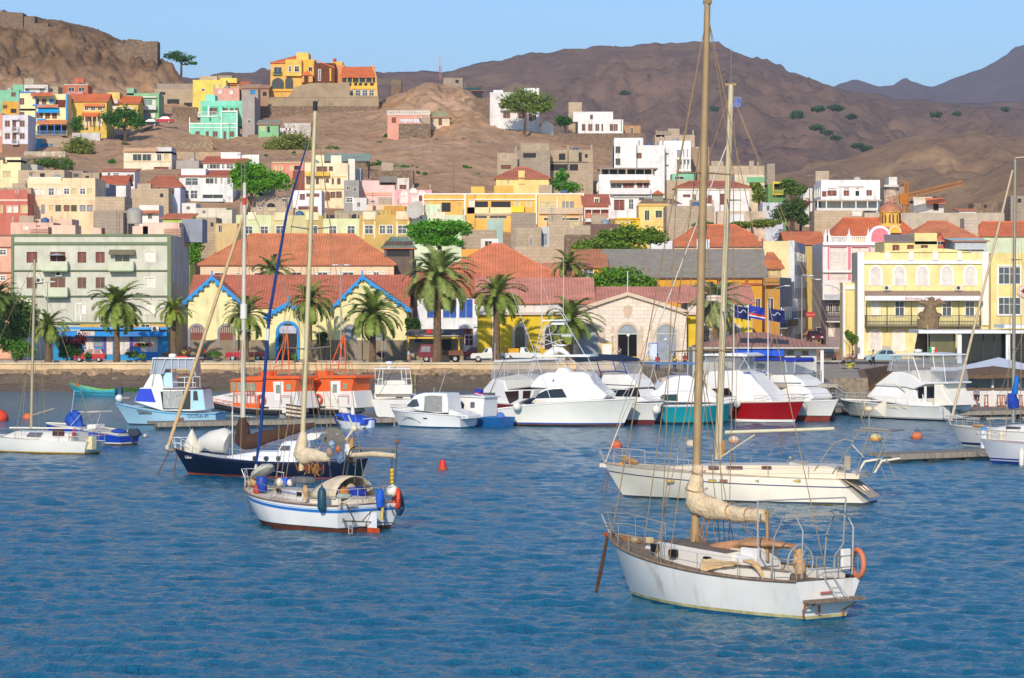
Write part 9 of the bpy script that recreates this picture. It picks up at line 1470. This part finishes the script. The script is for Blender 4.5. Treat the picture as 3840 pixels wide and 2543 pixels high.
def car(label,px,Y,L,col,kind='hatch',face=-1,py=None,rz=None,cat='car',Hc=1.45):
 z=2.46 if py is None else H-(py-HY)*Y/F; t=thing('parked_'+('pickup' if kind=='pickup' else 'car'),label,cat,((px-1920)*Y/F,Y,z),rz if rz is not None else (0 if face>0 else pi)); W=.8; h=L/2; m=mat(col,.25,.04,1,spec=.6)
 pr={'hatch':[(-h,.3),(-h,.8),(-h+.12,.92),(h*.42,.92),(h-.15,.75),(h,.55),(h,.3)],'sedan':[(-h,.3),(-h,.75),(-h+.1,.9),(h*.45,.9),(h-.2,.75),(h,.55),(h,.3)],'pickup':[(-h,.45),(-h,1.0),(h*.35,1.02),(h-.15,.95),(h,.8),(h,.4)]}[kind]
 g={'hatch':[(-h+.12,.9),(-h+.45,Hc),(h*.02,Hc),(h*.45,.9)],'sedan':[(-h+.5,.88),(-h+1.0,Hc),(h*.05,Hc),(h*.48,.88)],'pickup':[(-h*.12,1.0),(-h*.08,1.62),(h*.2,1.62),(h*.4,1.0)]}[kind]
 b=MB(); b.prism([(x,-W,q) for x,q in pr],(0,2*W,0)); b.build('body',m,t,bevel=.07); b=MB(); tw=W*.82
 n=len(g); b.add([(x,-(W-.05 if q<1.1 else tw),q) for x,q in g]+[(x,(W-.05 if q<1.1 else tw),q) for x,q in g],[tuple(range(n)),tuple(range(2*n-1,n-1,-1))]+[(i,i+n,(i+1)%n+n,(i+1)%n) for i in range(n)]); b.build('cabin',m,t,bevel=.05)
 a,c,d_,e=g;
 for sg in (-1,1):
  for u0,u1 in ((.1,.48),(.54,.92)):
   if kind=='pickup' and u0<.5: continue
   P_=lambda u,v:(a[0]*(1-u)+e[0]*u)*(1-v)+(c[0]*(1-u)+d_[0]*u)*v
   zz=lambda v:a[1]*(1-v)+c[1]*v
   b=MB(); b.add([(P_(u,v),sg*((W-.05)*(1-v)+tw*v+.012),zz(v)) for u,v in ((u0,.15),(u1,.15),(u1,.85),(u0,.85))],[(0,1,2,3)]); b.build('side_window',glass('#2a3136'),t)
 for A0,A1,off in ((e,d_,.015),(a,c,-.015)): b=MB(); b.add([(A0[0]*.88+A1[0]*.12+off,-W*.85,A0[1]*.88+A1[1]*.12),(A0[0]*.88+A1[0]*.12+off,W*.85,A0[1]*.88+A1[1]*.12),(A0[0]*.1+A1[0]*.9+off,tw*.9,A0[1]*.1+A1[1]*.9),(A0[0]*.1+A1[0]*.9+off,-tw*.9,A0[1]*.1+A1[1]*.9)],[(0,1,2,3)]); b.build('windscreen',glass('#2a3136'),t)
 for x in (-h*.62,h*.62):
  for y in (-W+.08,W-.08): wheel(t,x,y,.3 if kind!='pickup' else .36)
 for y in (-.55,.55): b=MB(); b.box(h-.02,y-.16,.6,h+.03,y+.16,.74); b.build('headlight',mat('#e2e2dc',.2),t); b=MB(); b.box(-h-.03,y-.14,.6,-h+.02,y+.14,.78); b.build('tail_light',mat('#a01818',.3),t)
 b=MB(); b.box(h-.02,-W*.95,.34,h+.06,W*.95,.5); b.box(-h-.06,-W*.95,.34,-h+.02,W*.95,.5); b.build('bumper',mat('#3a3a3a',.6),t); return t
car('shiny red hatchback parked at the left in front of the turquoise shop',337,336,3.6,'#c01420'); car('red pickup truck parked against the warehouse wall',922,341,4.7,'#a8182a','pickup',cat='pickup'); car('small red car half hidden beside the yellow customs corner',1768,349,3.0,'#c41c26')
car('white pickup parked behind the palm at the customs house',1838,336,4.4,'#dcdad2','pickup',cat='pickup'); t=car('white pickup with an orange yellow crate on its bed',1958,338,4.6,'#d8d8d4','pickup',1,cat='pickup'); b=MB(); b.box(-2.2,-.72,1.0,-.35,.72,1.5); b.build('cargo_crate',mat('#d89a1c'),t)
car('pale blue car parked before the library',3310,333,4.0,'#8fb0b8','sedan'); car('dull maroon car coming down the street',3056,372,3.9,'#7a2230','sedan',py=1283,rz=-1.5); car('cream taxi coming down the street behind the maroon car',3078,392,4,'#c9b89a','sedan',py=1268,rz=-1.55); car('grey blue car in the shady street',3112,405,4,'#56708a','hatch',py=1262,rz=-1.5); car('small white car furthest up the street',3146,420,3.8,'#d4d8da','hatch',py=1250,rz=-1.5); car('black pickup parked by the blue wall near the library corner',3104,340,4.4,'#26282a','pickup',rz=1.57,cat='pickup')
car('red car parked on the hill road beside the mint green house',612,622,4.2,'#b8182a','sedan',py=463); car('dark car behind the trees on the hill road',560,615,4,'#23242a','sedan',py=473)
t=thing('truck','maroon cab truck with a brown wooden bed parked by the tall palm','truck',((1655-1920)*336/F,336,2.46),pi); b=MB(); b.prism([(.95,-.95,.5),(2.6,-.95,.5),(2.65,-.95,1.1),(2.35,-.95,2.0),(.95,-.95,2.0)],(0,1.9,0)); b.build('cab',mat('#741c2c',.35,.06,1),t,bevel=.07)
for y in (-.965,.945): b=MB(); b.prism([(1.25,y,1.15),(2.35,y,1.15),(2.2,y,1.8),(1.25,y,1.8)],(0,.02,0)); b.build('side_window',glass('#8a9298'),t)
b=MB(); b.box(-2.6,-1,.75,.85,1,.9); b.box(-2.6,-1,.9,.85,-.94,1.3); b.box(-2.6,.94,.9,.85,1,1.3); b.box(-2.6,-1,.9,-2.54,1,1.3); b.build('bed',mat('#7a5038',.8,.3,4,kind='wood'),t)
for x in (1.7,-1.6):
 for y in (-.8,.8): wheel(t,x,y,.38,.26)
t=thing('motorbike','yellow green motorbike on its stand by the kerb near the library','motorbike',((3188-1920)*294/F,294,2.46),.1)
for x in (-.62,.62): b=MB(); b.path([(.28*cos(i*.5236),0,.28*sin(i*.5236)) for i in range(13)],.05,6); o=b.build('wheel',mat('#1c1c1c'),t,loc=(x,0,.3)); o.rotation_euler=(pi/2,0,0)
b=MB(); b.path([(-.5,0,.75),(.1,0,.72),(.4,0,.85)],[.1,.14,.08],8); b.path([(.62,0,.3),(.45,0,.95)],.03); b.path([(-.62,0,.3),(.0,0,.45)],.04); b.ball((0,0,.45),(.25,.14,.18),8,6); b.build('body',mat('#a8a418',.4),t); b=MB(); b.tube((.42,-.32,1.0),(.42,.32,1.0),.02); b.build('handlebar',mat('#333'),t); b=MB(); b.ball((-.2,0,.84),(.38,.14,.07),8,5); b.build('seat',mat('#1c1c1c'),t); b=MB(); b.box(-.85,-.18,.85,-.5,.18,1.1); b.build('top_box',mat('#222'),t,bevel=.03)
def skin(par,name,J,E,m):
 me=bpy.data.meshes.new(name); me.from_pydata([j[0] for j in J],E,[]); me.materials.append(A(m)); o=bpy.data.objects.new(name,me); C.objects.link(o); o.parent=par
 sv=me.skin_vertices if len(me.skin_vertices) else None
 o.modifiers.new('s','SKIN')
 sv=me.skin_vertices[0].data if len(me.skin_vertices) else None
 if sv is None:
  import bmesh; bm_=bmesh.new(); bm_.from_mesh(me); bm_.verts.layers.skin.verify(); bm_.to_mesh(me); bm_.free(); sv=me.skin_vertices[0].data
 for v,j in zip(sv,J): v.radius=(j[1],j[2] if len(j)>2 else j[1])
 sv[0].use_root=True; o.modifiers.new('u','SUBSURF').levels=1; o.modifiers['u'].render_levels=1; return o
def person(label,px,py,z,h=1.7,rz=0,shirt='#c03030',legs='#2a3040',skinc='#6a4430',hair='#1c1512',pose='stand',dress=False,sleeves=True,shorts=False,hat=None,Y=None):
 Y=Y or F*(H-z)/(py-HY); t=thing('person',label,'person',((px-1920)*Y/F,Y,z),rz); k=h/1.7; V=lambda x,y,q:V3((x*k,y*k,q*k)); sit=pose=='sit'; st=.22 if pose=='walk' else .04; dz=-.42 if sit else 0
 hip=V(0,0,.92+dz); J={'pel':(hip,.13*k,.1*k),'wst':(V(.0,0,1.08+dz),.12*k,.09*k),'chs':(V(.01,0,1.32+dz),.16*k,.11*k),'nck':(V(.02,0,1.47+dz),.055*k),'jaw':(V(.04,0,1.55+dz),.075*k,.085*k),'hd':(V(.03,0,1.64+dz),.075*k,.09*k)}
 for s,q in (('l',1),('r',-1)):
  f=q*st
  if sit: J[s+'h']=(V(.02,q*.1,.5),.085*k); J[s+'k']=(V(.42,q*.12,.5),.06*k); J[s+'a']=(V(.4,q*.12,.08),.042*k); J[s+'t']=(V(.54,q*.12,.04),.035*k)
  else: J[s+'h']=(V(0,q*.09,.84),.085*k); J[s+'k']=(V(f*.6+.02,q*.09,.47),.06*k); J[s+'a']=(V(f,q*.09,.08),.04*k); J[s+'t']=(V(f+.14,q*.1,.04),.035*k)
  J[s+'s']=(V(0,q*.17,1.38+dz),.055*k); J[s+'e']=(V(-f*.5-.01,q*.22,1.12+dz),.042*k); J[s+'w']=(V(-f*.7+.08,q*.22,.88+dz),.03*k); J[s+'m']=(V(-f*.7+.11,q*.215,.78+dz),.032*k,.02*k)
 def build(name,keys,edges,m,grow=0):
  K=[(J[x][0],*[r+grow for r in J[x][1:]]) for x in keys]; return skin(t,name,K,[(keys.index(a),keys.index(c)) for a,c in edges],m)
 LG=[e for s in 'lr' for e in (('pel',s+'h'),(s+'h',s+'k'),(s+'k',s+'a'),(s+'a',s+'t'))]; AR=[e for s in 'lr' for e in (('chs',s+'s'),(s+'s',s+'e'),(s+'e',s+'w'),(s+'w',s+'m'))]
 build('body',['pel','wst','chs','nck','jaw','hd']+[s+x for s in 'lr' for x in 'hkatsewm'],[('pel','wst'),('wst','chs'),('chs','nck'),('nck','jaw'),('jaw','hd')]+LG+AR,mat(skinc,.6,.05))
 if shirt: build('dress' if dress else 'shirt',['pel','wst','chs']+([s+x for s in 'lr' for x in ('s','e')] if sleeves else []),[('pel','wst'),('wst','chs')]+([e for s in 'lr' for e in (('chs',s+'s'),(s+'s',s+'e'))] if sleeves else []),mat(shirt,.85,.08,6),.018)
 if dress: b=MB(); b.lathe([(.26*k,.55*k),(.19*k,.95*k),(.15*k,1.1*k)],n=12); b.build('skirt',mat(shirt,.85,.08,6),t,smooth=60)
 else: build('trousers',['pel']+[s+x for s in 'lr' for x in ('hk' if shorts else 'hka')],[e for e in LG if e[1][1] in ('hk' if shorts else 'hka')],mat(legs,.85,.1,6),.014)
 hd=J['hd'][0]; b=MB(); b.ball((hd.x-.02*k,0,hd.z+.03*k),(.105*k,.095*k,.095*k),10,6); b.build('hair',mat(hair,.9,.2,8),t,smooth=60)
 if hat: b=MB(); b.ball((hd.x,0,hd.z+.07*k),(.12*k,.12*k,.08*k),10,6); b.build('cap',mat(hat),t)
 b=MB(); b.ball((hd.x+.095*k,0,hd.z-.03*k),(.02*k,.014*k,.02*k),6,4); b.build('nose',mat(skinc,.6,.05),t,smooth=60)
 for q in (-1,1): b=MB(); b.ball((hd.x+.08*k,q*.032*k,hd.z),(.012*k,.016*k,.01*k),6,4); b.build('eye',mat('#16120f'),t)
 return t
Q=2.46; person('woman in a red top and dark shorts strolling left along the promenade',768,1357,Q,1.72,pi,'#d02a26','#1c1a1e',pose='walk',shorts=True); person('person in a yellow shirt behind the light blue fishing boat',690,1360,Q,1.7,-1.2,'#d8c23a','#3a3a44'); person('bare armed dark haired person beside the yellow shirted one',709,1359,Q,1.75,-1.9,'#4a3c38','#2c2c34',sleeves=False)
person('man in a pale blue shirt and tan shorts walking along the road by the truck',1533,1366,Q,1.72,0,'#a9c0d4','#c49a70',pose='walk',shorts=True); person('bare chested man in jeans and orange cap sitting below the gate palm',1202,1349,Q,1.7,-1.9,None,'#4a6a94',pose='sit',hat='#d2522c',skinc='#8a6248'); person('person in a light shirt and jeans by the open customs door',2322,1352,Q,1.7,-1.2,'#b9bcbe','#3a4c6c',Y=341)
person('person in a bright pink red shirt walking on the forecourt',2466,1393,Q,1.72,-1.4,'#dc2c48','#2c3048',pose='walk'); person('person in a yellow top near the customs house on the forecourt',2530,1388,Q,1.7,-1.9,'#dccc34','#2a2a30'); person('person in a red shirt standing right of the yellow topped one',2568,1386,Q,1.7,-1.2,'#c42a2a','#38363c'); person('woman in a red dress standing on the office jetty',3044,1434,3.0,1.75,1.2,'#c81422',dress=True,sleeves=False,skinc='#5a3826')
person('person in a white top and black trousers walking past the library',3275,1372,Q,1.7,pi,'#d8d4d4','#1a1a1e',pose='walk'); person('person in a pink top standing behind the motorbike',3199,1374,Q,1.65,-1.6,'#d8a4a8','#4a4a54'); person('customer in a grey shirt sitting on a stool at the thatched bar',3662,1478,1.25,1.7,1.3,'#8a8490','#26242c',pose='sit',Y=245.2); person('bar keeper with dark hair behind the white counter',3730,1500,.75,1.65,-1.57,'#b83a2c','#333',Y=249.5)
for i,(px,top,l,c) in enumerate(((2752,1140,'dark navy flag left of the island flag over the marina office','n'),(2806,1140,'blue island flag with white and red stripes over the marina office','c'),(2880,1150,'dark navy flag right of the island flag over the marina office','n'))):
 Yf=236; p=P(px,HY,Yf); zt=H-(top-HY)*Yf/F; t=thing('flagpole','white flagpole carrying the '+l.split(' over')[0],'flagpole',(p.x,Yf,3.0)); b=MB(); b.tube((0,0,0),(0,0,zt-3),.05,.03,8); b.build('pole',mat('#dcdcd8'),t)
 f=thing('flag',l,'flag',(p.x+.05,Yf,zt-.1)); flagmesh(f,CV if c=='c' else (['#1a2258','#1a2258'],lambda u:0),1.3,1.0,fl=.16); b=MB()
 if c=='c': [b.ball((.42+.2*cos(a*.6283),-.06,-.72+.2*sin(a*.6283)),(.035,.02,.035),6,4) for a in range(10)]
 else: b.path([(.3+.08*a,-.1,-.5-.12*sin(a*.9)) for a in range(9)],.035,5)
 b.build('stars' if c=='c' else 'emblem',mat('#d8c23a' if c=='c' else '#c9ccd4'),f)
def lamp(label,px,pb,pt,Y,arms,globe=False):
 zb=2.45; t=thing('street_lamp',label,'street lamp',((px-1920)*Y/F,Y,zb)); k=F/Y; zt=H-(pt-HY)/k-zb; b=MB(); b.tube((0,0,0),(0,0,zt),.09,.05,8); b.build('post',mat('#9a9a96',.6,.1,2),t,smooth=40)
 for ax,ay in arms:
  q=V3(((ax-px)/k,0,H-(ay-HY)/k-zb)); b=MB(); b.path([(0,0,zt-.05),(q.x*.4,0,zt*.5+q.z*.5+.1),q],.045,6); b.build('arm',mat('#a4a4a0',.6),t); b=MB(); b.ball(q+V3((math.copysign(.25,q.x),0,0)),(.42,.14,.09),8,5); b.build('lamp_head',mat('#d8d8d4',.4),t,smooth=60)
 if globe: b=MB(); b.ball((0,0,zt+.15),.17 if globe is True else globe,12,8); b.build('globe',mat('#e8e6e0',.3),t,smooth=80)
lamp('tall street lamp with two arms at the mouth of the street',3007,1220,1030,345,((3060,1048),(3032,1034))); lamp('street lamp with one arm beside the ochre end house',2887,1260,1094,343,((2944,1072),)); lamp('street lamp reaching left in front of the library side house',3160,1340,1096,343,((3102,1068),)); lamp('tall double headed lamp before the right warehouse gable',1278,1350,1000,333,((1266,994),(1292,994))); lamp('double headed lamp before the pale green block',178,1350,1062,338,((170,1057),(187,1057)))
lamp('white globe lamp in front of the open customs door',2356,1350,1262,336,(),.2); lamp('white globe lamp right of the tuna tower',2296,1350,1262,338,(),True); lamp('white globe lamp before the right customs door',2496,1350,1278,338,(),True)
def board(label,x0,x1,y0,y1,Y,c1,c2):
 k=F/Y; t=thing('notice_board',label,'sign',((x0+x1-3840)/2/k,Y,2.45)); w=(x1-x0)/k/2; z0,z1=H-(y1-HY)/k-2.45,H-(y0-HY)/k-2.45; b=MB(); b.box(-w,-.05,z0,w,.05,z1); b.build('frame',mat(c1),t); b=MB(); b.box(-w+.1,-.08,z0+.08,w-.1,-.052,z1-.1); o=b.build('panel',mat(c2,.6,.05,4),t); b=MB(); b.box(-w+.05,-.03,0,-w+.13,.03,z0); b.box(w-.13,-.03,0,w-.05,.03,z0); b.build('post',mat(c1),t); return t
board('yellow framed map board between the customs doors',2256,2297,1288,1334,337,'#dcb820','#dcdcd4'); board('tall blue and white banner sign left of the right customs door',2432,2467,1286,1352,337,'#2a5ab8','#c9d4e4')
for a,c in ((2336,2386),(2424,2445)):
 t=thing('barrier','yellow tubular barrier before the customs house at px'.split(' at')[0]+(' door' if a<2400 else ' banner'),'barrier',((a+c-3840)/2*336/F,336,2.45)); w=(c-a)/2*336/F; b=MB(); b.path([(-w,0,0),(-w,0,.55),(w,0,.55),(w,0,0)],.06,6); b.tube((-w,0,.3),(w,0,.3),.05); b.build('frame',mat('#d8b818'),t)
t=thing('monument','weathered brown stone eagle monument before the library','statue',((3460-1920)*336/F,336,2.45)); k=F/336; E=lambda x,y,d=0:V3(((x-3460)/k,d,H-(y-HY)/k-2.45)); SM=mat('#8f7858',.95,.35,2.5,bump=1)
def lump(name,pts,rad,s=1.0):
 b=MB(); Q_=[];R_=[]
 for i in range(len(pts)-1):
  for j in range(6): Q_.append(V3(pts[i]).lerp(V3(pts[i+1]),j/6)); R_.append(rad[i]*(1-j/6)+rad[i+1]*j/6)
 Q_.append(V3(pts[-1])); R_.append(rad[-1]); b.path(Q_,R_,12); b.v=[tuple(V3(v)+V3(v).normalized()*.14*mn.noise(V3(v)*2.2)) for v in b.v]; return b.build(name,SM,t,smooth=35)
lump('pedestal',[E(3455,1345),E(3465,1250),E(3470,1200)],[1.0,.75,.95]); lump('body',[E(3480,1235),E(3488,1190),E(3488,1160),E(3492,1130)],[1.25,1.1,.7,.4]); lump('head',[E(3492,1140),E(3494,1122),E(3480,1118)],[.35,.36,.12])
for x in (3434,3550): lump('wing',[E(3492,1150),E((3492+x)/2,1132,-.1),E(x,1142,-.1)],[.45,.3,.06])
for x in (3452,3522): lump('rock_shoulder',[E(3488,1200),E(x,1180),E(x+(4 if x>3490 else -4),1188)],[.7,.35,.1])
def lattice(name,p,q,w,m,par,n):
 p,q=V3(p),V3(q); u=(q-p).normalized(); a=u.cross(V3((0,1,0))).normalized()*w; c=V3((0,w,0)); b=MB(); K=[a+c,a-c,-a-c,-a+c]
 for e in K: b.tube(p+e,q+e,.09,n=4)
 for i in range(n):
  for j in range(4): b.tube(p.lerp(q,i/n)+K[j],p.lerp(q,(i+1)/n)+K[(j+1)%4],.05,n=4)
 return b.build(name,A(m),par)
t=thing('tower_crane','rusty orange tower crane with a long lattice jib in the valley','crane',((3400-1920)*500/F,500,16)); k=F/500; E=lambda x,y:V3(((x-3400)/k,0,H-(y-HY)/k-16)); OR=mat('#b8701c',.7,.2,3); lattice('tower',E(3400,870),E(3396,735),.5,OR,t,14); lattice('jib',E(3396,736),E(3608,686),.35,OR,t,26); lattice('counter_jib',E(3396,736),E(3326,750),.35,OR,t,7); lattice('apex',E(3396,735),E(3400,682),.3,OR,t,6); b=MB(); b.box(-1.2,-.5,E(0,740).z-1.2,.2,.5,E(0,740).z+.6); b.build('operator_cabin',OR,t)
t=thing('radio_mast','thin red and white lattice radio mast behind the rocky knoll','mast',((1651-1920)*700/F,700,55)); E=lambda y:V3((0,0,H-(y-HY)*700/F-55)); lattice('lower_section',E(300),E(250),.25,mat('#a86a60'),t,8); lattice('upper_section',E(250),E(205),.25,mat('#b8a8a4'),t,7)
t=thing('satellite_dish','large grey satellite dish on a roof left of the amber building','satellite dish',P(1570,806,438)); b=MB(); b.lathe([(.05,0),(.8,.14),(1.4,.42),(1.36,.46),(.7,.2),(.05,.06)],n=20); o=b.build('dish',mat('#b9b4a8',.8,.2,3),t,smooth=60,loc=(-.4,0,.6)); o.rotation_euler=(1.1,-.75,0); b=MB(); b.path([(.5,.3,-.6),(0,.2,0),(-.35,.1,.5)],.1); b.build('mount',mat('#4a4844'),t)
for px,yb,yt,Y in ((120,740,640,470),(345,720,610,500),(862,568,460,590),(905,690,572,480),(1077,780,683,470),(1700,690,600,520),(2330,440,400,610),(3036,760,650,480),(3418,760,640,520),(960,470,430,640),(1240,420,385,640),(2700,812,700,470)):
 X=(px-1920)*Y/F; t=thing('utility_pole','thin utility pole standing among the hillside houses','utility pole',(X,Y,H-(yb-HY)*Y/F),group='utility poles on the hillside'); hh=(yb-yt)*Y/F; b=MB(); b.tube((0,0,-3),(0,0,hh),.09,.06,6); b.build('pole',mat('#7d7264'),t); b=MB(); b.box(-.6,-.05,hh-.4,.6,.05,hh-.28); b.build('crossarm',mat('#7d7264'),t)
def washing(label,x0,x1,y,Y,n,seed):
 rr=random.Random(seed); p0,p1=P(x0,y,Y),P(x1,y,Y); t=thing('clothesline',label,'washing line',p0); b=MB(); d=p1-p0; b.tube((0,0,0),d,.02,n=4); b.build('line',mat('#8a8478'),t)
 for i in range(n): q=d*((i+.5)/n); w=d.length/n*.42; hh=rr.uniform(.5,1.0); b=MB(); b.prism([(q.x-w,0,-.02),(q.x+w,0,-.02),(q.x+w*.9,.08,-hh),(q.x-w*.9,-.05,-hh)],(0,.03,0)); b.build('garment',mat(rr.choice(['#dcdce0','#e4e2de','#c8ccd8','#dcdce0','#a83a34','#3a4a7a']),.9,.08,4),t)
washing('washing line of mostly white clothes outside the pink house',1500,1580,446,610,12,1); washing('washing line of coloured clothes right of the green shack',1050,1118,480,603,10,4)
t=thing('house','tiny bright blue house far away on the mountain slope behind the second mast','house',P(2762,392,2250)); b=MB(); b.box(-3.2,0,-2,3.4,6,4.4); b.build('wall',mat('#5f76c0'),t); b=MB(); b.prism([(-3.8,-.6,4.4),(4,-.6,4.4),(3,3,6),(-3,3,6)],(0,.1,.3)); b.build('roof',mat('#8a8a94'),t); b=MB(); [b.box(x-.6,-.08,1.4,x+.6,.02,3.4) for x in (-2,2)]; b.build('window',mat('#2c3ca8'),t)
def hillroad(pts,w):
 b=MB(); V=[]
 for px,py in pts:
  Y=480
  while Y<760 and HY-(ground((px-1920)*Y/F,Y)-H)*F/Y>py: Y+=1
  q=P(px,py,Y); V.append((q,Y))
 for i in range(len(V)-1):
  p,q=V[i][0],V[i+1][0]; b.prism([p+V3((0,-w,-.2)),q+V3((0,-w,-.2)),q+V3((0,w,.5)),p+V3((0,w,.5))],(0,0,-2))
 struct(b,'hill_road',mat('#6e6a68',.95,.2,1))
hillroad([(-40,600),(60,598),(110,596),(200,590)],4); hillroad([(330,535),(390,522),(450,508),(520,490),(575,472)],3.5)
for lab,x0,x1,yt,yb,c in (('pale stone parapet wall curving along the lower hill road',90,245,568,590,'#c9bba4'),('grey retaining wall with a ramp in front of the columned yellow house',315,425,476,500,'#b4aea8'),('white garden wall of the columned yellow house',270,375,498,530,'#c4c0bc'),('rubble terrace wall below the mint terrace house',590,800,530,556,'#a08a70'),('long low terrace wall above the white red roofed house',650,830,570,592,'#b49c7c'),('stone terrace wall below the green shack',930,1160,505,522,'#95806a')):
 Y=480
 while Y<760 and HY-(ground(((x0+x1)/2-1920)*Y/F,Y)-H)*F/Y>yb: Y+=1
 Hs(lab,x0,x1,yt,Y-1.5,mat(c,.95,.25,.8,kind='stone' if 'rubble' in lab or 'stone' in lab else None,streak=.3),1,'',yb=yb,name='retaining_wall',cat='wall')
